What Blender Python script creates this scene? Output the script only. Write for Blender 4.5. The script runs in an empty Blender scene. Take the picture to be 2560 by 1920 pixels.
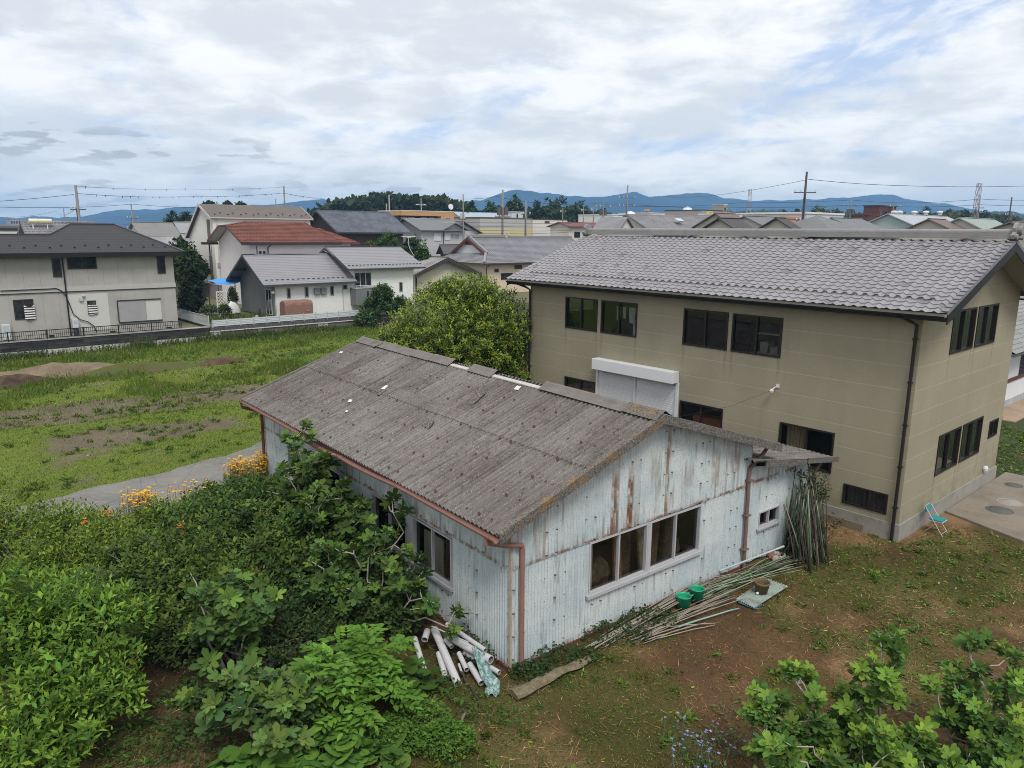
import bpy, bmesh, math, random
import numpy as np
from mathutils import Vector, Matrix

R = math.radians
rng = np.random.default_rng(7)
random.seed(7)
sc = bpy.context.scene

# ------------------------------------------------------------------ camera
CAM_H, CAM_PITCH, CAM_ROLL, CAM_F = 7.8235, 0.2038, 0.0082, 1842.78   # F in pixels of a 2560 px wide picture
cam_d = bpy.data.cameras.new('camera')
cam_d.sensor_width = 36.0
cam_d.lens = 36.0 * CAM_F / 2560.0
cam_d.clip_start = 0.1
cam_d.clip_end = 30000
cam = bpy.data.objects.new('camera', cam_d)
sc.collection.objects.link(cam)
cam.matrix_world = (Matrix.Translation((0, 0, CAM_H)) @ Matrix.Rotation(R(90) - CAM_PITCH, 4, 'X')
                    @ Matrix.Rotation(CAM_ROLL, 4, 'Z'))
sc.camera = cam

# ------------------------------------------------------------------ colour management, sampling
sc.view_settings.view_transform = 'Standard'
sc.view_settings.look = 'None'
sc.view_settings.exposure = 0.55
sc.view_settings.gamma = 1.0
sc.cycles.use_denoising = True
try:
    sc.cycles.denoiser = 'OPENIMAGEDENOISE'; sc.cycles.denoising_input_passes = 'RGB_ALBEDO_NORMAL'; sc.cycles.denoising_prefilter = 'NONE'
except Exception: pass
sc.cycles.filter_width = 0.95
sc.cycles.max_bounces = 6
sc.cycles.transparent_max_bounces = 12
sc.cycles.diffuse_bounces = 3
sc.cycles.glossy_bounces = 3
sc.cycles.volume_bounces = 0
sc.cycles.caustics_reflective = False
sc.cycles.caustics_refractive = False
sc.cycles.sample_clamp_indirect = 6.0

# ------------------------------------------------------------------ node helpers
class NG:
    """small helper round one node tree"""
    def __init__(self, tree):
        self.t = tree; self.n = tree.nodes; self.l = tree.links
    def new(self, kind, **kw):
        nd = self.n.new(kind)
        for k, v in kw.items(): setattr(nd, k, v)
        return nd
    def put(self, sock, val):
        if hasattr(val, 'is_output') or isinstance(val, bpy.types.NodeSocket): self.l.new(val, sock)
        else: sock.default_value = val
    def m(self, op, a, b=0.0, c=0.0, clamp=False):
        nd = self.new('ShaderNodeMath', operation=op, use_clamp=clamp)
        self.put(nd.inputs[0], a); self.put(nd.inputs[1], b); self.put(nd.inputs[2], c)
        return nd.outputs[0]
    def vec(self, x, y, z):
        nd = self.new('ShaderNodeCombineXYZ')
        for i, s in enumerate((x, y, z)): self.put(nd.inputs[i], s)
        return nd.outputs[0]
    def sep(self, v):
        nd = self.new('ShaderNodeSeparateXYZ'); self.put(nd.inputs[0], v); return nd.outputs
    def noise(self, v, scale, detail=4.0, rough=0.55, dist=0.0):
        nd = self.new('ShaderNodeTexNoise')
        self.put(nd.inputs['Vector'], v); nd.inputs['Scale'].default_value = scale
        nd.inputs['Detail'].default_value = detail; nd.inputs['Roughness'].default_value = rough
        nd.inputs['Distortion'].default_value = dist
        return nd.outputs[0]
    def voro(self, v, scale, feature='F1', out=0):
        nd = self.new('ShaderNodeTexVoronoi', feature=feature)
        self.put(nd.inputs['Vector'], v); nd.inputs['Scale'].default_value = scale
        return nd.outputs[out]
    def ramp(self, f, lo, hi, a=0.0, b=1.0):
        nd = self.new('ShaderNodeMapRange', interpolation_type='SMOOTHSTEP')
        self.put(nd.inputs[0], f); nd.inputs[1].default_value = lo; nd.inputs[2].default_value = hi
        nd.inputs[3].default_value = a; nd.inputs[4].default_value = b
        return nd.outputs[0]
    def mix(self, f, a, b, mode='MIX'):
        nd = self.new('ShaderNodeMix', data_type='RGBA', blend_type=mode)
        self.put(nd.inputs[0], f)
        self.put(nd.inputs[6], (*a, 1) if isinstance(a, tuple) and len(a) == 3 else a)
        self.put(nd.inputs[7], (*b, 1) if isinstance(b, tuple) and len(b) == 3 else b)
        return nd.outputs[2]

def new_mat(name):
    m = bpy.data.materials.new(name); m.use_nodes = True
    m.node_tree.nodes.clear()
    g = NG(m.node_tree)
    out = g.new('ShaderNodeOutputMaterial')
    return m, g, out

def bump(g, height, strength, dist=0.02):
    b = g.new('ShaderNodeBump'); b.inputs['Strength'].default_value = strength; b.inputs['Distance'].default_value = dist
    g.put(b.inputs['Height'], height); return b.outputs[0]

def finish(g, out, col, rough=0.8, normal=None, metal=0.0, spec=0.3):
    p = g.new('ShaderNodeBsdfPrincipled')
    g.put(p.inputs['Base Color'], (*col, 1) if isinstance(col, tuple) and len(col) == 3 else col)
    g.put(p.inputs['Roughness'], rough); p.inputs['Metallic'].default_value = metal
    p.inputs['Specular IOR Level'].default_value = spec
    if normal is not None: g.put(p.inputs['Normal'], normal)
    g.l.new(p.outputs[0], out.inputs[0])
    return p

def obj_co(g): return g.new('ShaderNodeTexCoord').outputs['Object']

_simple = {}
def simple(name, col, rough=0.75, var=0.18, scale=3.0, fine=40.0, spec=0.3, metal=0.0, bmp=0.0):
    """a weathered single-colour surface: broad blotches, fine grain and streaks"""
    if name in _simple: return _simple[name]
    m, g, out = new_mat(name)
    co = obj_co(g)
    a = g.noise(co, scale, 5, 0.6); b = g.noise(co, fine, 3, 0.6)
    f = g.m('ADD', g.m('MULTIPLY', g.m('SUBTRACT', a, 0.5), 2.2 * var), g.m('MULTIPLY', g.m('SUBTRACT', b, 0.5), 1.3 * var))
    f = g.m('ADD', f, 1.0)
    c = g.new('ShaderNodeVectorMath', operation='SCALE')
    c.inputs[0].default_value = col; g.put(c.inputs['Scale'], f)
    nrm = bump(g, b, bmp, 0.01) if bmp else None
    finish(g, out, c.outputs[0], rough, nrm, metal, spec)
    _simple[name] = m
    return m

# ------------------------------------------------------------------ world: physical sky with broken cloud
SUN_EL, SUN_AZ = R(56), R(168)          # azimuth clockwise from +Y: behind the camera
world = bpy.data.worlds.new('World'); sc.world = world; world.use_nodes = True
wt = world.node_tree; wt.nodes.clear(); g = NG(wt)
sky = g.new('ShaderNodeTexSky', sky_type='NISHITA', sun_disc=False)
sky.sun_elevation = SUN_EL; sky.sun_rotation = SUN_AZ; sky.altitude = 100; sky.dust_density = 1.0
co = g.new('ShaderNodeTexCoord').outputs['Generated']
dx, dy, dz = g.sep(co)
zc = g.m('MAXIMUM', dz, 0.0)
den = g.m('ADD', zc, 0.10)
u = g.m('DIVIDE', dx, den); v = g.m('DIVIDE', dy, den)
plane = g.vec(u, v, 0.0)
az = g.m('ARCTAN2', dx, dy)
el = g.m('ARCSINE', dz)
def blob(a0, e0, sa, se, tilt=0.0):
    da = g.m('SUBTRACT', az, a0)
    de = g.m('SUBTRACT', g.m('SUBTRACT', el, e0), g.m('MULTIPLY', da, tilt))
    q = g.m('ADD', g.m('POWER', g.m('DIVIDE', da, sa), 2.0), g.m('POWER', g.m('DIVIDE', de, se), 2.0))
    return g.m('EXPONENT', g.m('MULTIPLY', q, -1.0))
# gaps in the cloud sheet
gaps = None
for b in ((0.40, 0.20, 0.20, 0.055, 0.45), (0.44, 0.21, 0.16, 0.045, 0.5), (0.60, 0.31, 0.18, 0.06, 0.3), (-0.60, 0.135, 0.16, 0.018, -0.12),
          (0.17, 0.10, 0.18, 0.018, 0.05), (-0.08, 0.14, 0.10, 0.025, 0.3), (0.62, 0.12, 0.10, 0.02, 0.1),
          (-0.44, 0.16, 0.12, 0.012, -0.2)):
    x = blob(*b); gaps = x if gaps is None else g.m('ADD', gaps, x)
n1 = g.noise(g.vec(g.m('MULTIPLY', u, 0.8), v, 0.3), 1.5, 9, 0.60, 0.5)
n2 = g.noise(g.vec(g.m('MULTIPLY', az, 1.5), g.m('MULTIPLY', el, 3.4), 1.7), 6.5, 9, 0.62, 0.35)
gapf = g.m('ADD', g.m('MULTIPLY', gaps, 0.36), g.m('MULTIPLY', g.m('SUBTRACT', n1, 0.52), 1.5))
gapf = g.m('ADD', gapf, g.m('MULTIPLY', g.m('SUBTRACT', n2, 0.5), 1.7))
gap = g.m('MULTIPLY', g.ramp(gapf, 0.08, 0.66, 0.0, 0.85), g.ramp(g.noise(g.vec(g.m('MULTIPLY', az, 1.5), g.m('MULTIPLY', g.m('SUBTRACT', el, g.m('MULTIPLY', az, 0.25)), 4.5), 6.0), 9.0, 8, 0.62, 0.4), 0.36, 0.60, 0.30, 1.0))
# cloud brightness: white sheet with soft grey modelling
n3 = g.noise(g.vec(g.m('MULTIPLY', u, 0.8), v, 4.0), 0.9, 6, 0.55, 0.2)
n4 = g.noise(g.vec(g.m('MULTIPLY', az, 1.0), g.m('MULTIPLY', el, 2.6), 9.0), 11.0, 8, 0.6, 0.3)
shade = g.m('ADD', g.m('MULTIPLY', n3, 0.55), g.m('MULTIPLY', n4, 0.45))
cl = g.mix(g.ramp(shade, 0.40, 0.58), (0.545, 0.575, 0.61), (0.755, 0.76, 0.765))
# grey flat-bottomed cumulus low over the far side
n5 = g.noise(g.vec(g.m('MULTIPLY', az, 2.6), g.m('MULTIPLY', el, 12.0), 2.6), 6.5, 6, 0.5, 0.1)
band = g.m('ADD', blob(-0.56, 0.095, 0.30, 0.022), g.m('MULTIPLY', blob(-0.45, 0.035, 0.45, 0.022), 0.9))
band = g.m('ADD', band, g.m('MULTIPLY', blob(0.05, 0.055, 0.5, 0.022), 0.38))
grey = g.ramp(g.m('MULTIPLY', band, g.ramp(n5, 0.50, 0.62)), 0.10, 0.75)
cl = g.mix(g.m('MULTIPLY', grey, 0.70), cl, (0.31, 0.325, 0.355))
# hazy white towards the skyline
cl = g.mix(g.ramp(el, 0.0, 0.10, 0.40, 0.0), cl, (0.72, 0.745, 0.77))
blue = g.new('ShaderNodeVectorMath', operation='SCALE'); g.l.new(sky.outputs[0], blue.inputs[0]); blue.inputs['Scale'].default_value = 0.10
bl = g.mix(0.70, blue.outputs[0], (0.39, 0.49, 0.70))
skycol = g.mix(gap, cl, bl)
bg = g.new('ShaderNodeBackground'); g.l.new(skycol, bg.inputs[0]); bg.inputs[1].default_value = 1.0
wo = g.new('ShaderNodeOutputWorld'); g.l.new(bg.outputs[0], wo.inputs[0])

# ------------------------------------------------------------------ sun behind thin cloud
sd = bpy.data.lights.new('sun', 'SUN'); sd.energy = 1.9; sd.angle = R(20); sd.color = (1.0, 0.96, 0.90)
so = bpy.data.objects.new('sun', sd); sc.collection.objects.link(so)
sdir = Vector((math.sin(SUN_AZ) * math.cos(SUN_EL), math.cos(SUN_AZ) * math.cos(SUN_EL), math.sin(SUN_EL)))
so.rotation_euler = sdir.to_track_quat('Z', 'Y').to_euler()
so.location = (20, -20, 40)

# ------------------------------------------------------------------ measuring helpers (a pixel of the 2560 px picture and one known distance give a place)
GA = R(131.43 - 90)                       # every plot here follows one street grid, turned by this angle
AX = np.array([math.cos(GA), math.sin(GA), 0.0]); BX = np.array([-math.sin(GA), math.cos(GA), 0.0])
def ray(px, py):
    x, y = px - 1280.0, py - 960.0
    c, s = math.cos(-CAM_ROLL), math.sin(-CAM_ROLL)
    x, y = x * c - y * s, x * s + y * c
    a, b = x / CAM_F, -y / CAM_F
    c, s = math.cos(CAM_PITCH), math.sin(CAM_PITCH)
    return np.array([a, c + b * s, -s + b * c])
CAMP = np.array([0, 0, CAM_H])
def on_z(px, py, z=0.0):
    r = ray(px, py); return CAMP + r * ((z - CAM_H) / r[2])
def on_y(px, py, Y):
    r = ray(px, py); return CAMP + r * (Y / r[1])
def on_q(px, py, q):                      # -> distance p along the grid, height z, on the vertical plane q
    r = ray(px, py); P = CAMP + r * (q / (r @ BX)); return float(P @ AX), float(P[2])
def grid(p, q, z=0.0): return AX * p + BX * q + np.array([0, 0, z])
V = 2560.0 / 2212.0

# ------------------------------------------------------------------ mesh builder
class MB:
    def __init__(self): self.v = []; self.f = []
    def add(self, vs, fs):
        o = len(self.v); self.v += [tuple(map(float, p)) for p in vs]; self.f += [tuple(i + o for i in q) for q in fs]
        return self
    def quad(self, a, b, c, d): return self.add([a, b, c, d], [(0, 1, 2, 3)])
    def poly(self, pts): return self.add(pts, [tuple(range(len(pts)))])
    def box(self, x0, x1, y0, y1, z0, z1):
        return self.add([(x0, y0, z0), (x1, y0, z0), (x1, y1, z0), (x0, y1, z0), (x0, y0, z1), (x1, y0, z1), (x1, y1, z1), (x0, y1, z1)],
                        [(0, 3, 2, 1), (4, 5, 6, 7), (0, 1, 5, 4), (1, 2, 6, 5), (2, 3, 7, 6), (3, 0, 4, 7)])
    def bar(self, a, b, w, h, up=(0, 0, 1)):
        """a rectangular bar from a to b, w wide and h high"""
        a = np.array(a, float); b = np.array(b, float); d = b - a; d /= np.linalg.norm(d)
        u = np.array(up, float); s = np.cross(d, u)
        if np.linalg.norm(s) < 1e-6: s = np.cross(d, (1, 0, 0))
        s /= np.linalg.norm(s); u = np.cross(s, d); s = s * w / 2; u = u * h / 2
        return self.add([a - s - u, a + s - u, a + s + u, a - s + u, b - s - u, b + s - u, b + s + u, b - s + u],
                        [(0, 1, 2, 3), (7, 6, 5, 4), (0, 4, 5, 1), (1, 5, 6, 2), (2, 6, 7, 3), (3, 7, 4, 0)])
    def prism(self, pts, ext):
        n = len(pts); e = np.array(ext, float)
        p2 = [np.array(p, float) + e for p in pts]
        return self.add(list(pts) + p2, [tuple(range(n - 1, -1, -1)), tuple(range(n, 2 * n))] + [(i, (i + 1) % n, n + (i + 1) % n, n + i) for i in range(n)])
    def tube(self, pts, r, n=8, caps=True, r_in=None):
        pts = [np.array(p, float) for p in pts]; k = len(pts)
        rs = r if hasattr(r, '__len__') else [r] * k
        vs = []; prev = None
        for i in range(k):
            d = pts[min(i + 1, k - 1)] - pts[max(i - 1, 0)]; d = d / (np.linalg.norm(d) + 1e-9)
            if prev is None: prev = np.cross(d, (0, 0, 1) if abs(d[2]) < 0.9 else (1, 0, 0))
            s = prev - d * (prev @ d); s /= np.linalg.norm(s) + 1e-9; prev = s; t = np.cross(d, s)
            for j in range(n):
                a = 2 * math.pi * j / n; vs.append(pts[i] + (s * math.cos(a) + t * math.sin(a)) * rs[i])
        fs = [(i * n + j, i * n + (j + 1) % n, (i + 1) * n + (j + 1) % n, (i + 1) * n + j) for i in range(k - 1) for j in range(n)]
        if caps: fs += [tuple(range(n - 1, -1, -1)), tuple(range((k - 1) * n, k * n))]
        return self.add(vs, fs)
    def lathe(self, c, prof, n=16):
        """prof: (radius, height) pairs round the vertical through c"""
        vs = [(c[0] + r * math.cos(2 * math.pi * j / n), c[1] + r * math.sin(2 * math.pi * j / n), c[2] + z) for r, z in prof for j in range(n)]
        k = len(prof)
        return self.add(vs, [(i * n + j, i * n + (j + 1) % n, (i + 1) * n + (j + 1) % n, (i + 1) * n + j) for i in range(k - 1) for j in range(n)])
    def grid_surf(self, P):
        """P: array rows x cols x 3"""
        P = np.asarray(P, float); a, b = P.shape[:2]
        return self.add(P.reshape(-1, 3), [(i * b + j, i * b + j + 1, (i + 1) * b + j + 1, (i + 1) * b + j) for i in range(a - 1) for j in range(b - 1)])
    def build(self, name, mat, parent=None, smooth=False, bevel=0.0):
        me = bpy.data.meshes.new(name); me.from_pydata(self.v, [], self.f); me.update()
        if bevel:
            bm = bmesh.new(); bm.from_mesh(me)
            bmesh.ops.bevel(bm, geom=list(bm.edges), offset=bevel, segments=2, affect='EDGES', clamp_overlap=True)
            bm.to_mesh(me); bm.free()
        if smooth: me.polygons.foreach_set('use_smooth', [True] * len(me.polygons))
        me.materials.append(mat)
        o = bpy.data.objects.new(name, me); sc.collection.objects.link(o)
        if parent is not None: o.parent = parent
        return o

def thing(name, label, cat, loc=(0, 0, 0), rz=0.0, group=None):
    o = bpy.data.objects.new(name, None); sc.collection.objects.link(o)
    o.location = loc; o.rotation_euler = (0, 0, rz); o.empty_display_size = 0.2
    o['label'] = label; o['category'] = cat
    if group: o['group'] = group
    return o
def tag(o, label, cat, group=None, kind=None):
    o['label'] = label; o['category'] = cat
    if group: o['group'] = group
    if kind: o['kind'] = kind
    return o
def setting(o, kind='structure', label=None, cat=None):
    o['kind'] = kind
    if label: o['label'] = label; o['category'] = cat
    return o

# ------------------------------------------------------------------ fast meshes for leaves and grass
def np_mesh(name, verts, loops, sizes, mat, parent=None, cols=None, smooth=False):
    me = bpy.data.meshes.new(name)
    me.vertices.add(len(verts)); me.vertices.foreach_set('co', np.asarray(verts, np.float32).ravel())
    me.loops.add(len(loops)); me.loops.foreach_set('vertex_index', np.asarray(loops, np.int32))
    me.polygons.add(len(sizes)); st = np.concatenate(([0], np.cumsum(sizes)[:-1])).astype(np.int32)
    me.polygons.foreach_set('loop_start', st); me.polygons.foreach_set('loop_total', np.asarray(sizes, np.int32))
    if smooth: me.polygons.foreach_set('use_smooth', np.ones(len(sizes), bool))
    me.update(calc_edges=True)
    if cols is not None:
        at = me.color_attributes.new('tint', 'FLOAT_COLOR', 'POINT')
        c4 = np.ones((len(verts), 4), np.float32); c4[:, :3] = cols
        at.data.foreach_set('color', c4.ravel())
    me.materials.append(mat)
    o = bpy.data.objects.new(name, me); sc.collection.objects.link(o)
    if parent is not None: o.parent = parent
    return o

def leaf_lance(w=0.32, fold=0.06, droop=0.12):
    v = np.array([(0, 0, 0), (.45, w / 2, .0), (.45, 0, -fold), (.45, -w / 2, .0), (1, 0, -droop)])
    return v, [(0, 2, 4, 1), (0, 3, 4, 2)]
def leaf_oval(w=0.5, fold=0.05):
    v = np.array([(0, 0, 0), (.3, w * .46, 0), (.65, w * .42, -.03), (1, 0, -.14), (.65, -w * .42, -.03), (.3, -w * .46, 0), (.48, 0, -fold)])
    return v, [(0, 6, 2, 1), (6, 3, 2), (0, 5, 4, 6), (6, 4, 3)]
def leaf_fig():
    out = []; lobes = [(-112, .50), (-55, .80), (0, 1.0), (55, .80), (112, .50)]
    v = [(0.12, 0, 0)]; f = []
    for i, (a, r) in enumerate(lobes):
        wd = 17 if abs(a) < 90 else 22
        b = len(v)
        for (da, rr, z) in ((-28, .40, .0), (-wd, r * .80, -.03), (0, r, -.10), (wd, r * .80, -.03), (28, .40, .0)):
            t = R(a + da); v.append((.12 + rr * math.cos(t), rr * math.sin(t), z - .10 * abs(math.sin(t)) * rr))
        f.append((0, b, b + 1, b + 2)); f.append((0, b + 2, b + 3, b + 4))
    return np.array(v), f
def leaf_round():
    v = [(0, 0, -.10)]; n = 11
    for i in range(n):
        t = R(18 + i * (324 / (n - 1))); r = .5 * (1 + .06 * (i % 2))
        v.append((-r * math.cos(t) * 1.0, r * math.sin(t), .03 * math.cos(3 * t)))
    return np.array(v), [(0, i + 1, i + 2, i + 3) for i in range(0, n - 2, 2)]
def leaf_blade():
    v = np.array([(0, .5, 0), (0, -.5, 0), (.6, -.32, .0), (.6, .32, .0), (1, 0, -.12)])
    return v, [(0, 1, 2, 3), (3, 2, 4)]
def leaf_tri():
    v = np.array([(0, .5, 0), (0, -.5, 0), (1, 0, 0)])
    return v, [(0, 1, 2)]

def norm(a): return a / (np.linalg.norm(a, axis=-1, keepdims=True) + 1e-9)
def scatter(tmpl, pos, dirs, ups, size, col, wscale=None):
    """one leaf of the template at every position; returns pieces for join()"""
    v, f = tmpl
    d = norm(np.asarray(dirs, float)); s = norm(np.cross(np.asarray(ups, float), d)); n = np.cross(d, s)
    size = np.asarray(size, float).reshape(-1, 1, 1)
    ws = 1.0 if wscale is None else np.asarray(wscale, float).reshape(-1, 1, 1)
    P = (np.asarray(pos, float)[:, None, :] + size * (d[:, None, :] * v[None, :, 0:1] + ws * s[:, None, :] * v[None, :, 1:2] + n[:, None, :] * v[None, :, 2:3]))
    N, k = len(pos), len(v)
    li = np.concatenate([np.array(q) for q in f]); sz = np.array([len(q) for q in f])
    loops = (li[None, :] + (np.arange(N) * k)[:, None]).ravel()
    return P.reshape(-1, 3), loops, np.tile(sz, N), np.repeat(np.asarray(col, float), k, axis=0)
def join(parts):
    vs, ls, ss, cs = [], [], [], []; o = 0
    for v, l, s, c in parts:
        vs.append(v); ls.append(l + o); ss.append(s); cs.append(c); o += len(v)
    return np.concatenate(vs), np.concatenate(ls), np.concatenate(ss), np.concatenate(cs)
def rand_dirs(n):
    return norm(rng.normal(size=(n, 3)))
def tints(n, base, hue=0.12, val=0.25):
    base = np.asarray(base, float)
    k = np.exp(rng.normal(0, val, (n, 1))); h = rng.normal(0, hue, (n, 1))
    return np.clip(base[None, :] * k * np.concatenate((1 + h, np.ones((n, 1)), 1 - h), axis=1), 0.003, 0.9)
_lat = {}
def vnoise(x, y, scale, seed=0):
    """smooth value noise 0..1 on a lattice of the given cell size"""
    if seed not in _lat: _lat[seed] = np.random.default_rng(100 + seed).random((256, 256))
    L = _lat[seed]; x = np.asarray(x, float) / scale; y = np.asarray(y, float) / scale
    xi = np.floor(x).astype(int); yi = np.floor(y).astype(int); fx = x - xi; fy = y - yi
    fx = fx * fx * (3 - 2 * fx); fy = fy * fy * (3 - 2 * fy)
    a = L[xi % 256, yi % 256]; b = L[(xi + 1) % 256, yi % 256]; c = L[xi % 256, (yi + 1) % 256]; d = L[(xi + 1) % 256, (yi + 1) % 256]
    return (a * (1 - fx) + b * fx) * (1 - fy) + (c * (1 - fx) + d * fx) * fy
def fbm(x, y, scale, seed=0, o=4):
    t = 0; w = 0
    for i in range(o): t = t + vnoise(x, y, scale / 2 ** i, seed + i) / 2 ** i; w += 1 / 2 ** i
    return t / w

# ------------------------------------------------------------------ surfaces of the two near buildings
def mat_panel():                                     # beige lightweight-concrete panels with pale joints every 0.6 m
    m, g, out = new_mat('beige_panel')
    co = obj_co(g); x, y, z = g.sep(co)
    zz = g.m('DIVIDE', g.m('SUBTRACT', z, 0.39), 0.6)
    fr = g.m('FRACT', zz)
    line = g.m('LESS_THAN', g.m('ABSOLUTE', g.m('SUBTRACT', fr, 0.5)), 0.0)
    d = g.m('MINIMUM', fr, g.m('SUBTRACT', 1.0, fr))
    line = g.ramp(d, 0.010, 0.026, 1.0, 0.0)
    s = g.m('ADD', x, y)
    fv = g.m('FRACT', g.m('DIVIDE', g.m('ADD', s, 0.35), 3.0))
    vl = g.ramp(g.m('MINIMUM', fv, g.m('SUBTRACT', 1.0, fv)), 0.002, 0.005, 0.5, 0.0)
    a = g.noise(co, 0.6, 4, 0.6); b = g.noise(co, 38, 3, 0.7)
    wash = g.noise(g.vec(g.m('MULTIPLY', s, 3.0), g.m('MULTIPLY', z, 0.25), 0.0), 1.0, 4, 0.6)
    c = g.mix(g.ramp(a, 0.35, 0.7), (0.290, 0.265, 0.190), (0.330, 0.300, 0.215))
    c = g.mix(g.ramp(b, 0.40, 0.62, 0.0, 0.35), c, (0.22, 0.195, 0.125))
    c = g.mix(g.ramp(wash, 0.50, 0.80, 0.0, 0.34), c, (0.215, 0.195, 0.145))
    c = g.mix(g.m('MULTIPLY', g.ramp(z, 0.45, 1.3, 1.0, 0.0), g.ramp(g.noise(co, 2.2, 5, .7), .40, .66, 0, .45)), c, (0.17, 0.15, 0.105))
    # run-off stains below the ends of the sills
    for (along, zs, pts) in ((y, 4.36, (12.2, 10.7, 10.45, 8.92, 6.98, 5.45, 5.22, 3.70)), (y, 1.38, (3.45, 1.92, 6.95, 5.42)), (x, 4.72, (2.1, 3.76, 4.0, 5.65)), (x, 1.31, (2.16, 3.8, 4.03, 5.66, 6.5, 7.2))):
        acc = None
        for i, p_ in enumerate(pts):
            wv = g.m('ADD', p_, g.m('MULTIPLY', g.m('SINE', g.m('MULTIPLY', z, 5.0 + i)), .012)); k_ = g.ramp(g.m('ABSOLUTE', g.m('SUBTRACT', along, wv)), 0.012, 0.075, 1.0, 0.0); acc = k_ if acc is None else g.m('MAXIMUM', acc, k_)
        oth = x if along is y else y
        fall = g.m('MULTIPLY', g.m('MULTIPLY', g.ramp(z, zs - 1.15, zs - .05), g.m('LESS_THAN', z, zs)), g.ramp(g.m('ABSOLUTE', oth), .05, .10, 1.0, 0.0))
        c = g.mix(g.m('MULTIPLY', g.m('MULTIPLY', acc, fall), .38), c, (0.145, 0.130, 0.095))
    c = g.mix(g.m('MULTIPLY', line, 0.40), c, (0.44, 0.42, 0.34))
    c = g.mix(g.m('MULTIPLY', vl, 0.25), c, (0.24, 0.215, 0.15))
    h = g.m('SUBTRACT', g.m('MULTIPLY', b, 0.4), g.m('MULTIPLY', line, 0.6))
    finish(g, out, c, 0.85, bump(g, h, 0.35, 0.01), spec=0.2)
    return m
def mat_concrete(name='concrete', base=(0.30, 0.285, 0.255), dark=(0.12, 0.11, 0.09)):
    m, g, out = new_mat(name)
    co = obj_co(g)
    a = g.noise(co, 0.9, 6, 0.65); b = g.noise(co, 7, 5, 0.65); f = g.noise(co, 70, 2, 0.6)
    c = g.mix(g.ramp(a, 0.35, 0.68), base, tuple(k * 0.78 for k in base))
    c = g.mix(g.ramp(b, 0.52, 0.78, 0.0, 0.6), c, dark)
    c = g.mix(g.ramp(f, 0.5, 0.7, 0.0, 0.18), c, dark)
    finish(g, out, c, 0.9, bump(g, b, 0.3, 0.01), spec=0.15)
    return m
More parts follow.
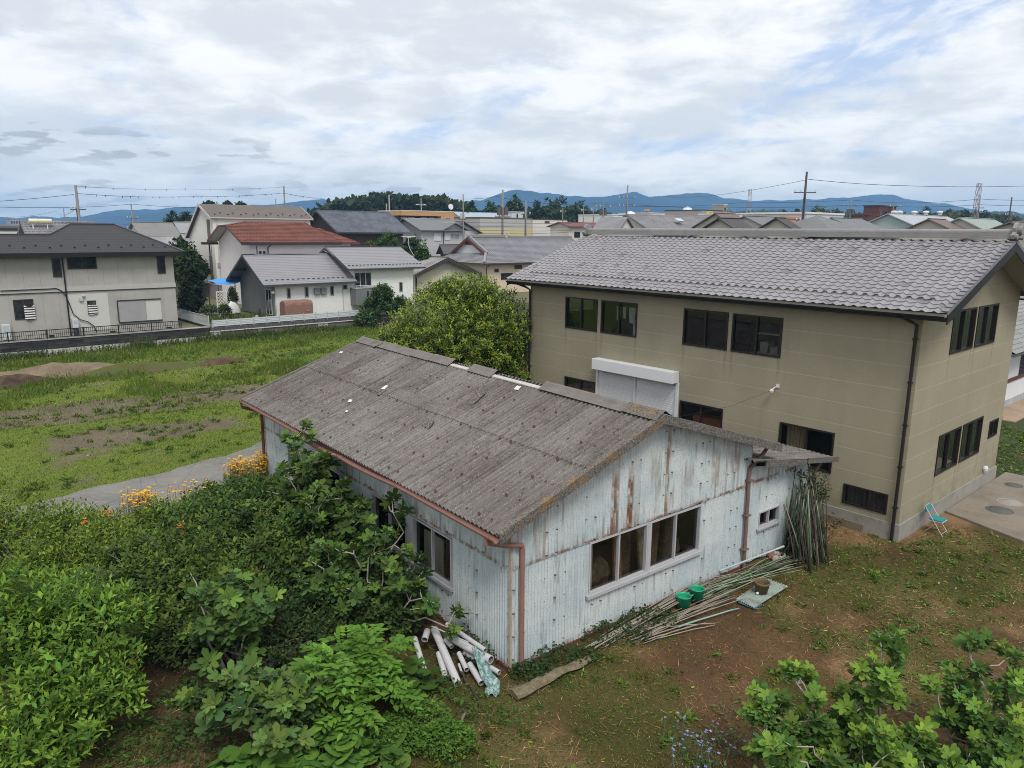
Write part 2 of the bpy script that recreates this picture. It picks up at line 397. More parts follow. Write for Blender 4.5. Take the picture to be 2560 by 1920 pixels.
def mat_corr_wall():                                 # pale blue painted corrugated steel, rusting
    m, g, out = new_mat('rusty_pale_blue_steel')
    co = obj_co(g); x, y, z = g.sep(co)
    s = g.m('ADD', x, y)                             # runs along either wall
    a = g.noise(co, 0.8, 5, 0.6); fine = g.noise(co, 30, 4, 0.7)
    c = g.mix(g.ramp(a, 0.34, 0.66), (0.415, 0.485, 0.515), (0.540, 0.585, 0.590))
    c = g.mix(g.ramp(g.noise(co, 1.7, 4, 0.5), 0.62, 0.72, 0.0, 0.35), c, (0.25, 0.40, 0.47))       # bluer scrapes of the first paint
    c = g.mix(g.ramp(fine, 0.50, 0.66, 0.0, 0.42), c, (0.20, 0.205, 0.19))
    st = g.noise(g.vec(g.m('MULTIPLY', s, 17.0), g.m('MULTIPLY', z, 0.55), 0.0), 1.0, 4, 0.6)      # thin run-off streaks
    st2 = g.noise(g.vec(g.m('MULTIPLY', s, 30.0), g.m('MULTIPLY', z, 0.8), 5.0), 1.0, 3, 0.55)
    zone = g.noise(g.vec(s, g.m('MULTIPLY', z, 0.8), 7.0), 0.75, 3, 0.5)
    upper = g.ramp(z, 1.97, 2.06, 0.25, 1.0)
    sk = g.m('MULTIPLY', g.m('MULTIPLY', g.ramp(st, 0.47, 0.66), g.ramp(zone, 0.34, 0.58)), upper)
    c = g.mix(g.m('MULTIPLY', sk, 0.66), c, (0.190, 0.135, 0.085))
    c = g.mix(g.m('MULTIPLY', g.ramp(st2, 0.58, 0.70), 0.55), c, (0.16, 0.15, 0.125))
    # heavy rust sheets on the gable above the seam
    cols = None
    for xa, wd, lo, hi, k in ((2.56, .10, 2.0, 3.5, 1.0), (3.00, .085, 2.0, 3.45, 1.15), (4.10, .06, 2.0, 4.1, 0.95), (5.75, .13, 2.3, 3.3, .6), (6.45, .17, 2.5, 3.2, .6), (4.8, .15, 2.5, 3.2, .35)):
        t = g.m('MULTIPLY', g.ramp(g.m('ABSOLUTE', g.m('SUBTRACT', x, xa)), wd * .6, wd * 1.5, k, 0.0), g.m('MULTIPLY', g.ramp(z, lo - .05, lo + .05), g.ramp(z, hi - .5, hi, 1.0, 0.0)))
        cols = t if cols is None else g.m('MAXIMUM', cols, t)
    cols = g.m('MULTIPLY', cols, g.ramp(y, 0.02, 0.10, 1.0, 0.0))
    n9 = g.noise(g.vec(g.m('MULTIPLY', s, 16.0), g.m('MULTIPLY', z, 2.0), 3.0), 1.0, 4, 0.7)
    cols = g.m('MULTIPLY', cols, g.ramp(n9, 0.32, 0.58))
    rust = g.mix(g.ramp(g.noise(g.vec(g.m('MULTIPLY', s, 9), g.m('MULTIPLY', z, 2.2), 1.0), 1.0, 3, .6), .4, .6), (0.225, 0.095, 0.036), (0.105, 0.052, 0.028))
    c = g.mix(g.m('MULTIPLY', cols, 0.9, clamp=True), c, rust)
    # rust along the sheet lap and the foot
    ln = g.noise(g.vec(g.m('MULTIPLY', s, 2.2), 0.0, 4.0), 1.0, 4, 0.65)
    seam = g.m('MULTIPLY', g.ramp(g.m('ABSOLUTE', g.m('SUBTRACT', z, g.m('ADD', 2.0, g.m('MULTIPLY', x, 0.011)))), 0.010, 0.06, 1.0, 0.0), g.ramp(ln, 0.38, 0.6))
    foot = g.m('MULTIPLY', g.ramp(z, 0.02, 0.22, 1.0, 0.0), g.ramp(g.noise(co, 6, 4, .7), .42, .65))
    drip = g.m('MULTIPLY', g.m('MULTIPLY', g.ramp(z, 2.0, 2.32, 1.0, 0.0), g.ramp(z, 1.95, 2.0)), g.ramp(st, 0.47, 0.62))
    c = g.mix(g.m('MAXIMUM', g.m('MULTIPLY', g.m('MAXIMUM', seam, foot), .9), g.m('MULTIPLY', drip, 0.45)), c, (0.15, 0.060, 0.028))
    # fixing nails in rows, each with a short stain
    fx = g.m('SUBTRACT', g.m('FRACT', g.m('DIVIDE', g.m('ADD', s, 0.06), 0.245)), 0.5)
    zr = g.m('DIVIDE', g.m('ADD', z, g.m('MULTIPLY', g.noise(g.vec(g.m('MULTIPLY', s, 4.08), 0.0, 0.0), 1.0, 0, 0), 0.02)), 0.455)
    fz = g.m('SUBTRACT', g.m('FRACT', zr), 0.5)
    dist = g.m('SQRT', g.m('ADD', g.m('POWER', g.m('MULTIPLY', fx, 0.245), 2.0), g.m('POWER', g.m('MULTIPLY', fz, 0.455), 2.0)))
    nail = g.ramp(dist, 0.012, 0.021, 1.0, 0.0)
    tail = g.m('MULTIPLY', g.ramp(g.m('ABSOLUTE', g.m('MULTIPLY', fx, 0.245)), 0.004, 0.012, 1.0, 0.0), g.m('MULTIPLY', g.ramp(fz, -0.42, -0.05), g.m('LESS_THAN', fz, 0.0)))
    keep = g.ramp(g.noise(g.vec(g.m('FLOOR', zr), g.m('FLOOR', g.m('DIVIDE', s, 1.9)), 0.5), 3.7, 1, .5), .36, .42)
    c = g.mix(g.m('MULTIPLY', g.m('MAXIMUM', g.m('MULTIPLY', nail, 0.92), g.m('MULTIPLY', tail, 0.40)), keep), c, (0.062, 0.035, 0.024))
    finish(g, out, c, 0.62, None, spec=0.35)
    return m
def mat_slate():                                     # old corrugated fibre-cement roofing with lichen
    m, g, out = new_mat('weathered_corrugated_slate')
    co = obj_co(g); x, y, z = g.sep(co)
    a = g.noise(co, 0.5, 5, 0.6); b = g.noise(co, 9, 5, 0.7); cc = g.noise(co, 45, 3, 0.7)
    run = g.noise(g.vec(g.m('MULTIPLY', x, 0.7), g.m('MULTIPLY', y, 9.0), 0.0), 1.0, 4, 0.65)
    c = g.mix(g.ramp(a, 0.32, 0.68), (0.132, 0.118, 0.110), (0.195, 0.180, 0.172))
    c = g.mix(g.ramp(run, 0.38, 0.66, 0.0, 0.75), c, (0.078, 0.067, 0.061))
    c = g.mix(g.ramp(b, 0.50, 0.64, 0.0, 0.65), c, (0.062, 0.055, 0.049))
    sh = g.noise(g.vec(g.m('FLOOR', g.m('DIVIDE', y, 0.72)), g.m('FLOOR', g.m('DIVIDE', x, 1.94)), 0.0), 5.3, 0, 0.5)
    c = g.mix(g.ramp(sh, 0.40, 0.60, 0.0, 0.22), c, (0.235, 0.222, 0.212))
    c = g.mix(g.ramp(cc, 0.60, 0.68, 0.0, 0.8), c, (0.43, 0.41, 0.385))
    c = g.mix(g.ramp(cc, 0.40, 0.33, 0.0, 0.8), c, (0.05, 0.046, 0.043))
    hook = g.m('SUBTRACT', g.m('FRACT', g.m('DIVIDE', y, 0.36)), 0.5)
    hx = g.m('SUBTRACT', g.m('FRACT', g.m('DIVIDE', x, 0.61)), 0.5)
    dd = g.m('SQRT', g.m('ADD', g.m('POWER', g.m('MULTIPLY', hook, 0.36), 2.0), g.m('POWER', g.m('MULTIPLY', hx, 0.61), 2.0)))
    c = g.mix(g.ramp(dd, 0.022, 0.040, 0.85, 0.0), c, (0.05, 0.03, 0.024))
    finish(g, out, c, 0.92, bump(g, b, 0.4, 0.01), spec=0.12)
    return m
def mat_lichen(name, k):                             # roof edge boards: k = share of ochre lichen
    m, g, out = new_mat(name)
    co = obj_co(g)
    a = g.noise(co, 3.0, 5, 0.7); b = g.noise(co, 26, 4, 0.75); d = g.noise(co, 55, 3, .7)
    c = g.mix(g.ramp(b, 0.40, 0.62), (0.075, 0.067, 0.060), (0.175, 0.162, 0.150))
    c = g.mix(g.ramp(g.m('ADD', a, g.m('MULTIPLY', b, 0.4)), 0.92 - k, 1.05 - k, 0.0, 0.9), c, (0.200, 0.132, 0.062))
    c = g.mix(g.ramp(d, 0.60, 0.68, 0.0, 0.85), c, (0.46, 0.43, 0.40))
    finish(g, out, c, 0.95, bump(g, b, 0.6, 0.02), spec=0.1)
    return m
def mat_kawara(name='grey_roof_tile', base=(0.265, 0.258, 0.272), rowh=0.0, var=0.10):
    m, g, out = new_mat(name)
    co = obj_co(g)
    a = g.noise(co, 0.7, 4, 0.6); b = g.noise(co, 4.2, 4, 0.6); c3 = g.noise(co, 45, 3, .7)
    c = g.mix(g.ramp(a, 0.35, 0.68), base, tuple(k * (1 - var) for k in base))
    c = g.mix(g.ramp(b, 0.56, 0.72, 0.0, 0.4), c, tuple(k * (1 - 2.6 * var) for k in base))
    c = g.mix(g.ramp(c3, 0.55, 0.75, 0.0, 0.25), c, tuple(k * 0.6 for k in base))
    if rowh:
        x, y, z = g.sep(co); cell = g.new('ShaderNodeTexWhiteNoise', noise_dimensions='2D'); g.l.new(g.vec(g.m('FLOOR', g.m('DIVIDE', g.m('ADD', x, .62), rowh)), g.m('FLOOR', g.m('DIVIDE', g.m('ADD', y, .70), .2682)), 0.0), cell.inputs['Vector'])
        cv = cell.outputs['Value']; c = g.mix(g.ramp(cv, 0.0, 1.0, 0.0, 0.20), c, tuple(k * 0.74 for k in base)); c = g.mix(g.ramp(cv, .965, .985, 0, .6), c, (.11, .105, .115))
    finish(g, out, c, 0.55, None, spec=0.35)
    return m
def mat_glass(name='window_glass', tint=(0.66, 0.68, 0.67)):
    m, g, out = new_mat(name)
    tr = g.new('ShaderNodeBsdfTransparent'); tr.inputs[0].default_value = (*tint, 1)
    gl = g.new('ShaderNodeBsdfGlossy'); gl.inputs['Roughness'].default_value = 0.02; gl.inputs[0].default_value = (0.9, 0.9, 0.9, 1)
    fr = g.new('ShaderNodeFresnel'); bf = g.new('ShaderNodeNewGeometry').outputs['Backfacing']; g.put(fr.inputs[0], g.m('ADD', g.m('MULTIPLY', bf, 1 / 1.5 - 1.5), 1.5))
    mx = g.new('ShaderNodeMixShader'); g.l.new(g.m('MULTIPLY', fr.outputs[0], 1.5, clamp=True), mx.inputs[0])
    g.l.new(tr.outputs[0], mx.inputs[1]); g.l.new(gl.outputs[0], mx.inputs[2]); g.l.new(mx.outputs[0], out.inputs[0])
    return m
def mat_darkglass():                                 # panes of the far houses, rooms dark behind them
    m, g, out = new_mat('dark_pane')
    co = obj_co(g); n = g.noise(co, 2.0, 3, 0.6)
    finish(g, out, g.mix(g.ramp(n, .35, .65), (0.012, 0.013, 0.015), (0.035, 0.036, 0.038)), 0.08, None, spec=0.5)
    return m
def mat_wood(name, base, dark, sc_=1.0):
    m, g, out = new_mat(name)
    co = obj_co(g); x, y, z = g.sep(co)
    n = g.noise(g.vec(g.m('MULTIPLY', x, 3 * sc_), g.m('MULTIPLY', y, 3 * sc_), g.m('MULTIPLY', z, 3 * sc_)), 1.0, 6, 0.7, 1.5)
    n2 = g.noise(co, 30 * sc_, 4, 0.7)
    c = g.mix(g.ramp(n, 0.35, 0.65), base, dark); c = g.mix(g.ramp(n2, 0.5, 0.72, 0.0, 0.5), c, tuple(k * 0.4 for k in dark))
    finish(g, out, c, 0.9, bump(g, n2, .4, .01), spec=0.15)
    return m

M_panel = mat_panel(); M_conc = mat_concrete(); M_corr = mat_corr_wall(); M_slate = mat_slate()
M_lich = mat_lichen('lichen_edge', 0.23); M_lich2 = mat_lichen('dark_roof_edge', 0.02)
M_tile = mat_kawara('silver_grey_roof_tile', (0.255, 0.246, 0.262), rowh=0.2206); M_ridge = mat_kawara('ridge_tile', (0.245, 0.240, 0.240), var=.14)
M_glass = mat_glass(); M_pane = mat_darkglass()
M_black = simple('near_black_trim', (0.012, 0.011, 0.011), 0.5, 0.25)
M_brown = simple('dark_bronze_frame', (0.020, 0.015, 0.013), 0.45, 0.2)
M_soffit = simple('beige_soffit', (0.30, 0.285, 0.23), 0.85, 0.08)
M_white = simple('white_paint', (0.62, 0.63, 0.65), 0.45, 0.05)
M_shut = simple('white_shutter_steel', (0.60, 0.61, 0.63), 0.5, 0.04)
M_alu = simple('aged_aluminium', (0.40, 0.40, 0.42), 0.5, 0.14, metal=0.0)
M_gutter = simple('faded_pink_brown_gutter', (0.235, 0.125, 0.100), 0.6, 0.18, 4)
M_rustbr = simple('rust_brown_strip', (0.125, 0.060, 0.040), 0.85, 0.35, 6)
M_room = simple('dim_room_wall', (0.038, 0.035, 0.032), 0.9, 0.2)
M_floor = simple('room_floor', (0.14, 0.12, 0.10), 0.8, 0.2)
M_old = mat_wood('old_grey_wood', (0.24, 0.205, 0.165), (0.12, 0.098, 0.075))
M_plank = mat_wood('brown_plank', (0.20, 0.115, 0.060), (0.10, 0.058, 0.032))

def wall_holes(mb, P0, eu, ez, L, Hh, holes, n_in, depth=0.12):
    """a wall of length L and height Hh from P0, with rectangular openings (u0,u1,z0,z1) and reveals going along n_in"""
    P0, eu, ez, n_in = (np.array(k, float) for k in (P0, eu, ez, n_in))
    us = sorted({0.0, L, *[h[0] for h in holes], *[h[1] for h in holes]}); zs = sorted({0.0, Hh, *[h[2] for h in holes], *[h[3] for h in holes]})
    P = lambda u, z, k=0.0: P0 + eu * u + ez * z + n_in * k
    for a, b in zip(us[:-1], us[1:]):
        for c, d in zip(zs[:-1], zs[1:]):
            mu, mz = (a + b) / 2, (c + d) / 2
            if any(h[0] < mu < h[1] and h[2] < mz < h[3] for h in holes): continue
            mb.quad(P(a, c), P(b, c), P(b, d), P(a, d))
    for a, b, c, d in holes:
        mb.quad(P(a, c), P(b, c), P(b, c, depth), P(a, c, depth)); mb.quad(P(a, d, depth), P(b, d, depth), P(b, d), P(a, d))
        mb.quad(P(a, c), P(a, c, depth), P(a, d, depth), P(a, d)); mb.quad(P(b, c, depth), P(b, c), P(b, d), P(b, d, depth))

def window(par, P0, eu, ez, n_out, u0, u1, z0, z1, frame_mat, glass_mat, fw=0.05, panes=2, proud=0.025, sill=None, sill_mat=None, back=0.045, name='window'):
    """sliding window: outer frame (the part itself), meeting stiles, glass as a sub-part, sill as a sub-part"""
    P0, eu, ez, n = (np.array(k, float) for k in (P0, eu, ez, n_out))
    P = lambda u, z, k=0.0: P0 + eu * u + ez * z + n * k
    mb = MB()
    def piece(a, b, c, d, k0, k1):
        mb.prism([P(a, c, k0), P(b, c, k0), P(b, d, k0), P(a, d, k0)], n * (k1 - k0))
    piece(u0, u1, z1 - fw, z1, -0.06, proud); piece(u0, u1, z0, z0 + fw, -0.06, proud)
    piece(u0, u0 + fw, z0 + fw, z1 - fw, -0.06, proud); piece(u1 - fw, u1, z0 + fw, z1 - fw, -0.06, proud)
    for i in range(1, panes):
        um = u0 + (u1 - u0) * i / panes; piece(um - fw * .5, um + fw * .5, z0 + fw, z1 - fw, -0.055, proud - .012)
    fr = mb.build(name, frame_mat, par)
    gb = MB(); gb.quad(P(u0 + fw * .8, z0 + fw * .8, -back), P(u1 - fw * .8, z0 + fw * .8, -back), P(u1 - fw * .8, z1 - fw * .8, -back), P(u0 + fw * .8, z1 - fw * .8, -back))
    gb.build('glass', glass_mat, fr)
    if sill:
        sb = MB(); sb.prism([P(u0 - .05, z0 - sill, 0.0), P(u1 + .05, z0 - sill, 0.0), P(u1 + .05, z0 - .002, 0.0), P(u0 - .05, z0 - .002, 0.0)], n * 0.07)
        sb.build('sill', sill_mat or frame_mat, fr)
    return fr

def tile_slope(mb, O, eu, es, n, L, S, pitch=0.27, course=0.235, amp=0.032, step=0.034, seg=8):
    """one roof slope of S-shaped pan tiles: O eave corner, eu along the eave, es up the slope"""
    O, eu, es, n = (np.array(k, float) for k in (O, eu, es, n))
    nt = max(2, round(L / pitch)); nr = max(2, round(S / course)); pw = L / nt; ch = S / nr
    t = np.linspace(0, nt, nt * seg + 1)
    ph = 2 * np.pi * t
    prof = amp * (0.62 * np.cos(ph) + 0.30 * np.cos(2 * ph + 0.6) + 0.12 * np.sin(ph))
    rows = []
    for r in range(nr):
        jit = np.repeat(np.random.default_rng(r).normal(0, .0022, nt), seg); jit = np.append(jit, 0)
        for s, up in ((r * ch - .012, step), ((r + 1) * ch - .014, 0.004)):
            rows.append(O[None] + np.outer(t * pw, eu) + es[None] * s + np.outer(prof + up + jit, n))
    mb.grid_surf(np.array(rows))
    return nt, nr, pw, ch

def corr_sheet(mb, O, eu, es, n, L, S, pitch, amp, seg=6, rows=2):
    O, eu, es, n = (np.array(k, float) for k in (O, eu, es, n))
    nw = max(1, round(L / pitch)); t = np.linspace(0, nw, nw * seg + 1); prof = amp * np.cos(2 * np.pi * t)
    G_ = [O[None] + np.outer(t * L / nw, eu) + es[None] * (S * r / (rows - 1)) + np.outer(prof, n) for r in range(rows)]
    mb.grid_surf(np.array(G_))

X, Y, Z = (1, 0, 0), (0, 1, 0), (0, 0, 1)

# ================================================================== the two-storey house
def build_green_house():
    t = thing('two_storey_house', 'large beige panelled two-storey house under silver grey wave tiles with a white roller shutter', 'house', (10.056, 18.001, 0), GA)
    Lg, Wg, HE = 14.15, 7.68, 6.10
    zr, xr, ze, xe = 7.70, 3.84, 6.05, -0.59
    sl = (zr - ze) / (xr - xe)
    f = 0.46
    long_h = [(10.66, 12.24, 4.36, 5.51), (8.88, 10.49, 4.36, 5.51), (5.40, 7.01, 4.35, 5.51), (3.65, 5.26, 4.35, 5.50),
              (10.59, 12.20, 1.37, 2.54), (5.38, 6.98, 1.37, 2.54), (1.88, 3.49, 1.37, 2.52), (0.33, 1.50, 0.64, 1.19)]
    gab_h = [(2.06, 3.80, 4.72, 5.88), (3.97, 5.68, 4.72, 5.88), (2.13, 3.83, 1.31, 2.46), (4.00, 5.69, 1.31, 2.46), (6.44, 7.26, 1.60, 2.15)]
    back_h = [(10.6, 12.3, 4.36, 5.51), (8.9, 10.5, 4.36, 5.51), (2.5, 4.2, 4.36, 5.51), (9.6, 11.2, 1.4, 2.5)]
    w = MB()
    sh = lambda hs: [(a, b, c - f, d - f) for a, b, c, d in hs]
    wall_holes(w, (0, 0, f), Y, Z, Lg, HE - f, sh(long_h), X)
    wall_holes(w, (0, 0, f), X, Z, Wg, HE - f, sh(gab_h), Y)
    wall_holes(w, (Wg, 0, f), Y, Z, Lg, HE - f, sh(back_h), (-1, 0, 0))
    end_h = [(.35, 1.95, 4.62, 5.70), (2.05, 3.65, 4.62, 5.70)]
    wall_holes(w, (0, Lg, f), X, Z, Wg, HE - f, sh(end_h), (0, -1, 0))
    for yy in (0, Lg):
        w.poly([(0, yy, HE), (Wg, yy, HE), (Wg, yy, HE + .16), (xr, yy, zr - .06), (0, yy, HE + .16)])
    w.build('wall', M_panel, t)
    # rooms: a floor between the storeys, a ceiling, one cross wall, linings
    r = MB()
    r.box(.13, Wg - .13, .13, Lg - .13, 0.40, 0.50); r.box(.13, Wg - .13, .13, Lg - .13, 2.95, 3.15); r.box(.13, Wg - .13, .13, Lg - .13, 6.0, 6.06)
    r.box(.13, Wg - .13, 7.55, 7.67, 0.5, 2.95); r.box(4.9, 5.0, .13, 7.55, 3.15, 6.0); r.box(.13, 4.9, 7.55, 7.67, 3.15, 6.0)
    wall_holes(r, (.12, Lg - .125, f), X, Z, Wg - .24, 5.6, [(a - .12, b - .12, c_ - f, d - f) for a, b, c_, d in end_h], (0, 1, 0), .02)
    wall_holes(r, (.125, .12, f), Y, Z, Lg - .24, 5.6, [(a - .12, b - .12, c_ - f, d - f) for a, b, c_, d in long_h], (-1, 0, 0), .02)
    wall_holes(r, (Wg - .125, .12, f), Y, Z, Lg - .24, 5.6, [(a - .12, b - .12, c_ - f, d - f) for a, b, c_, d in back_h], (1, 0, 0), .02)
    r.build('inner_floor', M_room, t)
    fb = MB(); fb.box(-0.045, Wg + .045, -0.045, Lg + .045, -0.4, f - .002); fb.build('foundation', M_conc, t)
    fs = MB(); fs.box(-0.075, -0.047, 0.85, 4.6, -0.1, 0.20); fs.build('foundation_vent_strip', mat_concrete('stained_concrete', (0.20, 0.165, 0.11)), t)
    # roof
    ny = -0.70; LR = Lg + 1.40
    S = math.hypot(xr - xe, zr - ze); es = ((xr - xe) / S, 0, (zr - ze) / S); n = (-es[2], 0, es[0])
    mb = MB(); nt, nr, pw, ch = tile_slope(mb, (xe - .03, ny, ze - .012), Y, es, n, LR, S - .04, 0.268, 0.236, 0.029, 0.029, 8)
    xe2 = 2 * xr - xe; es2 = (-es[0], 0, es[2]); n2 = (es[2], 0, es[0])
    tile_slope(mb, (xe2 + .03, ny + LR, ze - .012), (0, -1, 0), es2, n2, LR, S - .04, 0.268, 0.236, 0.034, 0.036, 4)
    mb.build('roof', M_tile, t)
    base = MB()
    base.prism([(xe, ny, ze - .03), (xr, ny, zr - .03), (xe2, ny, ze - .03), (xe2, ny, ze - .10), (xr, ny, zr - .12), (xe, ny, ze - .10)], (0, LR, 0))
    base.build('roof_board', M_soffit, t)
    vg = MB()                                        # folded verge tiles: one lip per course
    for k in range(nr):
        s0, s1 = k * ch, (k + 1) * ch
        for side, xs in ((0, 1), (1, -1)):
            P = lambda s, h: np.array([(xe if xs > 0 else xe2) + xs * es[0] * s + (-xs) * es[2] * h, ny - .015 if side == 0 or True else 0, ze + es[2] * s + es[0] * h])
            a, b = P(s0 - .01, .065), P(s1 - .015, .035)
            vg.prism([a, b, P(s1 - .015, -.16), P(s0 - .01, -.12)], (0, .03, 0))
            vg.prism([a + (0, .03, 0), b + (0, .03, 0), P(s1 - .015, .02) + (0, .03, 0), P(s0 - .01, .04) + (0, .03, 0)], (0, .12, 0))
    vg.build('verge_tiles', mat_kawara('verge_tile', (0.21, 0.205, 0.222), var=.3), t)
    sg = MB()                                        # looped snow-guard tiles, third course
    for i in range(2, nt - 2):
        yy = ny + (i + .02) * pw; s = 2.55 * ch
        c = np.array([xe + es[0] * s, yy, ze + es[2] * s])
        pts = [c + np.array(n) * (0.025 + 0.040 * math.sin(k)) + np.array(Y) * (-.085 * math.cos(k)) for k in np.linspace(0, math.pi, 7)]
        sg.tube(pts, .012, 5)
        sg.add([c + np.array(n) * .05 + np.array(es) * .03 + np.array(Y) * y_ for y_ in (-.07, .07)] + [c + np.array(n) * .085 + np.array(es) * .03 + np.array(Y) * y_ for y_ in (.04, -.04)], [(0, 1, 2, 3)])
    sg.build('snow_guard_tiles', mat_kawara('snow_guard_tile', (0.10, 0.095, 0.10)), t)
    rg = MB()                                        # stacked ridge: three flat courses and a round cap
    for i, (hw, z0, z1) in enumerate(((.155, .00, .055), (.140, .058, .110), (.128, .113, .165))):
        rg.box(xr - hw, xr + hw, ny + .12, ny + LR - .12, zr + .04 + z0, zr + .04 + z1)
    cap = [(xr + .10 * math.cos(a), 0, zr + .21 + .09 * math.sin(a)) for a in np.linspace(0, math.pi, 9)]
    npc = round((LR - .2) / .29)
    for k in range(npc):
        y0 = ny + .10 + k * (LR - .2) / npc; y1 = y0 + (LR - .2) / npc
        rg.add([(p[0], y0, p[2]) for p in cap] + [(xr + (p[0] - xr) * .93, y1 + .01, zr + .21 + (p[2] - zr - .21) * .93) for p in cap], [(i, i + 1, 10 + i, 9 + i) for i in range(8)])
    rdg = rg.build('ridge', M_ridge, t)
    for y0, d in ((ny, 1), (ny + LR, -1)):           # end ornaments: scrolled plate with a round boss
        e = MB()
        prof = [(-.24, .02), (.24, .02), (.27, .12), (.20, .20), (.22, .30), (.13, .41), (.0, .45), (-.13, .41), (-.22, .30), (-.20, .20), (-.27, .12)]
        e.prism([(xr + a, y0 - .02 * d, zr + .02 + b) for a, b in prof], (0, .09 * d, 0))
        e.tube([(xr, y0 - .12 * d, zr + .27), (xr, y0 + .10 * d, zr + .27)], .115, 12); e.tube([(xr - .17, y0 - .07 * d, zr + .10), (xr - .17, y0 + .10 * d, zr + .10)], .075, 10)
        e.tube([(xr + .17, y0 - .07 * d, zr + .10), (xr + .17, y0 + .10 * d, zr + .10)], .075, 10); e.tube([(xr, y0 - .16 * d, zr + .07), (xr, y0 + .2 * d, zr + .07)], .06, 10)
        e.build('ridge_end_ornament', M_ridge, rdg)
    fa = MB(); fa.box(xe + .02, xe + .05, ny + .01, ny + LR - .01, 5.84, ze - .02); fa.build('fascia', M_black, t)
    so_ = MB(); so_.box(xe + .05, -.002, ny + .02, ny + LR - .02, 5.86, 5.885); so_.box(Wg + .002, xe2 - .05, ny + .02, ny + LR - .02, 5.86, 5.885); so_.build('soffit', M_black, t)
    gt = MB(); gt.grid_surf([[(xe - .05 + .065 * math.cos(a), yy, ze - .075 + .07 * math.sin(a)) for a in np.linspace(math.pi, 2 * math.pi, 7)] for yy in (ny + .02, ny + LR - .02)]); gt.build('gutter', M_black, t)
    for y0 in (ny - .03, ny + LR):
        bb = MB()
        bb.prism([(xe, y0, ze - .27), (xr, y0, zr - .30), (xr, y0, zr - .06), (xe, y0, ze - .05)], (0, .03, 0))
        bb.prism([(xr, y0, zr - .30), (xe2, y0, ze - .27), (xe2, y0, ze - .05), (xr, y0, zr - .06)], (0, .03, 0))
        bb.build('bargeboard', M_black, t)
    dp = MB(); dp.tube([(xe - .05, .35, ze - .14), (xe - .05, .35, 5.92), (-.30, .22, 5.78), (-.09, .10, 5.66), (-.09, .10, 0.02)], .042, 8)
    for zz in (5.3, 4.2, 3.1, 2.0, .9): dp.box(-.14, -.03, .045, .155, zz, zz + .035)
    dp.build('downspout', M_brown, t)
    dp = MB(); dp.tube([(xe - .05, Lg + .15, ze - .14), (xe - .05, Lg + .15, 5.90), (-.28, Lg - .0, 5.76), (-.09, Lg - .06, 5.64), (-.09, Lg - .06, 0.02)], .042, 8); dp.build('downspout', M_brown, t)
    for i, h in enumerate(long_h):
        a = window(t, (0, 0, 0), Y, Z, (-1, 0, 0), *h, M_brown, M_glass)
        if i == 7: a['label'] = 'low wide window just above the foundation'
    for h in gab_h: window(t, (0, 0, 0), X, Z, (0, -1, 0), *h, M_brown, M_glass)
    M_tint = mat_glass('tinted_glass', (.30, .31, .30))
    for h in end_h: window(t, (0, Lg, 0), X, Z, (0, 1, 0), *h, M_brown, M_tint)
    for h in back_h: window(t, (Wg, 0, 0), Y, Z, (1, 0, 0), *h, M_brown, M_tint)
    # roller shutter with its housing
    b = MB(); b.box(-.36, -.002, 7.06, 10.55, 3.09, 3.47); hs = b.build('shutter_housing', M_white, t, bevel=.012)
    s = MB()
    for y0, y1 in ((7.12, 8.76), (8.86, 10.49)):
        k = 0; zz = 0.5
        while zz < 3.06:
            s.add([(-.035, y0, zz), (-.035, y1, zz), (-.039, y1, zz + .02), (-.039, y0, zz + .02), (-.039, y1, zz + .065), (-.039, y0, zz + .065), (-.035, y1, zz + .075), (-.035, y0, zz + .075)], [(0, 3, 2, 1), (3, 5, 4, 2), (5, 7, 6, 4)]); zz += .075
    s.build('roller_shutter', M_shut, t)
    for y0 in (7.04, 8.77, 10.49): s = MB(); s.box(-.09, -.003, y0, y0 + .08, .46, 3.09); s.build('shutter_guide', M_white, t)
    l = MB(); l.tube([(-.01, 3.68, 3.50), (-.10, 3.68, 3.52), (-.16, 3.72, 3.46)], .018, 6); l.lathe((-.17, 3.74, 3.36), [(.0, .0), (.05, .005), (.065, .05), (.045, .10), (0, .11)], 10); l.box(-.03, -.001, 3.60, 3.70, 3.50, 3.60)
    l.build('wall_lamp', simple('lamp_white', (.62, .62, .60), .4), t)
    l = MB(); l.lathe((6.45, -.06, .56), [(0, 0), (.07, .01), (.085, .08), (.06, .15), (0, .16)], 10); l.box(6.40, 6.50, -.06, -.001, .58, .68); l.build('vent_hood', M_white, t)
    return t
build_green_house()

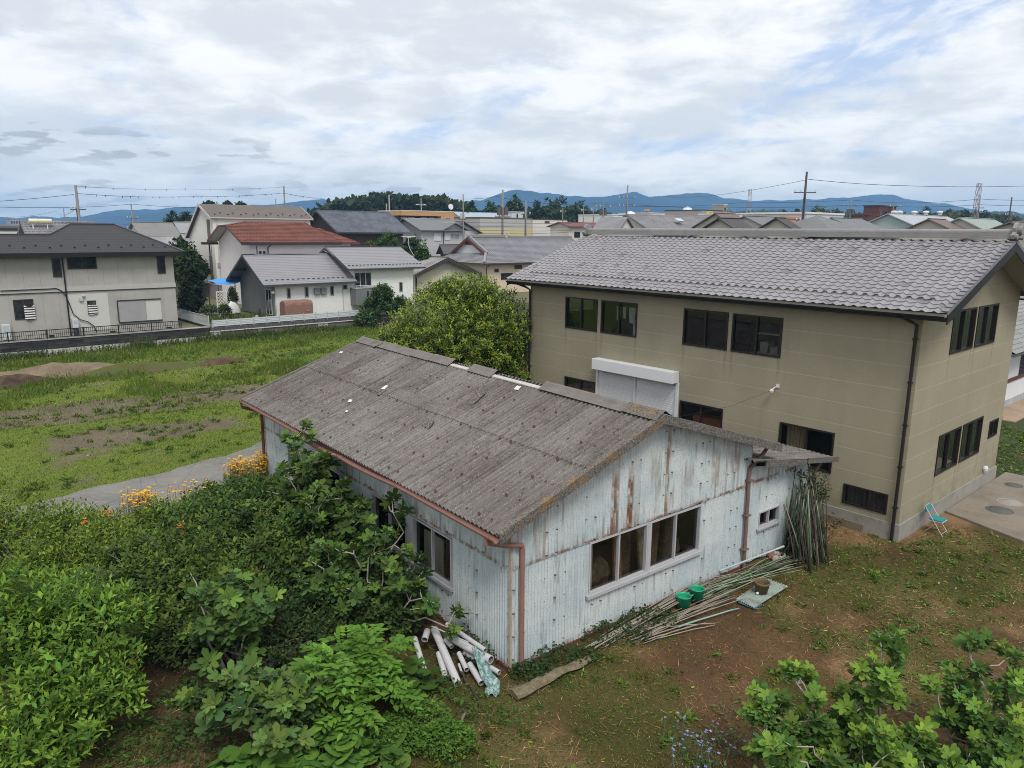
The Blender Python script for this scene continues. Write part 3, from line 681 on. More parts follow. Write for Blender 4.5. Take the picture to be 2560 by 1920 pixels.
# ================================================================== the corrugated shed
SH_A = R(128.3 - 90)
def build_shed():
    t = thing('corrugated_shed', 'old rusting pale blue corrugated iron shed under a lichened grey slate roof', 'shed', (0.0116, 12.0408, 0), SH_A)
    L, W = 12.05, 7.11
    xr, zr = 3.53, 4.30; xe, ze = -0.52, 2.86; xe2, ze2 = 7.76, 2.95
    yn, yf = -0.34, 12.39
    gab = [(1.90, 5.30, .91, 2.00)]; lef = [(6.80, 10.22, .90, 1.93), (1.87, 5.15, .90, 1.93)]
    zu = lambda x: (ze + (zr - ze) * (x - xe) / (xr - xe) if x < xr else ze2 + (zr - ze2) * (xe2 - x) / (xe2 - xr)) - .09
    w = MB(); pitch, amp = 0.076, 0.012
    def strip(fn, u0, u1, top, bot, out):
        """corrugated strip between u0 and u1; top and bot are functions of u"""
        k = max(1, round((u1 - u0) / pitch)); us = np.linspace(u0, u1, k * 6 + 1); off = amp * np.cos(2 * np.pi * us / pitch)
        w.grid_surf([[fn(u, bot(u), o + out) for u, o in zip(us, off)], [fn(u, top(u), o + out) for u, o in zip(us, off)]])
    fg = lambda u, z, o: (u, -o, z)                  # gable wall
    fl = lambda u, z, o: (-o, u, z)                  # long wall with the windows
    fb = lambda u, z, o: (u, L + o, z); fr_ = lambda u, z, o: (W + o, u, z)
    c = lambda k: (lambda u: k)
    foot = lambda u: 0.05 + .05 * math.sin(u * 7.3) * math.sin(u * 2.1)
    strip(fg, 0, 1.90, c(2.0), foot, 0); strip(fg, 5.30, W, c(2.06), foot, 0); strip(fg, 1.90, 5.30, c(.91), foot, 0)
    strip(fg, 0, W, zu, lambda u: 1.98 + .011 * u, .014)
    for a, b in ((0, 1.87), (5.15, 6.80), (10.22, L)): strip(fl, a, b, c(1.97), foot, 0)
    for a, b, z0, z1 in lef: strip(fl, a, b, c(z0), foot, 0)
    strip(fl, 0, L, c(zu(0)), c(1.95), .014)
    strip(fb, 0, W, zu, c(0), 0); strip(fr_, 0, L, c(zu(W)), c(0), 0)
    wl = w.build('wall', M_corr, t)
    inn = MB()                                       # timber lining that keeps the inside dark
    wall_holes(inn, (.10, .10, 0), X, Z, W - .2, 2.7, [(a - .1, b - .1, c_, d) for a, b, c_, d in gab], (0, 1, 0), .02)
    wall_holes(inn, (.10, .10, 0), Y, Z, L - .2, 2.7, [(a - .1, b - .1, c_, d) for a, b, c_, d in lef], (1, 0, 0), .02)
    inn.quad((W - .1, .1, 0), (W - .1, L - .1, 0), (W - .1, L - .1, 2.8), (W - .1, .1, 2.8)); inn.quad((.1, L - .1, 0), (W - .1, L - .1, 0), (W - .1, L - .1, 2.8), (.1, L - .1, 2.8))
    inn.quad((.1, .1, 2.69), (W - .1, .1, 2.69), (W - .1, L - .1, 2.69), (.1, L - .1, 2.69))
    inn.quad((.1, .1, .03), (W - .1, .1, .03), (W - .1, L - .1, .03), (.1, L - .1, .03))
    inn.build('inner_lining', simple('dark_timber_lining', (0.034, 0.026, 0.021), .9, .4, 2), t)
    # corner trims and red plinth
    k = MB(); k.box(-.03, .005, -.032, .035, .02, zu(0) - .02); k.build('corner_trim', simple('rusty_corner_strip', (.36, .30, .24), .7, .5, 7), t)
    k = MB(); k.box(-.012, W + .012, -.018, .06, -.2, .06); k.box(-.018, .06, -.012, L, -.2, .06); k.build('plinth', simple('red_brown_plinth', (0.13, 0.048, 0.036), .9, .35, 5), t)
    # windows
    g1 = window(t, (0, 0, 0), X, Z, (0, -1, 0), 1.90, 3.56, .91, 2.00, M_alu, M_glass, .036, 2, .03, .07, M_alu)
    g2 = window(t, (0, 0, 0), X, Z, (0, -1, 0), 3.64, 5.30, .91, 2.00, M_alu, M_glass, .036, 2, .03, .07, M_alu)
    mu = MB(); mu.box(3.562, 3.638, -.035, .06, .80, 2.0); mu.build('window_mullion', M_alu, t)
    for a, b in ((6.80, 8.48), (8.54, 10.22), (1.87, 3.34), (3.62, 5.15)):
        window(t, (0, 0, 0), Y, Z, (-1, 0, 0), a, b, .90, 1.93, M_alu, M_glass, .036, 2, .03, .07, M_alu)
    for a, b in ((3.342, 3.618), (8.482, 8.538)): mu = MB(); mu.box(-.035, .06, a, b, .84, 1.93); mu.build('window_mullion', M_alu, t)
    # roof sheets in two courses a side
    rf = MB()
    def side(x0, z0, sgn):
        S = math.hypot(xr - x0, zr - z0); es = np.array([(xr - x0) / S, 0, (zr - z0) / S]); n = np.array([-es[2], 0, es[0]]) * sgn
        O = np.array([x0, yn, z0]); h = S * .515
        corr_sheet(rf, O, Y, es, n, yf - yn, h + .12, .13, .028, 6, 3)
        corr_sheet(rf, O + es * h + n * .022, Y, es, n, yf - yn, S - h - .04, .13, .028, 6, 3)
        return S, es, n
    SL, esl, nl = side(xe, ze, 1); side(xe2, ze2, -1)
    rf.build('roof', M_slate, t)
    ub = MB(); ub.poly([(xe + .05, yn + .02, ze - .03), (xe + .05, yf - .02, ze - .03), (xr, yf - .02, zr - .05), (xr, yn + .02, zr - .05)]); ub.poly([(xr, yn + .02, zr - .05), (xr, yf - .02, zr - .05), (xe2 - .05, yf - .02, ze2 - .03), (xe2 - .05, yn + .02, ze2 - .03)])
    ub.build('roof_lining', simple('dark_roof_lining', (.05, .045, .04), .9), t)
    # ridge caps; two stretches have lost theirs and show white packing
    for y0, y1 in ((yn, .55), (.57, 1.65), (1.67, 3.15), (5.05, 6.05), (6.95, 7.95), (7.97, 8.95), (8.97, 9.9), (9.92, 10.9), (10.92, yf)):
        cp = MB(); j = random.uniform(-.012, .012)
        prof = [(-.27, -.075), (-.12, .0), (-.05, .055), (0, .072), (.05, .055), (.12, .0), (.27, -.075)]
        cp.grid_surf([[(xr + a, yy, zr + .055 + b + j + dz_) for a, b in prof] for yy, dz_ in ((y0, .0), (y1 + .03, .014))])
        cp.build('ridge_cap', M_lich if y0 < .5 else simple('cap_slate', (.150, .136, .126), .92, .42, 4, 25), t)
    pk = MB()
    for y0, y1 in ((3.15, 5.05), (6.05, 6.95)):
        pk.prism([(xr - .21, y0, zr - .035), (xr - .12, y0, zr - .003), (xr - .11, y0, zr + .022), (xr - .21, y0, zr - .01)], (0, y1 - y0, 0))
    pk.build('ridge_packing', simple('bare_white_packing', (.42, .40, .375), .8, .15), t)
    # verge boards at both ends
    for yy, mtl in ((yn - .02, M_lich), (yf - .01, M_lich2)):
        for a, b, m_ in ((( xe, ze), (xr, zr), mtl), ((xr, zr), (xe2, ze2), M_lich2)):
            vb = MB()
            vb.prism([(a[0], yy, a[1] - .13), (b[0], yy, b[1] - .13), (b[0], yy, b[1] + .055), (a[0], yy, a[1] + .055)], (0, .03, 0))
            vb.prism([(a[0], yy + .03, a[1] + .028), (b[0], yy + .03, b[1] + .028), (b[0], yy + .03, b[1] + .055), (a[0], yy + .03, a[1] + .055)], (0, .085, 0))
            vb.build('verge_board', m_, t)
    # gutter: half round, pulled loose in the middle
    def gut(y0, y1, sag, drop=(0, 0)):
        gb = MB(); ys = np.linspace(y0, y1, 9); q = []
        for yy in ys:
            k = (yy - y0) / (y1 - y0); dz_ = drop[0] * (1 - k) + drop[1] * k - sag * 4 * k * (1 - k)
            q.append([(xe - .035 + .06 * math.cos(a), yy, ze - .03 + dz_ + .06 * math.sin(a)) for a in np.linspace(math.pi * .97, 2.03 * math.pi, 8)])
        gb.grid_surf(q)
        for yy in (ys[0], ys[-1]): pass
        gb.build('gutter', M_gutter, t)
    gut(-.30, 3.0, .0, (-.03, -.005)); gut(3.0, 5.6, .03, (-.005, -.06)); gut(5.6, 8.1, .05, (-.05, -.09)); gut(8.1, 12.35, .0, (-.02, .0))
    fs = MB(); fs.box(xe + .06, xe + .10, yn + .05, yf - .05, ze - .16, ze - .03); fs.build('eaves_board', M_rustbr, t)
    d = MB(); d.tube([(xe - .035, -.02, ze - .09), (xe - .035, -.02, ze - .24)], .05, 10); d.tube([(xe - .035, -.02, ze - .20), (-.15, -.085, 2.52), (.17, -.085, 2.44), (.18, -.085, 2.36), (.19, -.085, .0)], .046, 10)
    d.build('downpipe', M_gutter, t)
    d = MB(); d.tube([(xe - .035, 12.30, ze - .08), (xe - .03, 12.30, ze - .22), (-.08, 12.05, 2.48), (-.08, 12.0, 2.40), (-.08, 12.0, .0)], .045, 8); d.build('downpipe', M_rustbr, t)
    d = MB(); d.tube([(7.62, -.06, 2.90), (7.50, -.08, 2.82), (6.95, -.09, 2.52), (6.92, -.09, 2.42), (6.98, -.09, .0)], .045, 8)
    for zz in (2.2, 1.35, .5): d.box(6.88, 7.04, -.15, -.015, zz, zz + .04)
    d.build('downpipe', simple('rusty_mauve_pipe', (.17, .105, .09), .7, .3), t)
    wr = MB(); wr.tube([(xe - .02, y_, ze - .10 - .22 * math.sin((y_ - 5.9) / 2.6 * math.pi)) for y_ in np.linspace(5.9, 8.5, 12)], .008, 5); wr.build('loose_wire', M_white, t)
    # lean-to annex on the far side of the gable
    ax0, ax1, aL = W + .03, 9.72, 4.6
    w2 = MB()
    zt = lambda u: 2.50 - (u - 7.1) * .17
    w = w2
    strip(lambda u, z, o: (u, .02 - o, z), ax0, 7.60, zt, foot, 0); strip(lambda u, z, o: (u, .02 - o, z), 8.46, ax1, zt, foot, 0)
    strip(lambda u, z, o: (u, .02 - o, z), 7.60, 8.46, c(.84), foot, 0); strip(lambda u, z, o: (u, .02 - o, z), 7.60, 8.46, zt, c(1.25), 0)
    strip(lambda u, z, o: (ax1 + o, u, z), .02, aL, c(2.02), c(0), 0); strip(lambda u, z, o: (u, aL - o, z), ax0, ax1, zt, c(0), 0)
    w2.build('annex_wall', M_corr, t)
    w3 = MB(); w3.box(7.5, 8.6, .30, .34, .5, 1.6); w3.build('annex_dark_backing', simple('dark_backing', (.03, .028, .026), .9), t)  # dark sheet behind the window stands in for the unlit inside
    a2 = MB(); S2 = math.hypot(3.65, .60); e2 = np.array([-3.65 / S2, 0, .60 / S2]); n2 = np.array([e2[2], 0, -e2[0]])
    corr_sheet(a2, (10.43, -.36, 2.17), Y, e2, n2, aL + .6, S2, .13, .028, 6, 3)
    a2.build('annex_roof', M_slate, t)
    a3 = MB(); a3.prism([(10.43, -.38, 2.08), (8.95, -.38, 2.32), (8.95, -.38, 2.46), (10.43, -.38, 2.22)], (0, .03, 0)); a3.prism([(8.90, -.37, 2.30), (7.15, -.37, 2.58), (7.15, -.37, 2.74), (8.90, -.37, 2.43)], (0, .03, 0)); a3.build('annex_verge_board', M_lich2, t)
    window(t, (0, .02, 0), X, Z, (0, -1, 0), 7.60, 8.46, .84, 1.25, M_alu, M_glass, .03, 2, .03, .05, M_alu)
    d = MB(); d.tube([(10.15, -.10, 2.12), (9.82, -.12, 1.92), (9.78, -.10, 1.80), (9.78, -.10, 0)], .04, 8); d.build('downpipe', simple('rusty_mauve_pipe', (.17, .105, .09), .7, .3), t)
    return t
build_shed()
def shed_pt(x, y, z=0.0):
    return np.array([0.0116 + x * math.cos(SH_A) - y * math.sin(SH_A), 12.0408 + x * math.sin(SH_A) + y * math.cos(SH_A), z])
def house_pt(x, y, z=0.0):
    return np.array([10.056 + x * math.cos(GA) - y * math.sin(GA), 18.001 + x * math.sin(GA) + y * math.cos(GA), z])

# ================================================================== ground
def ell(x, y, cx, cy, rx, ry, rot=0.0):
    c, s = math.cos(rot), math.sin(rot); a = (x - cx) * c + (y - cy) * s; b = -(x - cx) * s + (y - cy) * c
    return np.exp(-((a / rx) ** 2 + (b / ry) ** 2))
ROAD_C = [(-26.0, 6.5), (-19.0, 12.8), (-12.6, 19.4), (-9.4, 23.2), (-7.4, 27.0), (-5.4, 32.0), (-4.2, 38.0)]    # middle of the drive
def road_dist(x, y):
    """signed distance to the middle line: positive on the field side"""
    x = np.asarray(x, float); y = np.asarray(y, float); best = np.full(x.shape, 1e9); sg = np.ones(x.shape)
    for (x0, y0), (x1, y1) in zip(ROAD_C[:-1], ROAD_C[1:]):
        dx_, dy_ = x1 - x0, y1 - y0; L2 = dx_ * dx_ + dy_ * dy_
        k = np.clip(((x - x0) * dx_ + (y - y0) * dy_) / L2, 0, 1)
        d = np.hypot(x - x0 - k * dx_, y - y0 - k * dy_); s = np.sign(-(x - x0) * dy_ + (y - y0) * dx_)
        sg = np.where(d < best, s, sg); best = np.minimum(best, d)
    return best * sg
def vw(x, y, z=0.0): p = on_z(x * V, y * V, z); return float(p[0]), float(p[1])
def sstep(a, lo, hi): t = np.clip((a - lo) / (hi - lo), 0, 1); return t * t * (3 - 2 * t)
BARE = [(*vw(340, 872), 5.0, 2.3, .55), (*vw(140, 892), 4.6, 2.2, .5), (*vw(250, 942), 2.4, 1.2, .5), (*vw(420, 925), 2.2, 1.0, .6), (*vw(40, 905), 3.0, 1.4, .5), (*vw(520, 850), 2.6, 1.2, .6)]
def bare_field(x, y):
    m = 0
    for b in BARE: m = m + ell(x, y, *b)
    n = fbm(x, y, 3.0, 5, 4)
    n2 = fbm(x, y, .9, 15, 3); return sstep(m + (n - .5) * 1.5 + (n2 - .5) * .9, .26, .74) * .92
def green_yard(x, y):
    """share of green in the mown brown yard"""
    n = fbm(x, y, 2.4, 21, 4); n2 = fbm(x, y, 6.0, 31, 2)
    extra = ell(x, y, 8.6, 15.6, 3.0, 2.2, .7) * .35 + ell(x, y, 11.5, 16.5, 2.5, 1.5, .6) * .3 + ell(x, y, *vw(1000, 1600), 6, 1.0) * .12 + ell(x, y, *vw(1150, 1480), 1.2, .5, .6) * .5
    brown = ell(x, y, *vw(1500, 1420), 2.0, 1.2) * .10 + ell(x, y, *vw(1900, 1420), 2.5, .8) * .10
    extra = extra + sstep(x, 13, 17) * sstep(y, 21, 25) * .4; n3 = fbm(x, y, .7, 25, 3); return sstep(n * .75 + n2 * .3 + (n3 - .5) * .45 + extra - brown, .48, .76)
def ground_h(x, y):
    rd = road_dist(x, y)
    h = (fbm(x, y, 5.0, 41, 3) - .5) * .16 + (fbm(x, y, .9, 51, 2) - .5) * .035
    near = sstep(np.hypot(x - 6, y - 14), 9, 14)
    h = h * (.35 + .65 * near) * sstep(np.abs(rd), 1.6, 2.6)
    lip = ell(x, y, *vw(300, 905), 3.5, .35, .55) * .12
    h = h + lip
    # no lumps against the buildings
    q = -x * math.sin(GA) + y * math.cos(GA); p = x * math.cos(GA) + y * math.sin(GA)
    h = h * np.where((p > 17) & (q > 0) & (q < 22), .15, 1.0)
    out = sstep(np.maximum(np.abs(x), np.abs(y - 20)), 60, 90)
    return h * (1 - out) - 0.012
def axis_vals(lo, hi, step, far):
    a = list(np.arange(lo, hi + 1e-6, step)); s = step; k = hi
    while k < far: s *= 1.35; k += s; a.append(k)
    s = step; k = lo
    while k > -far: s *= 1.35; k -= s; a.insert(0, k)
    return np.array(a)
gx = axis_vals(-38, 22, .22, 14000); gy = axis_vals(4, 62, .22, 14000)
GX, GY = np.meshgrid(gx, gy)
GZ = ground_h(GX, GY)
def mat_ground():
    m, g, out = new_mat('yard_and_field_soil')
    at = g.new('ShaderNodeAttribute', attribute_name='tint').outputs['Color']
    co = obj_co(g)
    a = g.noise(co, 1.6, 6, 0.7); b = g.noise(co, 11, 5, 0.75); c3 = g.noise(co, 55, 3, 0.75)
    k = g.m('ADD', -0.10, g.m('ADD', g.m('MULTIPLY', a, .50), g.m('ADD', g.m('MULTIPLY', b, .95), g.m('MULTIPLY', c3, .70))))
    s = g.new('ShaderNodeVectorMath', operation='SCALE'); g.l.new(at, s.inputs[0]); g.put(s.inputs['Scale'], k)
    c = g.mix(g.ramp(c3, .66, .74, 0, .55), s.outputs[0], (0.22, 0.18, 0.13))
    finish(g, out, c, 0.95, bump(g, g.m('ADD', b, c3), .7, .03), spec=0.1)
    return m
M_ground = mat_ground()
def build_ground():
    rd = road_dist(GX, GY); field = sstep(rd, -.5, 1.0)
    bf = bare_field(GX, GY); gr = green_yard(GX, GY)
    n = fbm(GX, GY, 1.3, 61, 4)[..., None]; n2 = fbm(GX, GY, 4.5, 71, 3)[..., None]
    fg = (1 - n2) * np.array((.085, .130, .022)) + n2 * np.array((.165, .190, .036))
    fs = (1 - n) * np.array((.105, .082, .060)) + n * np.array((.165, .130, .098))
    fcol = fg * (1 - bf[..., None]) + fs * bf[..., None]
    yb = (1 - n) * np.array((.048, .027, .014)) + n * np.array((.150, .088, .045))
    st = sstep(fbm(GX, GY, 1.7, 81, 3), .52, .70)[..., None]
    yb = yb * (1 - .75 * st) + np.array((.285, .180, .094)) * .75 * st
    yg = np.array((.062, .076, .018)) * (.7 + .6 * n)
    ycol = yb * (1 - .7 * gr[..., None]) + yg * .7 * gr[..., None]
    # soil colour gets darker towards the middle of the thicket
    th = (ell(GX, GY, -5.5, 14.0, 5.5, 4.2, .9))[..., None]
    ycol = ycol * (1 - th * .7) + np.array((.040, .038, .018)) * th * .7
    col = ycol * (1 - field[..., None]) + fcol * field[..., None]
    bh = (sstep(GX, 1, 4) * sstep(GY + .75 * GX, 33, 36))[..., None]; col = col * (1 - bh) + np.array((.050, .066, .030)) * (.7 + .6 * n) * bh
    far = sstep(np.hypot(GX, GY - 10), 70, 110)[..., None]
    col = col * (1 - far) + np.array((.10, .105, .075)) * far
    P = np.stack((GX, GY, GZ), -1); a, b = GX.shape
    idx = (np.arange(a - 1)[:, None] * b + np.arange(b - 1)[None, :]).ravel()
    loops = np.stack((idx, idx + 1, idx + b + 1, idx + b), 1).ravel()
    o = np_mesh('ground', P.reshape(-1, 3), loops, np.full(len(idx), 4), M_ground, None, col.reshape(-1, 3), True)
    setting(o)
build_ground()
def mat_asphalt():
    m, g, out = new_mat('worn_asphalt')
    co = obj_co(g); a = g.noise(co, .5, 5, .6); b = g.noise(co, 60, 3, .7); c3 = g.noise(co, 4, 5, .7)
    c = g.mix(g.ramp(a, .35, .65), (.165, .158, .148), (.215, .205, .190)); c = g.mix(g.ramp(b, .45, .7, 0, .5), c, (.08, .078, .074))
    c = g.mix(g.ramp(c3, .50, .70, 0, .55), c, (.25, .23, .19)); c = g.mix(g.ramp(g.voro(co, .9, 'DISTANCE_TO_EDGE'), 0, .012, .45, 0), c, (.06, .058, .05))
    finish(g, out, c, .92, bump(g, b, .35, .01), spec=.15); return m
def build_road():
    pts = np.array(ROAD_C); k = np.linspace(0, len(pts) - 1, 60)
    xs = np.interp(k, range(len(pts)), pts[:, 0]); ys = np.interp(k, range(len(pts)), pts[:, 1])
    for _ in range(4): xs[1:-1] = (xs[:-2] + xs[1:-1] * 2 + xs[2:]) / 4; ys[1:-1] = (ys[:-2] + ys[1:-1] * 2 + ys[2:]) / 4
    tx, ty = np.gradient(xs), np.gradient(ys); n = np.hypot(tx, ty); nx, ny = -ty / n, tx / n
    mb = MB(); w = np.linspace(-1.55, 1.5, 7)
    wob = .12 * np.sin(np.arange(60) * .9) + .07 * np.sin(np.arange(60) * 2.3)
    G_ = [[(xs[i] + nx[i] * (j + (wob[i] if abs(j) > 1.4 else 0)), ys[i] + ny[i] * (j + (wob[i] if abs(j) > 1.4 else 0)), .018 - .012 * (abs(j) / 1.55) ** 2) for j in w] for i in range(60)]
    mb.grid_surf(G_); setting(mb.build('driveway', mat_asphalt(), None, True))
build_road()

# ------------------------------------------------------------------ concrete pad beside the house with its inspection covers
def build_pad():
    mb = MB(); P = [house_pt(*k) for k in ((3.22, -.06), (8.7, -.06), (8.9, -5.5), (2.25, -5.5), (2.45, -2.2))]
    mb.prism([(p[0], p[1], -.10) for p in P], (0, 0, .145)); o = mb.build('concrete_pavement', mat_concrete('stained_pavement_concrete', (.235, .205, .165), (.10, .075, .055)), None, bevel=.012); setting(o)
    M_cov = mat_concrete('grey_cover', (.115, .118, .110), (.05, .05, .047))
    for (x, y), r, lb in (((4.5, -1.07), .34, 'large grey round inspection cover nearest the folding chair'), ((5.47, -1.06), .33, 'pale flush round inspection cover in the middle of the concrete pavement'), ((7.35, -.66), .24, 'small dark round inspection cover near the far end of the concrete pavement')):
        c = MB(); p = house_pt(x, y); c.lathe((p[0], p[1], .046), [(0, .010), (r * .86, .010), (r * .88, .004), (r * .92, .004), (r * .94, .012), (r, .010), (r + .02, .0)], 28)
        o = c.build('inspection_cover', M_cov if r != .33 else M_conc, None, True); tag(o, lb, 'manhole cover', 'inspection covers in the concrete pavement')
build_pad()

# ================================================================== plants
def mat_leaf(name, rough=.6, trans=.30, spec=.16):
    m, g, out = new_mat(name)
    at = g.new('ShaderNodeAttribute', attribute_name='tint').outputs['Color']
    co = obj_co(g); n = g.noise(co, 14, 2, .6)
    s = g.new('ShaderNodeVectorMath', operation='SCALE'); g.l.new(at, s.inputs[0]); g.put(s.inputs['Scale'], g.m('ADD', .80, g.m('MULTIPLY', n, .4)))
    p = g.new('ShaderNodeBsdfPrincipled'); g.l.new(s.outputs[0], p.inputs['Base Color']); p.inputs['Roughness'].default_value = rough; p.inputs['Specular IOR Level'].default_value = spec
    t = g.new('ShaderNodeBsdfTranslucent'); s2 = g.new('ShaderNodeVectorMath', operation='MULTIPLY'); g.l.new(s.outputs[0], s2.inputs[0]); s2.inputs[1].default_value = (1.25, 1.35, .6)
    g.l.new(s2.outputs[0], t.inputs[0])
    mx = g.new('ShaderNodeMixShader'); mx.inputs[0].default_value = trans; g.l.new(p.outputs[0], mx.inputs[1]); g.l.new(t.outputs[0], mx.inputs[2]); g.l.new(mx.outputs[0], out.inputs[0])
    return m
M_leaf = mat_leaf('leaf'); M_leafm = mat_leaf('matt_leaf', .75, .24, .10); M_gloss = mat_leaf('glossy_leaf', .42, .20, .32)
M_grass = mat_leaf('grass_blade', .8, .25, .06)
M_bark = simple('grey_bark', (.155, .140, .118), .9, .3, 6); M_bark2 = simple('dark_bark', (.060, .048, .038), .95, .3, 5)
M_figbark = simple('pale_fig_bark', (.30, .275, .235), .85, .25, 8)

def blob_tips(blobs, n, shell=.2, lump=.22, low=-.25):
    """shoot tips spread through the outer layer of overlapping lumpy ellipsoids"""
    bl = np.array([b[:6] for b in blobs], float); wgt = (bl[:, 3] * bl[:, 4] + bl[:, 4] * bl[:, 5] + bl[:, 3] * bl[:, 5]); k = rng.choice(len(bl), n, p=wgt / wgt.sum())
    d = rand_dirs(n * 3); d = d[d[:, 2] > low][:n]
    while len(d) < n: e = rand_dirs(n); d = np.concatenate((d, e[e[:, 2] > low]))[:n]
    r = 1 - np.abs(rng.normal(0, shell, n)); r = np.clip(r, .15, 1.05)
    c = bl[k, :3]; rad = bl[k, 3:6]
    lumps = 1 + lump * (fbm(d[:, 0] * 3 + k * 7, d[:, 1] * 3 + d[:, 2] * 4, 1.0, 91, 3) - .5) * 2
    return c + d * rad * (r * lumps)[:, None], d, r
def shoots(tips, axes, tmpl, size, per, base, young, young_p, spread=.85, length=.25, lift=.15, hue=.12, val=.22, sjit=.25):
    """leaves set round each shoot; the last leaves of some shoots are young and paler"""
    n = len(tips); N = n * per
    ax = np.repeat(norm(axes), per, 0); tp = np.repeat(tips, per, 0)
    k = np.tile(np.arange(per) / max(1, per - 1), n)
    ang = np.tile(np.arange(per) * 2.4, n) + np.repeat(rng.random(n) * 6.28, per)
    s = norm(np.cross(ax, (0.31, 0.2, .93))); t = np.cross(ax, s)
    rad = s * np.cos(ang)[:, None] + t * np.sin(ang)[:, None]
    pos = tp - ax * (length * (1 - k))[:, None] + rad * .01
    dr = norm(rad * spread + ax * (.25 + .6 * k)[:, None] + np.array((0, 0, lift)) + rng.normal(0, .16, (N, 3)))
    up = norm(ax * .8 + np.array((0, 0, .8)) + rng.normal(0, .12, (N, 3)))
    sz = size * np.exp(np.clip(rng.normal(0, sjit, N), -.7, .5)) * (1 - .35 * k ** 3)
    col = tints(N, base, hue, val) * np.repeat(np.exp(rng.normal(0, .24, n)), per)[:, None]
    yp = np.repeat(rng.random(n) < young_p, per) * np.clip((k - .25) * 1.6, 0, 1)
    yc = tints(N, young, hue * .7, val * .7)
    col = col * (1 - yp[:, None]) + yc * yp[:, None]
    return scatter(tmpl, pos, dr, up, sz, col)
def curved(a, b, sag=.15, n=6, jit=.06):
    a = np.array(a, float); b = np.array(b, float); k = np.linspace(0, 1, n)[:, None]
    L = np.linalg.norm(b - a); off = rng.normal(0, jit * L, (n, 3)); off[0] = off[-1] = 0
    return a + (b - a) * k + np.array((0, 0, 1)) * (sag * L * np.sin(k * math.pi)) * rng.choice([-1, 1]) * .6 + off
def branches(par, base, tips, n, r0, mat, name='branches'):
    mb = MB(); sel = rng.choice(len(tips), min(n, len(tips)), replace=False)
    for i in sel:
        b = np.array(base, float) + rng.normal(0, .12, 3) * (1, 1, 0)
        p = curved(b, tips[i], .12, 7, .03); mb.tube(p, np.linspace(r0, r0 * .22, 7), 5, False)
    return mb.build(name, mat, par, True)
def bush(name, label, cat, base, blobs, n, tmpl, size, per, col, young, young_p=.5, group=None, mat=None, br=40, r0=.03, bmat=None, **kw):
    shell = kw.pop('shell', .2); low = kw.pop('low', -.25); lump = kw.pop('lump', .22); outw = kw.pop('outw', .75)
    t = thing(name, label, cat, (base[0], base[1], 0), 0, group)
    bl = [(b[0] - base[0], b[1] - base[1], *b[2:]) for b in blobs]
    tips, d, r = blob_tips(bl, n, shell, lump, low)
    ok = tips[:, 2] > .03; tips, d = tips[ok], d[ok]
    ax = norm(d * outw + np.array((0, 0, .55)) + rng.normal(0, .3, d.shape))
    p = shoots(tips, ax, tmpl, size, per, col, young, young_p, **kw)
    np_mesh('foliage', *p[:3], mat or M_leaf, t, p[3])
    if br: branches(t, (0, 0, 0), tips, br, r0, bmat or M_bark)
    return t

def fig_bush(name, label, cat, base, stems, per_stem=5, leaf=.21, leaves=8, col=(.060, .108, .028), young=(.115, .190, .035), group=None, extra=()):
    """fig: pale crooked limbs from the foot, each forking, with whorls of lobed leaves at the ends"""
    t = thing(name, label, cat, (base[0], base[1], 0), 0, group); B = np.array((base[0], base[1], 0.0))
    mb = MB(); tips = []; axs = []
    for s in stems:
        e = np.array(s, float) - B; a = rng.normal(0, .10, 3) * (1, 1, 0)
        p = curved(a, e, .10, 8, .035); mb.tube(p, np.linspace(.030, .010, 8), 6, False); tips.append(p[-1]); axs.append(p[-1] - p[-2])
        for j in range(per_stem):
            k = rng.integers(3, 7); st = p[k]; dd = norm(np.array([rng.normal(), rng.normal(), abs(rng.normal()) * .9 + .15]))
            q = curved(st, st + dd * rng.uniform(.25, .70), .1, 5, .05); mb.tube(q, np.linspace(.014, .006, 5), 5, False); tips.append(q[-1]); axs.append(q[-1] - q[-2])
    for e in extra: tips.append(np.array(e, float) - B); axs.append((0, 0, 1))
    mb.build('branches', M_figbark, t, True)
    tips = np.array(tips); axs = norm(np.array(axs, float)) + np.array((0, 0, .5))
    ok = tips[:, 2] > .05; tips = tips[ok]; axs = axs[ok]
    p = shoots(tips, axs, leaf_fig(), leaf, leaves, col, young, .5, spread=1.0, length=.20, lift=.10, hue=.10, val=.22, sjit=.25)
    np_mesh('foliage', *p[:3], M_leafm, t, p[3])
    return t
def fig_stems(c, rad, n, zlo, zhi):
    out = []
    for i in range(n):
        a = rng.random() * 6.28; r = math.sqrt(rng.random()); out.append((c[0] + math.cos(a) * r * rad[0], c[1] + math.sin(a) * r * rad[1], zlo + (zhi - zlo) * (1 - .6 * r * r) * rng.uniform(.7, 1.0)))
    return out

# --- the glossy evergreen between the shed and the house
bush('evergreen_tree', 'broad rounded evergreen tree with yellow green young shoots beside the beige house corner', 'tree', (-2.35, 29.3),
     [(-2.3, 29.2, 3.5, 2.9, 2.4, 2.3), (-3.7, 28.6, 2.7, 2.0, 1.7, 1.6), (-.9, 29.0, 3.7, 1.9, 1.4, 2.0), (-1.9, 29.4, 5.3, 1.5, 1.1, 1.0), (-4.6, 29.0, 2.2, 1.1, 1.1, .9), (-.6, 28.8, 2.2, 1.5, 1.2, 1.4)],
     6600, leaf_lance(.38, .05, .18), .155, 9, (.080, .132, .016), (.250, .295, .028), .68, mat=M_gloss, br=60, r0=.07, bmat=M_bark2, shell=.15, lump=.20, low=-.55)
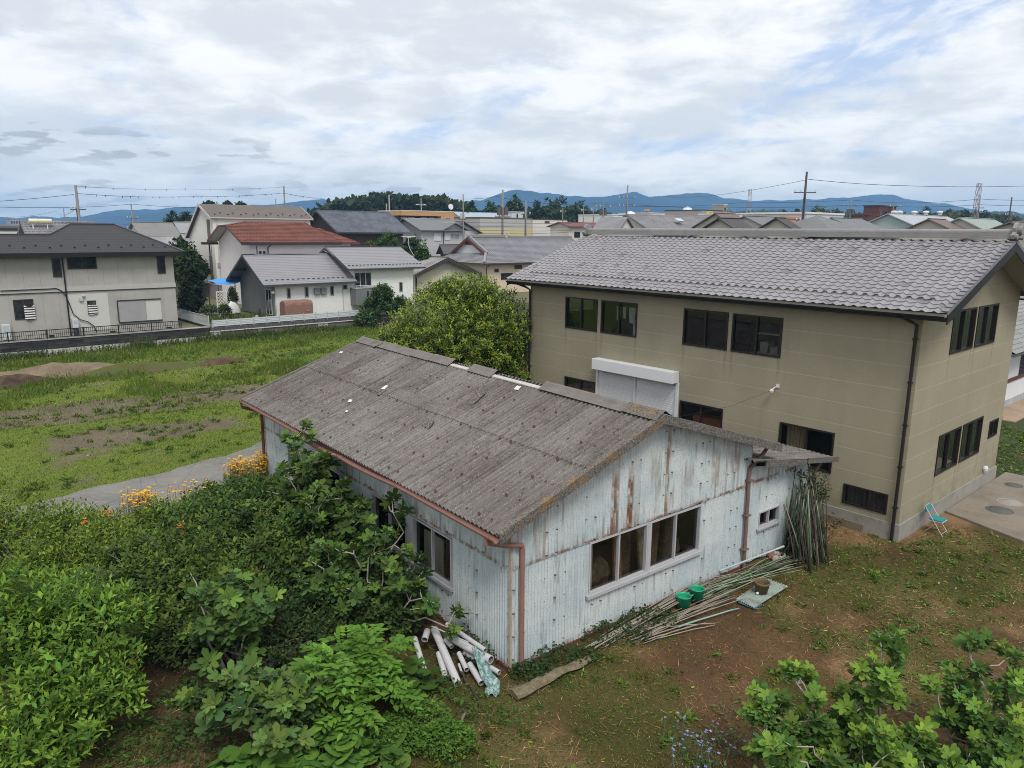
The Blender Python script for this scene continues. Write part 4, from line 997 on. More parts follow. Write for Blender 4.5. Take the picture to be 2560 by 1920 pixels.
# --- bright willow-leaved shrub nearest the camera
bush('broad_leaved_shrub', 'bright green lance leaved shrub nearest the camera, taller than its neighbours', 'shrub', (-7.1, 10.7),
     [(-7.5, 10.8, 1.25, 1.4, 1.1, 1.05), (-6.7, 10.0, .9, .85, .8, .75), (-8.2, 10.9, 1.3, 1.1, 1.1, 1.1), (-6.7, 11.1, 1.55, .8, .7, .6), (-7.0, 9.4, .6, 1.3, .7, .55), (-6.1, 10.3, .7, .5, .5, .45)],
     1900, leaf_lance(.42, .05, .10), .125, 10, (.082, .155, .022), (.175, .290, .036), .6, mat=M_leaf, br=80, r0=.03, lump=.6, shell=.32, sjit=.38, length=.32)
# --- the small-leaved thicket along the drive
bush('thicket_shrub', 'yellow green small leaved spreading shrub along the drive edge', 'shrub', (-10.9, 15.9),
     [(-11.5, 16.4, .75, 1.7, 1.1, .75), (-9.9, 15.9, .75, 1.5, 1.2, .75), (-12.3, 15.8, .8, 1.2, 1.0, .8), (-10.2, 17.2, .5, 1.2, .7, .5), (-9.0, 14.8, .7, 1.3, 1.0, .7), (-10.4, 14.4, .6, 1.5, .9, .6), (-8.8, 17.2, .6, .9, .7, .6)],
     2700, leaf_lance(.46, .04, .08), .112, 8, (.095, .150, .020), (.175, .245, .030), .5, mat=M_leaf, br=120, r0=.022, lump=.6, shell=.26)
bush('thicket_shrub', 'dark green dense shrub between the drive and the shed corner', 'shrub', (-7.6, 18.8),
     [(-7.9, 18.9, .55, 1.1, .8, .6), (-7.0, 18.4, .65, 1.1, 1.0, .7), (-8.0, 17.4, .6, 1.0, .9, .65), (-7.2, 19.8, .5, .7, .6, .55), (-7.0, 16.7, .75, 1.3, 1.1, .85)],
     2000, leaf_oval(.55, .04), .115, 8, (.052, .098, .021), (.100, .160, .030), .4, mat=M_leaf, br=60, r0=.022, lump=.5, shell=.25)
bush('thicket_shrub', 'olive green fine leaved shrub in the middle of the thicket', 'shrub', (-6.3, 14.2),
     [(-6.6, 14.3, .85, 1.3, 1.1, .9), (-5.6, 13.5, .8, 1.0, .9, .8), (-7.4, 13.3, .75, 1.2, 1.0, .75), (-4.9, 14.8, .9, 1.0, .9, .9), (-7.8, 14.6, .8, 1.2, .9, .75), (-5.0, 16.0, .85, .9, .9, .9), (-6.4, 12.4, .5, 1.0, .7, .5)],
     2200, leaf_oval(.5, .04), .115, 8, (.058, .100, .018), (.115, .165, .026), .45, mat=M_leaf, br=100, r0=.022, lump=.6, shell=.26)
bush('thicket_shrub', 'dark bramble like shrub crowding the foot of the shed window wall', 'shrub', tuple(shed_pt(-1.2, 4.5)[:2]),
     [(*shed_pt(-.9, 2.6, .55), .8, .9, .65), (*shed_pt(-1.0, 4.0, .80), .9, 1.0, .85), (*shed_pt(-.9, 5.6, .90), .85, 1.0, .95), (*shed_pt(-.9, 7.2, .90), .85, 1.0, .95), (*shed_pt(-1.9, 4.6, .60), 1.0, 1.0, .70), (*shed_pt(-2.0, 2.9, .45), 1.0, .8, .55), (*shed_pt(-1.0, 8.8, .65), .8, 1.0, .75)],
     2600, leaf_oval(.7, .05), .105, 7, (.046, .080, .020), (.075, .120, .028), .4, mat=M_leaf, br=60, r0=.02, lump=.35)
bush('thicket_shrub', 'shaded dark undergrowth shrub in the hollow behind the open fig', 'shrub', (-4.6, 11.9),
     [(-4.6, 12.6, .5, 1.1, .7, .6), (-3.6, 12.0, .4, .9, .7, .5), (-5.8, 12.2, .45, .9, .6, .5), (-3.4, 12.8, .5, .9, .7, .6)],
     1000, leaf_oval(.6, .05), .085, 7, (.036, .062, .018), (.07, .11, .026), .3, mat=M_leaf, br=40, r0=.016, lump=.35)
# --- figs
fig_bush('fig_tree', 'tall fig with one high leafy shoot against the shed gutter', 'fig tree', (-4.7, 15.8),
         [(-5.15, 17.0, 3.0), (-4.35, 16.4, 2.75), (-5.3, 16.7, 2.3), (-4.6, 16.2, 2.1), (-4.9, 15.3, 1.8), (-3.7, 15.4, 2.25), (-4.2, 14.9, 1.9), (-5.6, 16.0, 1.7), (-3.9, 15.9, 1.5), (-5.9, 17.6, 1.7), (-6.4, 17.2, 1.4), (-3.5, 14.6, 1.7), (-5.0, 17.3, 2.5)] + [tuple(shed_pt(*k)) for k in ((-.75, 7.5, 2.85), (-.65, 6.7, 2.5), (-.8, 5.9, 2.35), (-.7, 5.0, 2.25), (-.95, 6.3, 2.65), (-.6, 4.4, 2.05), (-.55, 8.3, 2.1), (-1.2, 5.4, 2.3), (-.8, 3.8, 1.9), (-1.0, 7.0, 2.1), (-.5, 5.6, 1.9))], 5, .20, 8)
fig_bush('fig_tree', 'sprawling fig with bare crooked twigs beside the shed windows', 'fig tree', (-3.0, 13.6),
         fig_stems((-3.0, 13.7), (1.5, 1.2), 15, .7, 2.0) + [(-2.15, 14.3, 2.2), (-2.4, 14.4, 1.7), (-1.4, 12.5, 1.1), (-1.7, 12.9, 1.3), (-1.0, 12.3, .7)], 4, .19, 8, (.054, .100, .026))
fig_bush('fig_tree', 'open fig with grey forked limb in front of the dark hollow', 'fig tree', (-4.9, 11.9),
         fig_stems((-5.0, 12.0), (1.0, .9), 10, .8, 1.75) + [(-5.9, 12.5, 1.75), (-4.0, 11.6, 1.7)], 4, .21, 8, (.064, .116, .032))
fig_bush('fig_tree', 'low fig bush among round butterbur leaves', 'fig tree', (-3.75, 9.95),
         fig_stems((-3.8, 9.95), (1.0, .95), 16, .35, 1.25), 4, .19, 8, (.066, .118, .034), (.12, .19, .04))
fig_bush('fig_tree', 'large fig bush with high pale stem standing in the open yard', 'fig tree', (4.75, 8.7),
         [(5.35, 9.75, 2.15), (5.2, 9.5, 1.9), (5.6, 9.6, 1.8)] + [(4.0, 9.55, 1.75), (3.6, 9.2, 1.5), (3.75, 9.5, 1.35)] + fig_stems((4.6, 8.6), (1.5, 1.0), 16, .6, 1.5) + fig_stems((4.2, 7.9), (1.5, .6), 11, .5, 1.2), 6, .155, 10, (.082, .155, .032), (.160, .260, .038))
fig_bush('fig_tree', 'second fig bush of the yard with a leaning limb, beside the broken block', 'fig tree', (7.0, 9.2),
         [(6.9, 10.1, 1.9), (7.5, 10.2, 1.75), (6.5, 9.8, 1.55), (7.6, 9.9, 1.5)] + fig_stems((6.8, 9.2), (1.1, .8), 12, .5, 1.35) + fig_stems((6.3, 8.5), (.8, .6), 8, .4, 1.0), 6, .150, 10, (.076, .148, .032), (.150, .245, .038))

# --- pinnate plant, butterbur, ground covers
def pinnate(name, label, base, blobs, n):
    t = thing(name, label, 'plant', (base[0], base[1], 0)); bl = [(b[0] - base[0], b[1] - base[1], *b[2:]) for b in blobs]
    tips, d, r = blob_tips(bl, n, .16, .2, -.05); parts = []; mb = MB()
    for tp, dd in zip(tips, d):
        ax = norm(dd * (1, 1, .35) + rng.normal(0, .2, 3)); L = rng.uniform(.22, .36); s = norm(np.cross((0, 0, 1), ax)); k = 4
        cc = tints(1, (.105, .215, .030), .07, .14)
        for i in range(k):
            pp = tp + ax * (L * (i + .4) / k) - np.array((0, 0, .10 * (i / k) ** 2))
            for sg in (1, -1): parts.append((pp, norm(s * sg + ax * .55 + np.array((0, 0, -.05))), cc))
        parts.append((tp + ax * L - np.array((0, 0, .10)), ax + np.array((0, 0, -.25)), cc))
    pos = np.array([p[0] for p in parts]); dr = np.array([p[1] for p in parts]); col = np.concatenate([p[2] for p in parts]) * np.exp(rng.normal(0, .10, (len(parts), 1)))
    q = scatter(leaf_oval(.50, .05), pos, dr, np.array((0, 0, 1)) + rng.normal(0, .16, (len(pos), 3)), .145 * np.exp(rng.normal(0, .18, len(pos))), col)
    np_mesh('foliage', *q[:3], M_leaf, t, q[3]); branches(t, (0, 0, 0), tips, 22, .014, simple('green_stem', (.10, .13, .04), .7), 'stems')
pinnate('pinnate_leaved_plant', 'bright green plant of paired oval leaflets in front of the thicket', (-2.6, 10.6), [(-2.65, 10.75, .75, .72, .6, .55), (-2.4, 10.4, .5, .7, .5, .42), (-2.2, 11.0, .95, .35, .35, .35)], 200)
def leafy_cover(name, label, cat, spots, tmpl, size, col, mat, n, zmax, stem=None, kind=None, val=.2):
    pts = []
    for (x, y, rx, ry) in spots:
        a = rng.random(n) * 6.28; r = np.sqrt(rng.random(n)); pts.append(np.stack((x + rx * r * np.cos(a), y + ry * r * np.sin(a), zmax * (1 - .55 * r * r) * rng.uniform(.35, 1, n)), 1))
    P = np.concatenate(pts); N = len(P); c0 = P.mean(0) * (1, 1, 0)
    dr = rand_dirs(N) * (1, 1, .3); up = np.array((0, 0, 1)) + rng.normal(0, .32, (N, 3))
    q = scatter(tmpl, P - c0, dr, up, size * np.exp(rng.normal(0, .28, N)), tints(N, col, .08, val))
    t = thing(name, label, cat, tuple(c0)); np_mesh('foliage', *q[:3], mat, t, q[3])
    if stem:
        mb = MB()
        for p in P[rng.choice(N, min(N, 160), replace=False)] - c0: mb.tube([(p[0] * .92, p[1] * .92, 0), p], .006, 4, False)
        mb.build('stems', simple('green_stem', (.10, .13, .04), .7), t)
    return t
leafy_cover('butterbur_plant', 'patch of big round butterbur leaves at the thicket foot', 'plant', [(-3.1, 9.75, .9, .45), (-3.6, 9.3, .7, .3), (-2.55, 9.65, .5, .3)], leaf_round(), .26, (.085, .175, .030), M_leafm, 42, .52, True, val=.15)
leafy_cover('butterbur_plant', 'small clump of round butterbur leaves under the pinnate plant', 'plant', [(-1.95, 9.75, .35, .25), (-1.7, 9.5, .22, .2)], leaf_round(), .21, (.080, .155, .030), M_leafm, 16, .34, True, val=.15)
leafy_cover('butterbur_plant', 'round butterbur leaves growing up beside the plastic pipes', 'plant', [(-1.75, 11.45, .55, .45), (-2.7, 11.6, .7, .4)], leaf_round(), .24, (.055, .120, .024), M_leafm, 30, .55, True, val=.15)
leafy_cover('ground_cover_plant', 'low mound of fine bright green leaves before the plastic pipes', 'plant', [(-1.45, 10.35, .62, .55), (-1.0, 10.0, .5, .35), (-1.75, 10.0, .5, .35)], leaf_oval(.5), .055, (.075, .150, .024), M_leafm, 1500, .48, True)
leafy_cover('creeper_plant', 'dark creeper at the foot of the gable wall', 'plant', [(*shed_pt(1.0, -.28)[:2], .75, .35), (*shed_pt(2.3, -.28)[:2], .8, .35), (*shed_pt(3.3, -.32)[:2], .7, .35), (*shed_pt(.25, -.3)[:2], .4, .25)], leaf_oval(.75), .055, (.036, .066, .020), M_leaf, 420, .30)
leafy_cover('creeper_plant', 'creeper over the wall foot behind the plastic pipes', 'plant', [(*shed_pt(-.22, .6)[:2], .30, .45), (*shed_pt(-.2, 1.2)[:2], .3, .5)], leaf_oval(.8), .065, (.034, .066, .024), M_leaf, 110, .42)
leafy_cover('cut_greens', 'grey green wilted prunings lying before the yard fig', 'prunings', [(3.6, 10.2, .75, .35), (4.3, 10.9, .9, .4), (2.95, 9.3, .5, .5), (6.3, 11.0, .8, .35), (8.0, 11.0, .9, .4)], leaf_lance(.3, .02, .02), .09, (.105, .155, .060), M_leafm, 150, .13)
bush('roadside_shrub', 'leafy young shrub growing against the far retaining wall', 'shrub', (-10.5, 60.0),
     [(-10.8, 60.3, 1.6, 1.5, 1.0, 1.2), (-10.6, 60.2, 2.7, .9, .8, .9), (-9.4, 61.0, 1.4, 1.0, .8, 1.1), (-11.8, 59.6, .8, 1.1, .8, .7)], 900, leaf_lance(.4), .30, 7, (.048, .088, .030), (.075, .13, .045), .5, mat=M_leaf, br=25, r0=.04)
leafy_cover('hollow_weeds', 'low dim weeds in the hollow between the bright shrub and the figs', 'weeds', [(-5.0, 10.9, 1.1, .7), (-5.6, 10.0, .8, .6), (-4.7, 10.0, .7, .5), (-4.9, 11.5, .9, .5)], leaf_lance(.4), .085, (.050, .088, .022), M_leafm, 420, .24)
leafy_cover('shed_front_weeds', 'green weeds sprouting between and around the white pipes', 'weeds', [(-.9, 11.2, .5, .35), (-.35, 10.75, .4, .3), (.1, 10.6, .4, .3), (-1.25, 11.6, .35, .3)], leaf_lance(.4), .075, (.060, .110, .024), M_leafm, 130, .26)
# --- flowers
def flowers(name, label, cat, spots, n, zlo, zhi, fcol, fs, stemcol, leafcol, leaf=.07, per=7):
    t = thing(name, label, cat, (spots[0][0], spots[0][1], 0)); c0 = np.array((spots[0][0], spots[0][1], 0)); P = []
    for (x, y, rx, ry) in spots:
        a = rng.random(n) * 6.28; r = np.sqrt(rng.random(n)); P.append(np.stack((x + rx * r * np.cos(a), y + ry * r * np.sin(a), rng.uniform(zlo, zhi, n)), 1))
    P = np.concatenate(P) - c0; N = len(P); k = 5
    pos = np.repeat(P, k, 0); ang = np.tile(np.arange(k) * 6.283 / k, N) + np.repeat(rng.random(N), k)
    tilt = np.repeat(rng.normal(0, .25, (N, 3)), k, 0)
    dr = np.stack((np.cos(ang), np.sin(ang), np.full(N * k, .25)), 1) + tilt
    q = scatter(leaf_lance(.55, .0, .0), pos, dr, np.array((0, 0, 1)) + tilt, fs * np.exp(rng.normal(0, .2, N * k)), np.repeat(tints(N, fcol, .05, .15), k, 0))
    np_mesh('petals', *q[:3], M_leafm, t, q[3])
    mb = MB()
    for p in P: mb.tube([(p[0] + rng.normal(0, .05), p[1] + rng.normal(0, .05), 0), p], .004, 3, False)
    mb.build('stems', simple(name + '_stem', stemcol, .8), t)
    m = N * per; b = np.repeat(P, per, 0) * np.stack((np.ones(m), np.ones(m), rng.uniform(.1, .85, m)), 1)
    q = scatter(leaf_lance(.25), b, rand_dirs(m) + (0, 0, .5), np.array((0, 0, 1)) + rng.normal(0, .3, (m, 3)), leaf, tints(m, leafcol, .1, .2)); np_mesh('foliage', *q[:3], M_leafm, t, q[3])
Yel = (.78, .42, .018)
yc = lambda x, y, z=1.0: vw(x, y, z)
flowers('yellow_flower_clump', 'dense clump of orange yellow flowers at the shed corner', 'flowers', [(*yc(553, 993, 1.15), .28, .4), (*yc(565, 975, 1.25), .22, .4), (*yc(525, 1003, 1.05), .35, .35), (*yc(505, 1012, 1.0), .3, .3)], 85, .75, 1.25, Yel, .055, (.12, .14, .05), (.06, .10, .03))
flowers('yellow_flower_clump', 'small clump of yellow flowers where the drive meets the shrubs', 'flowers', [(*yc(295, 1072, .95), .42, .35), (*yc(312, 1062, 1.0), .3, .3)], 70, .7, 1.1, Yel, .055, (.12, .14, .05), (.06, .10, .03))
flowers('yellow_flower_clump', 'thin scatter of yellow flowers along the thicket top', 'flowers', [(*yc(385, 1060, .95), .4, .3), (*yc(420, 1048, 1.0), .35, .35), (*yc(455, 1062, .9), .35, .3), (*yc(340, 1090, .9), .4, .4)], 24, .75, 1.15, Yel, .05, (.12, .14, .05), (.06, .10, .03))
flowers('orange_flower_clump', 'orange blooms deep in the yellow green shrub', 'flowers', [(*yc(183, 1158, .9), .10, .1), (*yc(232, 1136, .9), .14, .1), (*yc(395, 1157, .9), .08, .08), (*yc(565, 1130, 1.0), .12, .12)], 14, .9, 1.3, (.60, .22, .05), .06, (.12, .14, .05), (.06, .10, .03))
flowers('cornflower_clump', 'patch of pale blue cornflowers before the yard fig', 'flowers', [(*yc(1560, 1600, .3), .8, .55), (*yc(1500, 1590, .3), .5, .4), (*yc(1590, 1640, .25), .6, .4), (*yc(1480, 1630, .25), .4, .3)], 14, .22, .5, (.26, .28, .55), .028, (.10, .13, .07), (.07, .10, .05), .06)
flowers('pink_bindweed', 'three pink bindweed blooms under the second fig', 'flowers', [(*yc(2050, 1598, .3), .03, .03), (*yc(2083, 1587, .35), .03, .03), (*yc(2092, 1573, .4), .03, .03)], 1, .32, .4, (.62, .36, .44), .05, (.10, .13, .07), (.05, .09, .03))

# ------------------------------------------------------------------ grass, weeds and straw
def sample_region(n, x0, x1, y0, y1):
    return rng.uniform(x0, x1, n), rng.uniform(y0, y1, n)
def in_frame(x, y, pad=1.06):
    d = y * math.cos(CAM_PITCH) + CAM_H * math.sin(CAM_PITCH); return np.abs(x) * CAM_F / d < 1280 * pad
SHc, SHs = math.cos(SH_A), math.sin(SH_A)
def in_shed(x, y): a = (x - .01) * SHc + (y - 12.04) * SHs; b = -(x - .01) * SHs + (y - 12.04) * SHc; return (a > -.05) & (a < 9.8) & (b > -.05) & (b < 12.1)
def in_house(x, y):
    a = (x - 10.056) * AX[0] + (y - 18.0) * AX[1]; b = (x - 10.056) * BX[0] + (y - 18.0) * BX[1]
    return ((a > -.1) & (a < 7.8) & (b > -.1) & (b < 14.3)) | ((a > 2.4) & (a < 8.9) & (b > -5.5) & (b < 0))
def grass():
    parts = []
    # the field: blades grow bigger in tufts; taller rank grass towards the wall
    x, y = sample_region(560000, -44, 2, 17, 62)
    q = -x * math.sin(GA) + y * math.cos(GA)
    ok = in_frame(x, y) & (road_dist(x, y) > 1.42) & (q < 53.3) & ~in_house(x, y) & ~in_shed(x, y)
    x, y, q = x[ok], y[ok], q[ok]
    dist = np.hypot(x, y); keep = rng.random(len(x)) < np.clip(24.0 / dist, .25, 1) * (1 - .90 * bare_field(x, y)); x, y, q, dist = x[keep], y[keep], q[keep], dist[keep]
    tall = np.maximum(sstep(q, 46.5, 50.5) * (.25 + .6 * fbm(x, y, 1.6, 201, 3)), sstep(fbm(x, y, 3.0, 211, 3), .52, .70) * sstep(q, 30, 38) * .8)
    N = len(x); print('field blades', N)
    h = (.065 + .36 * tall ** 1.4) * np.exp(rng.normal(0, .3, N)); w = np.maximum(.008, dist * .00075) / h
    n3 = fbm(x, y, 2.2, 221, 3)[:, None]; n4 = fbm(x, y, 5.5, 226, 3)[:, None]
    c = (1 - n3) * np.array((.066, .132, .020)) + n3 * np.array((.185, .235, .032)); c = c * (.50 + 1.05 * n4)
    c = c * (1 - .45 * tall[:, None]) + np.array((.055, .092, .024)) * .45 * tall[:, None]
    dry = (rng.random(N) < .10)[:, None]; c = np.where(dry, np.array((.22, .18, .09)), c); c = c * np.exp(rng.normal(0, .25, (N, 1)))
    dr = np.stack((rng.normal(0, .45, N), rng.normal(0, .45, N), np.ones(N)), 1)
    pos = np.stack((x, y, ground_h(x, y) - .01), 1)
    p = scatter(leaf_tri(), pos, dr, rand_dirs(N), h, c, w * 1.5)
    o = np_mesh('field_grass', *p[:3], M_grass, None, p[3]); setting(o, 'stuff', 'rough green grass growing over the open field', 'grass')
    # scattered tufts and weed rosettes of the field
    x, y = sample_region(9000, -40, 0, 19, 60); q = -x * math.sin(GA) + y * math.cos(GA); ok = in_frame(x, y) & (road_dist(x, y) > 2) & (q < 53) & ~in_house(x, y) & ~in_shed(x, y) & (rng.random(len(x)) < .12 + .8 * sstep(fbm(x, y, 2.6, 261, 3), .5, .68)); x, y = x[ok], y[ok]; n = len(x); k = 13
    sz = np.repeat(rng.uniform(.07, .22, n), k); X_ = np.repeat(x, k) + rng.normal(0, .07, n * k); Y_ = np.repeat(y, k) + rng.normal(0, .07, n * k); cc = np.repeat(tints(n, (.085, .128, .024), .18, .22), k, 0) * np.exp(rng.normal(0, .2, (n * k, 1)))
    pt = scatter(leaf_lance(.30), np.stack((X_, Y_, ground_h(X_, Y_)), 1), np.stack((rng.normal(0, .7, n * k), rng.normal(0, .7, n * k), rng.uniform(.3, 1, n * k)), 1), np.array((0, 0, 1)) + rng.normal(0, .4, (n * k, 3)), sz, cc)
    o = np_mesh('weed_tufts', *pt[:3], M_grass, None, pt[3]); setting(o, 'stuff', 'leafy weed tufts dotted over the open field', 'weeds')
    # tall weeds in front of the wall
    n = 3600; s = rng.uniform(5, 31, n); qq = 53.35 - np.abs(rng.normal(0, .55, n)); s = s[(fbm(s, qq * 0, 2.2, 231, 3) > .42) | (rng.random(n) < .25)]; qq = qq[:len(s)]; n = len(s)
    pos = np.array([grid(a, b, 0) for a, b in zip(s, qq)]); hh = rng.uniform(.15, .62, n) * (.5 + fbm(s, qq * 0, 3.0, 235, 2))
    dr = np.stack((rng.normal(0, .16, n), rng.normal(0, .16, n), np.ones(n)), 1)
    p1 = scatter(leaf_tri(), pos, dr, rand_dirs(n), hh, tints(n, (.075, .098, .030), .15, .25), .055 / hh * 1.3)
    m = n * 3; pp = np.repeat(pos, 3, 0) + np.repeat(dr * hh[:, None], 3, 0) * rng.uniform(.2, 1, m)[:, None]
    p2 = scatter(leaf_lance(.45), pp, rand_dirs(m), rand_dirs(m), .13, tints(m, (.066, .095, .030), .15, .25))
    p = join([p1, p2]); o = np_mesh('tall_weeds', *p[:3], M_grass, None, p[3]); setting(o, 'stuff', 'tall weeds along the foot of the far retaining wall', 'weeds')
    # the yard: flat weeds in green patches
    x, y = sample_region(330000, -9, 21, 5.2, 34)
    ok = in_frame(x, y, 1.1) & (road_dist(x, y) < -1.6) & ~in_house(x, y) & ~in_shed(x, y); x, y = x[ok], y[ok]
    gy_ = green_yard(x, y); keep = rng.random(len(x)) < (.06 + .94 * gy_) * np.clip(11 / np.hypot(x, y), .4, 1) * .62; x, y = x[keep], y[keep]; N = len(x); print('yard weeds', N)
    pos = np.stack((x, y, ground_h(x, y) + rng.uniform(.005, .045, N)), 1); d = np.hypot(x, y)
    p1 = scatter(leaf_oval(.45), pos, rand_dirs(N) * (1, 1, .4), np.array((0, 0, 1)) + rng.normal(0, .45, (N, 3)), np.maximum(.034, d * .0030) * np.exp(rng.normal(0, .35, N)), tints(N, (.095, .140, .022), .18, .38))
    sel = rng.random(N) < .35; n2 = sel.sum(); p2 = scatter(leaf_tri(), pos[sel] * (1, 1, 1), np.stack((rng.normal(0, .6, n2), rng.normal(0, .6, n2), np.ones(n2)), 1), rand_dirs(n2), rng.uniform(.05, .12, n2), tints(n2, (.070, .105, .024), .15, .3), np.full(n2, .16))
    p = join([p1, p2]); o = np_mesh('yard_weeds', *p[:3], M_grass, None, p[3]); setting(o, 'stuff', 'low green weeds scattered over the mown yard', 'weeds')
    # rosettes standing out of the mown yard
    x, y = sample_region(3300, -9, 21, 5.2, 30); gy_ = green_yard(x, y); ok = in_frame(x, y, 1.1) & (road_dist(x, y) < -1.6) & ~in_house(x, y) & ~in_shed(x, y) & (rng.random(len(x)) < .10 + .75 * gy_); x, y = x[ok], y[ok]; n = len(x); k = 14
    sz = np.repeat(rng.uniform(.05, .15, n), k); X_ = np.repeat(x, k) + rng.normal(0, .05, n * k); Y_ = np.repeat(y, k) + rng.normal(0, .05, n * k); cc = np.repeat(tints(n, (.080, .130, .024), .16, .30), k, 0) * np.exp(rng.normal(0, .2, (n * k, 1)))
    pt = scatter(leaf_lance(.38), np.stack((X_, Y_, ground_h(X_, Y_) + .01), 1), np.stack((rng.normal(0, .8, n * k), rng.normal(0, .8, n * k), rng.uniform(.15, .8, n * k)), 1), np.array((0, 0, 1)) + rng.normal(0, .3, (n * k, 3)), sz, cc)
    o = np_mesh('weed_rosettes', *pt[:3], M_grass, None, pt[3]); setting(o, 'stuff', 'leafy weed rosettes standing in the mown yard', 'weeds')
    # crumbs of stone and clod
    x, y = sample_region(5200, -30, 20, 5.2, 40); ok = in_frame(x, y, 1.05) & (np.abs(road_dist(x, y)) > 1.7) & ~in_house(x, y) & ~in_shed(x, y) & ((rng.random(len(x)) < .35) | (bare_field(x, y) > .5)); x, y = x[ok], y[ok]; n = len(x); sz = np.maximum(.018, np.hypot(x, y) * .0011) * np.exp(rng.normal(0, .45, n))
    cu = np.array([(-1, -1, -.5), (1, -1, -.4), (1, 1, -.5), (-1, 1, -.4), (-.7, -.6, .5), (.7, -.8, .4), (.6, .7, .6), (-.8, .6, .4)]) * .5
    pt = scatter((cu, [(4, 5, 6, 7), (0, 1, 5, 4), (1, 2, 6, 5), (2, 3, 7, 6), (3, 0, 4, 7)]), np.stack((x, y, ground_h(x, y) + sz * .2), 1), rand_dirs(n) * (1, 1, .2), np.array((0, 0, 1)) + rng.normal(0, .2, (n, 3)), sz, tints(n, (.15, .125, .10), .06, .4))
    o = np_mesh('stone_crumbs', *pt[:3], M_grass, None, pt[3]); setting(o, 'stuff', 'small stones and clods lying on the bare soil', 'stones')
    # dry cut straw
    x, y = sample_region(200000, -9, 21, 5.2, 26)
    st = sstep(fbm(x, y, 1.7, 81, 3), .46, .70)
    ok = in_frame(x, y, 1.1) & (road_dist(x, y) < -1.6) & ~in_house(x, y) & ~in_shed(x, y) & (rng.random(len(x)) < .10 + .75 * st); x, y = x[ok], y[ok]; N = len(x); print('straw', N)
    pos = np.stack((x, y, ground_h(x, y) + rng.uniform(.004, .03, N)), 1)
    p = scatter(leaf_tri(), pos, rand_dirs(N) * (1, 1, .18), np.array((0, 0, 1)) + rng.normal(0, .3, (N, 3)), rng.uniform(.07, .22, N), tints(N, (.25, .160, .085), .10, .5), np.full(N, .055))
    x, y = sample_region(300000, -9, 21, 5.2, 20); ok = in_frame(x, y, 1.05) & (road_dist(x, y) < -1.6) & ~in_house(x, y) & ~in_shed(x, y) & (rng.random(len(x)) < .12 + .5 * fbm(x, y, .8, 271, 3)); x, y = x[ok], y[ok]; N = len(x); print('stubble', N)
    mixg = (fbm(x, y, 1.1, 281, 3) > .52)[:, None]; cs = np.where(mixg, tints(N, (.105, .100, .030), .15, .4), tints(N, (.190, .112, .056), .12, .5))
    p = join([p, scatter(leaf_tri(), np.stack((x, y, ground_h(x, y) + .004), 1), rand_dirs(N) * (1, 1, .5) + (0, 0, .25), rand_dirs(N), rng.uniform(.03, .11, N), cs * 1.15, np.full(N, .12))])
    o = np_mesh('dry_straw', *p[:3], M_grass, None, p[3]); setting(o, 'stuff', 'brown cut straw lying on the yard soil', 'straw')
    # specks of clover flowers
    x, y = sample_region(9000, -40, 20, 6, 45); ok = in_frame(x, y) & (np.abs(road_dist(x, y)) > 1.8) & ~in_house(x, y) & ~in_shed(x, y) & (fbm(x, y, 2.5, 241, 3) > .54); x, y = x[ok], y[ok]; N = len(x)
    pos = np.stack((x, y, ground_h(x, y) + .07), 1); p = scatter(leaf_round(), pos, rand_dirs(N) * (1, 1, .2), np.array((0, 0, 1)) + rng.normal(0, .2, (N, 3)), np.maximum(.016, np.hypot(x, y) * .0008), tints(N, (.50, .50, .44), .04, .2))
    o = np_mesh('clover_flowers', *p[:3], M_grass, None, p[3]); setting(o, 'stuff', 'white clover heads dotted through the grass', 'flowers')
grass()

# ------------------------------------------------------------------ heaps of earth in the field
def heap(label, cx, cy, rx, ry, h, rot, base, dark, stones, group='earth heaps in the field', peaks=()):
    n = 44; u = np.linspace(-1.25, 1.25, n); A_, B_ = np.meshgrid(u, u)
    c, s = math.cos(rot), math.sin(rot); x = A_ * rx * c - B_ * ry * s; y = A_ * rx * s + B_ * ry * c
    z = h * np.exp(-(A_ ** 2 + B_ ** 2) * 2.2)
    for (a, b, r, k) in peaks: z = z + h * k * np.exp(-((A_ - a) ** 2 + (B_ - b) ** 2) / r ** 2)
    z = z * (.6 + .8 * fbm(x + cx, y + cy, 1.6, 251, 4)) - .10 + (fbm(x, y, .35, 261, 2) - .5) * .12 * np.exp(-(A_ ** 2 + B_ ** 2))
    m, g, out = new_mat('earth_' + label.split()[0]); co = obj_co(g); a = g.noise(co, 1.2, 5, .7); b = g.noise(co, 9, 5, .75)
    cc = g.mix(g.ramp(a, .35, .65), base, dark); cc = g.mix(g.ramp(b, .62, .70, 0, .8), cc, stones); finish(g, out, cc, .95, bump(g, b, .8, .05), spec=.1)
    mb = MB(); mb.grid_surf(np.stack((x, y, z), -1)); o = mb.build('earth_heap', m, None, True); o.location = (cx, cy, 0); tag(o, label, 'earth heap', group)
heap('sandy stony long heap beyond the bare patch', *vw(130, 808), 4.0, 1.5, .80, .75, (.205, .160, .108), (.145, .112, .075), (.40, .36, .30), peaks=((-.7, 0, .35, .35),))
heap('dark clod heap in front of the sandy one', *vw(28, 828), 2.2, 1.2, .60, .7, (.095, .070, .048), (.045, .03, .022), (.22, .19, .16))
heap('brown low heap alone in long grass', *vw(480, 783), 1.8, .9, .50, .7, (.105, .072, .048), (.07, .045, .03), (.25, .2, .16))
heap('overgrown earthy ridge between the other heaps', *vw(300, 800), 4.4, 1.1, .55, .72, (.075, .098, .026), (.090, .080, .034), (.10, .13, .035))

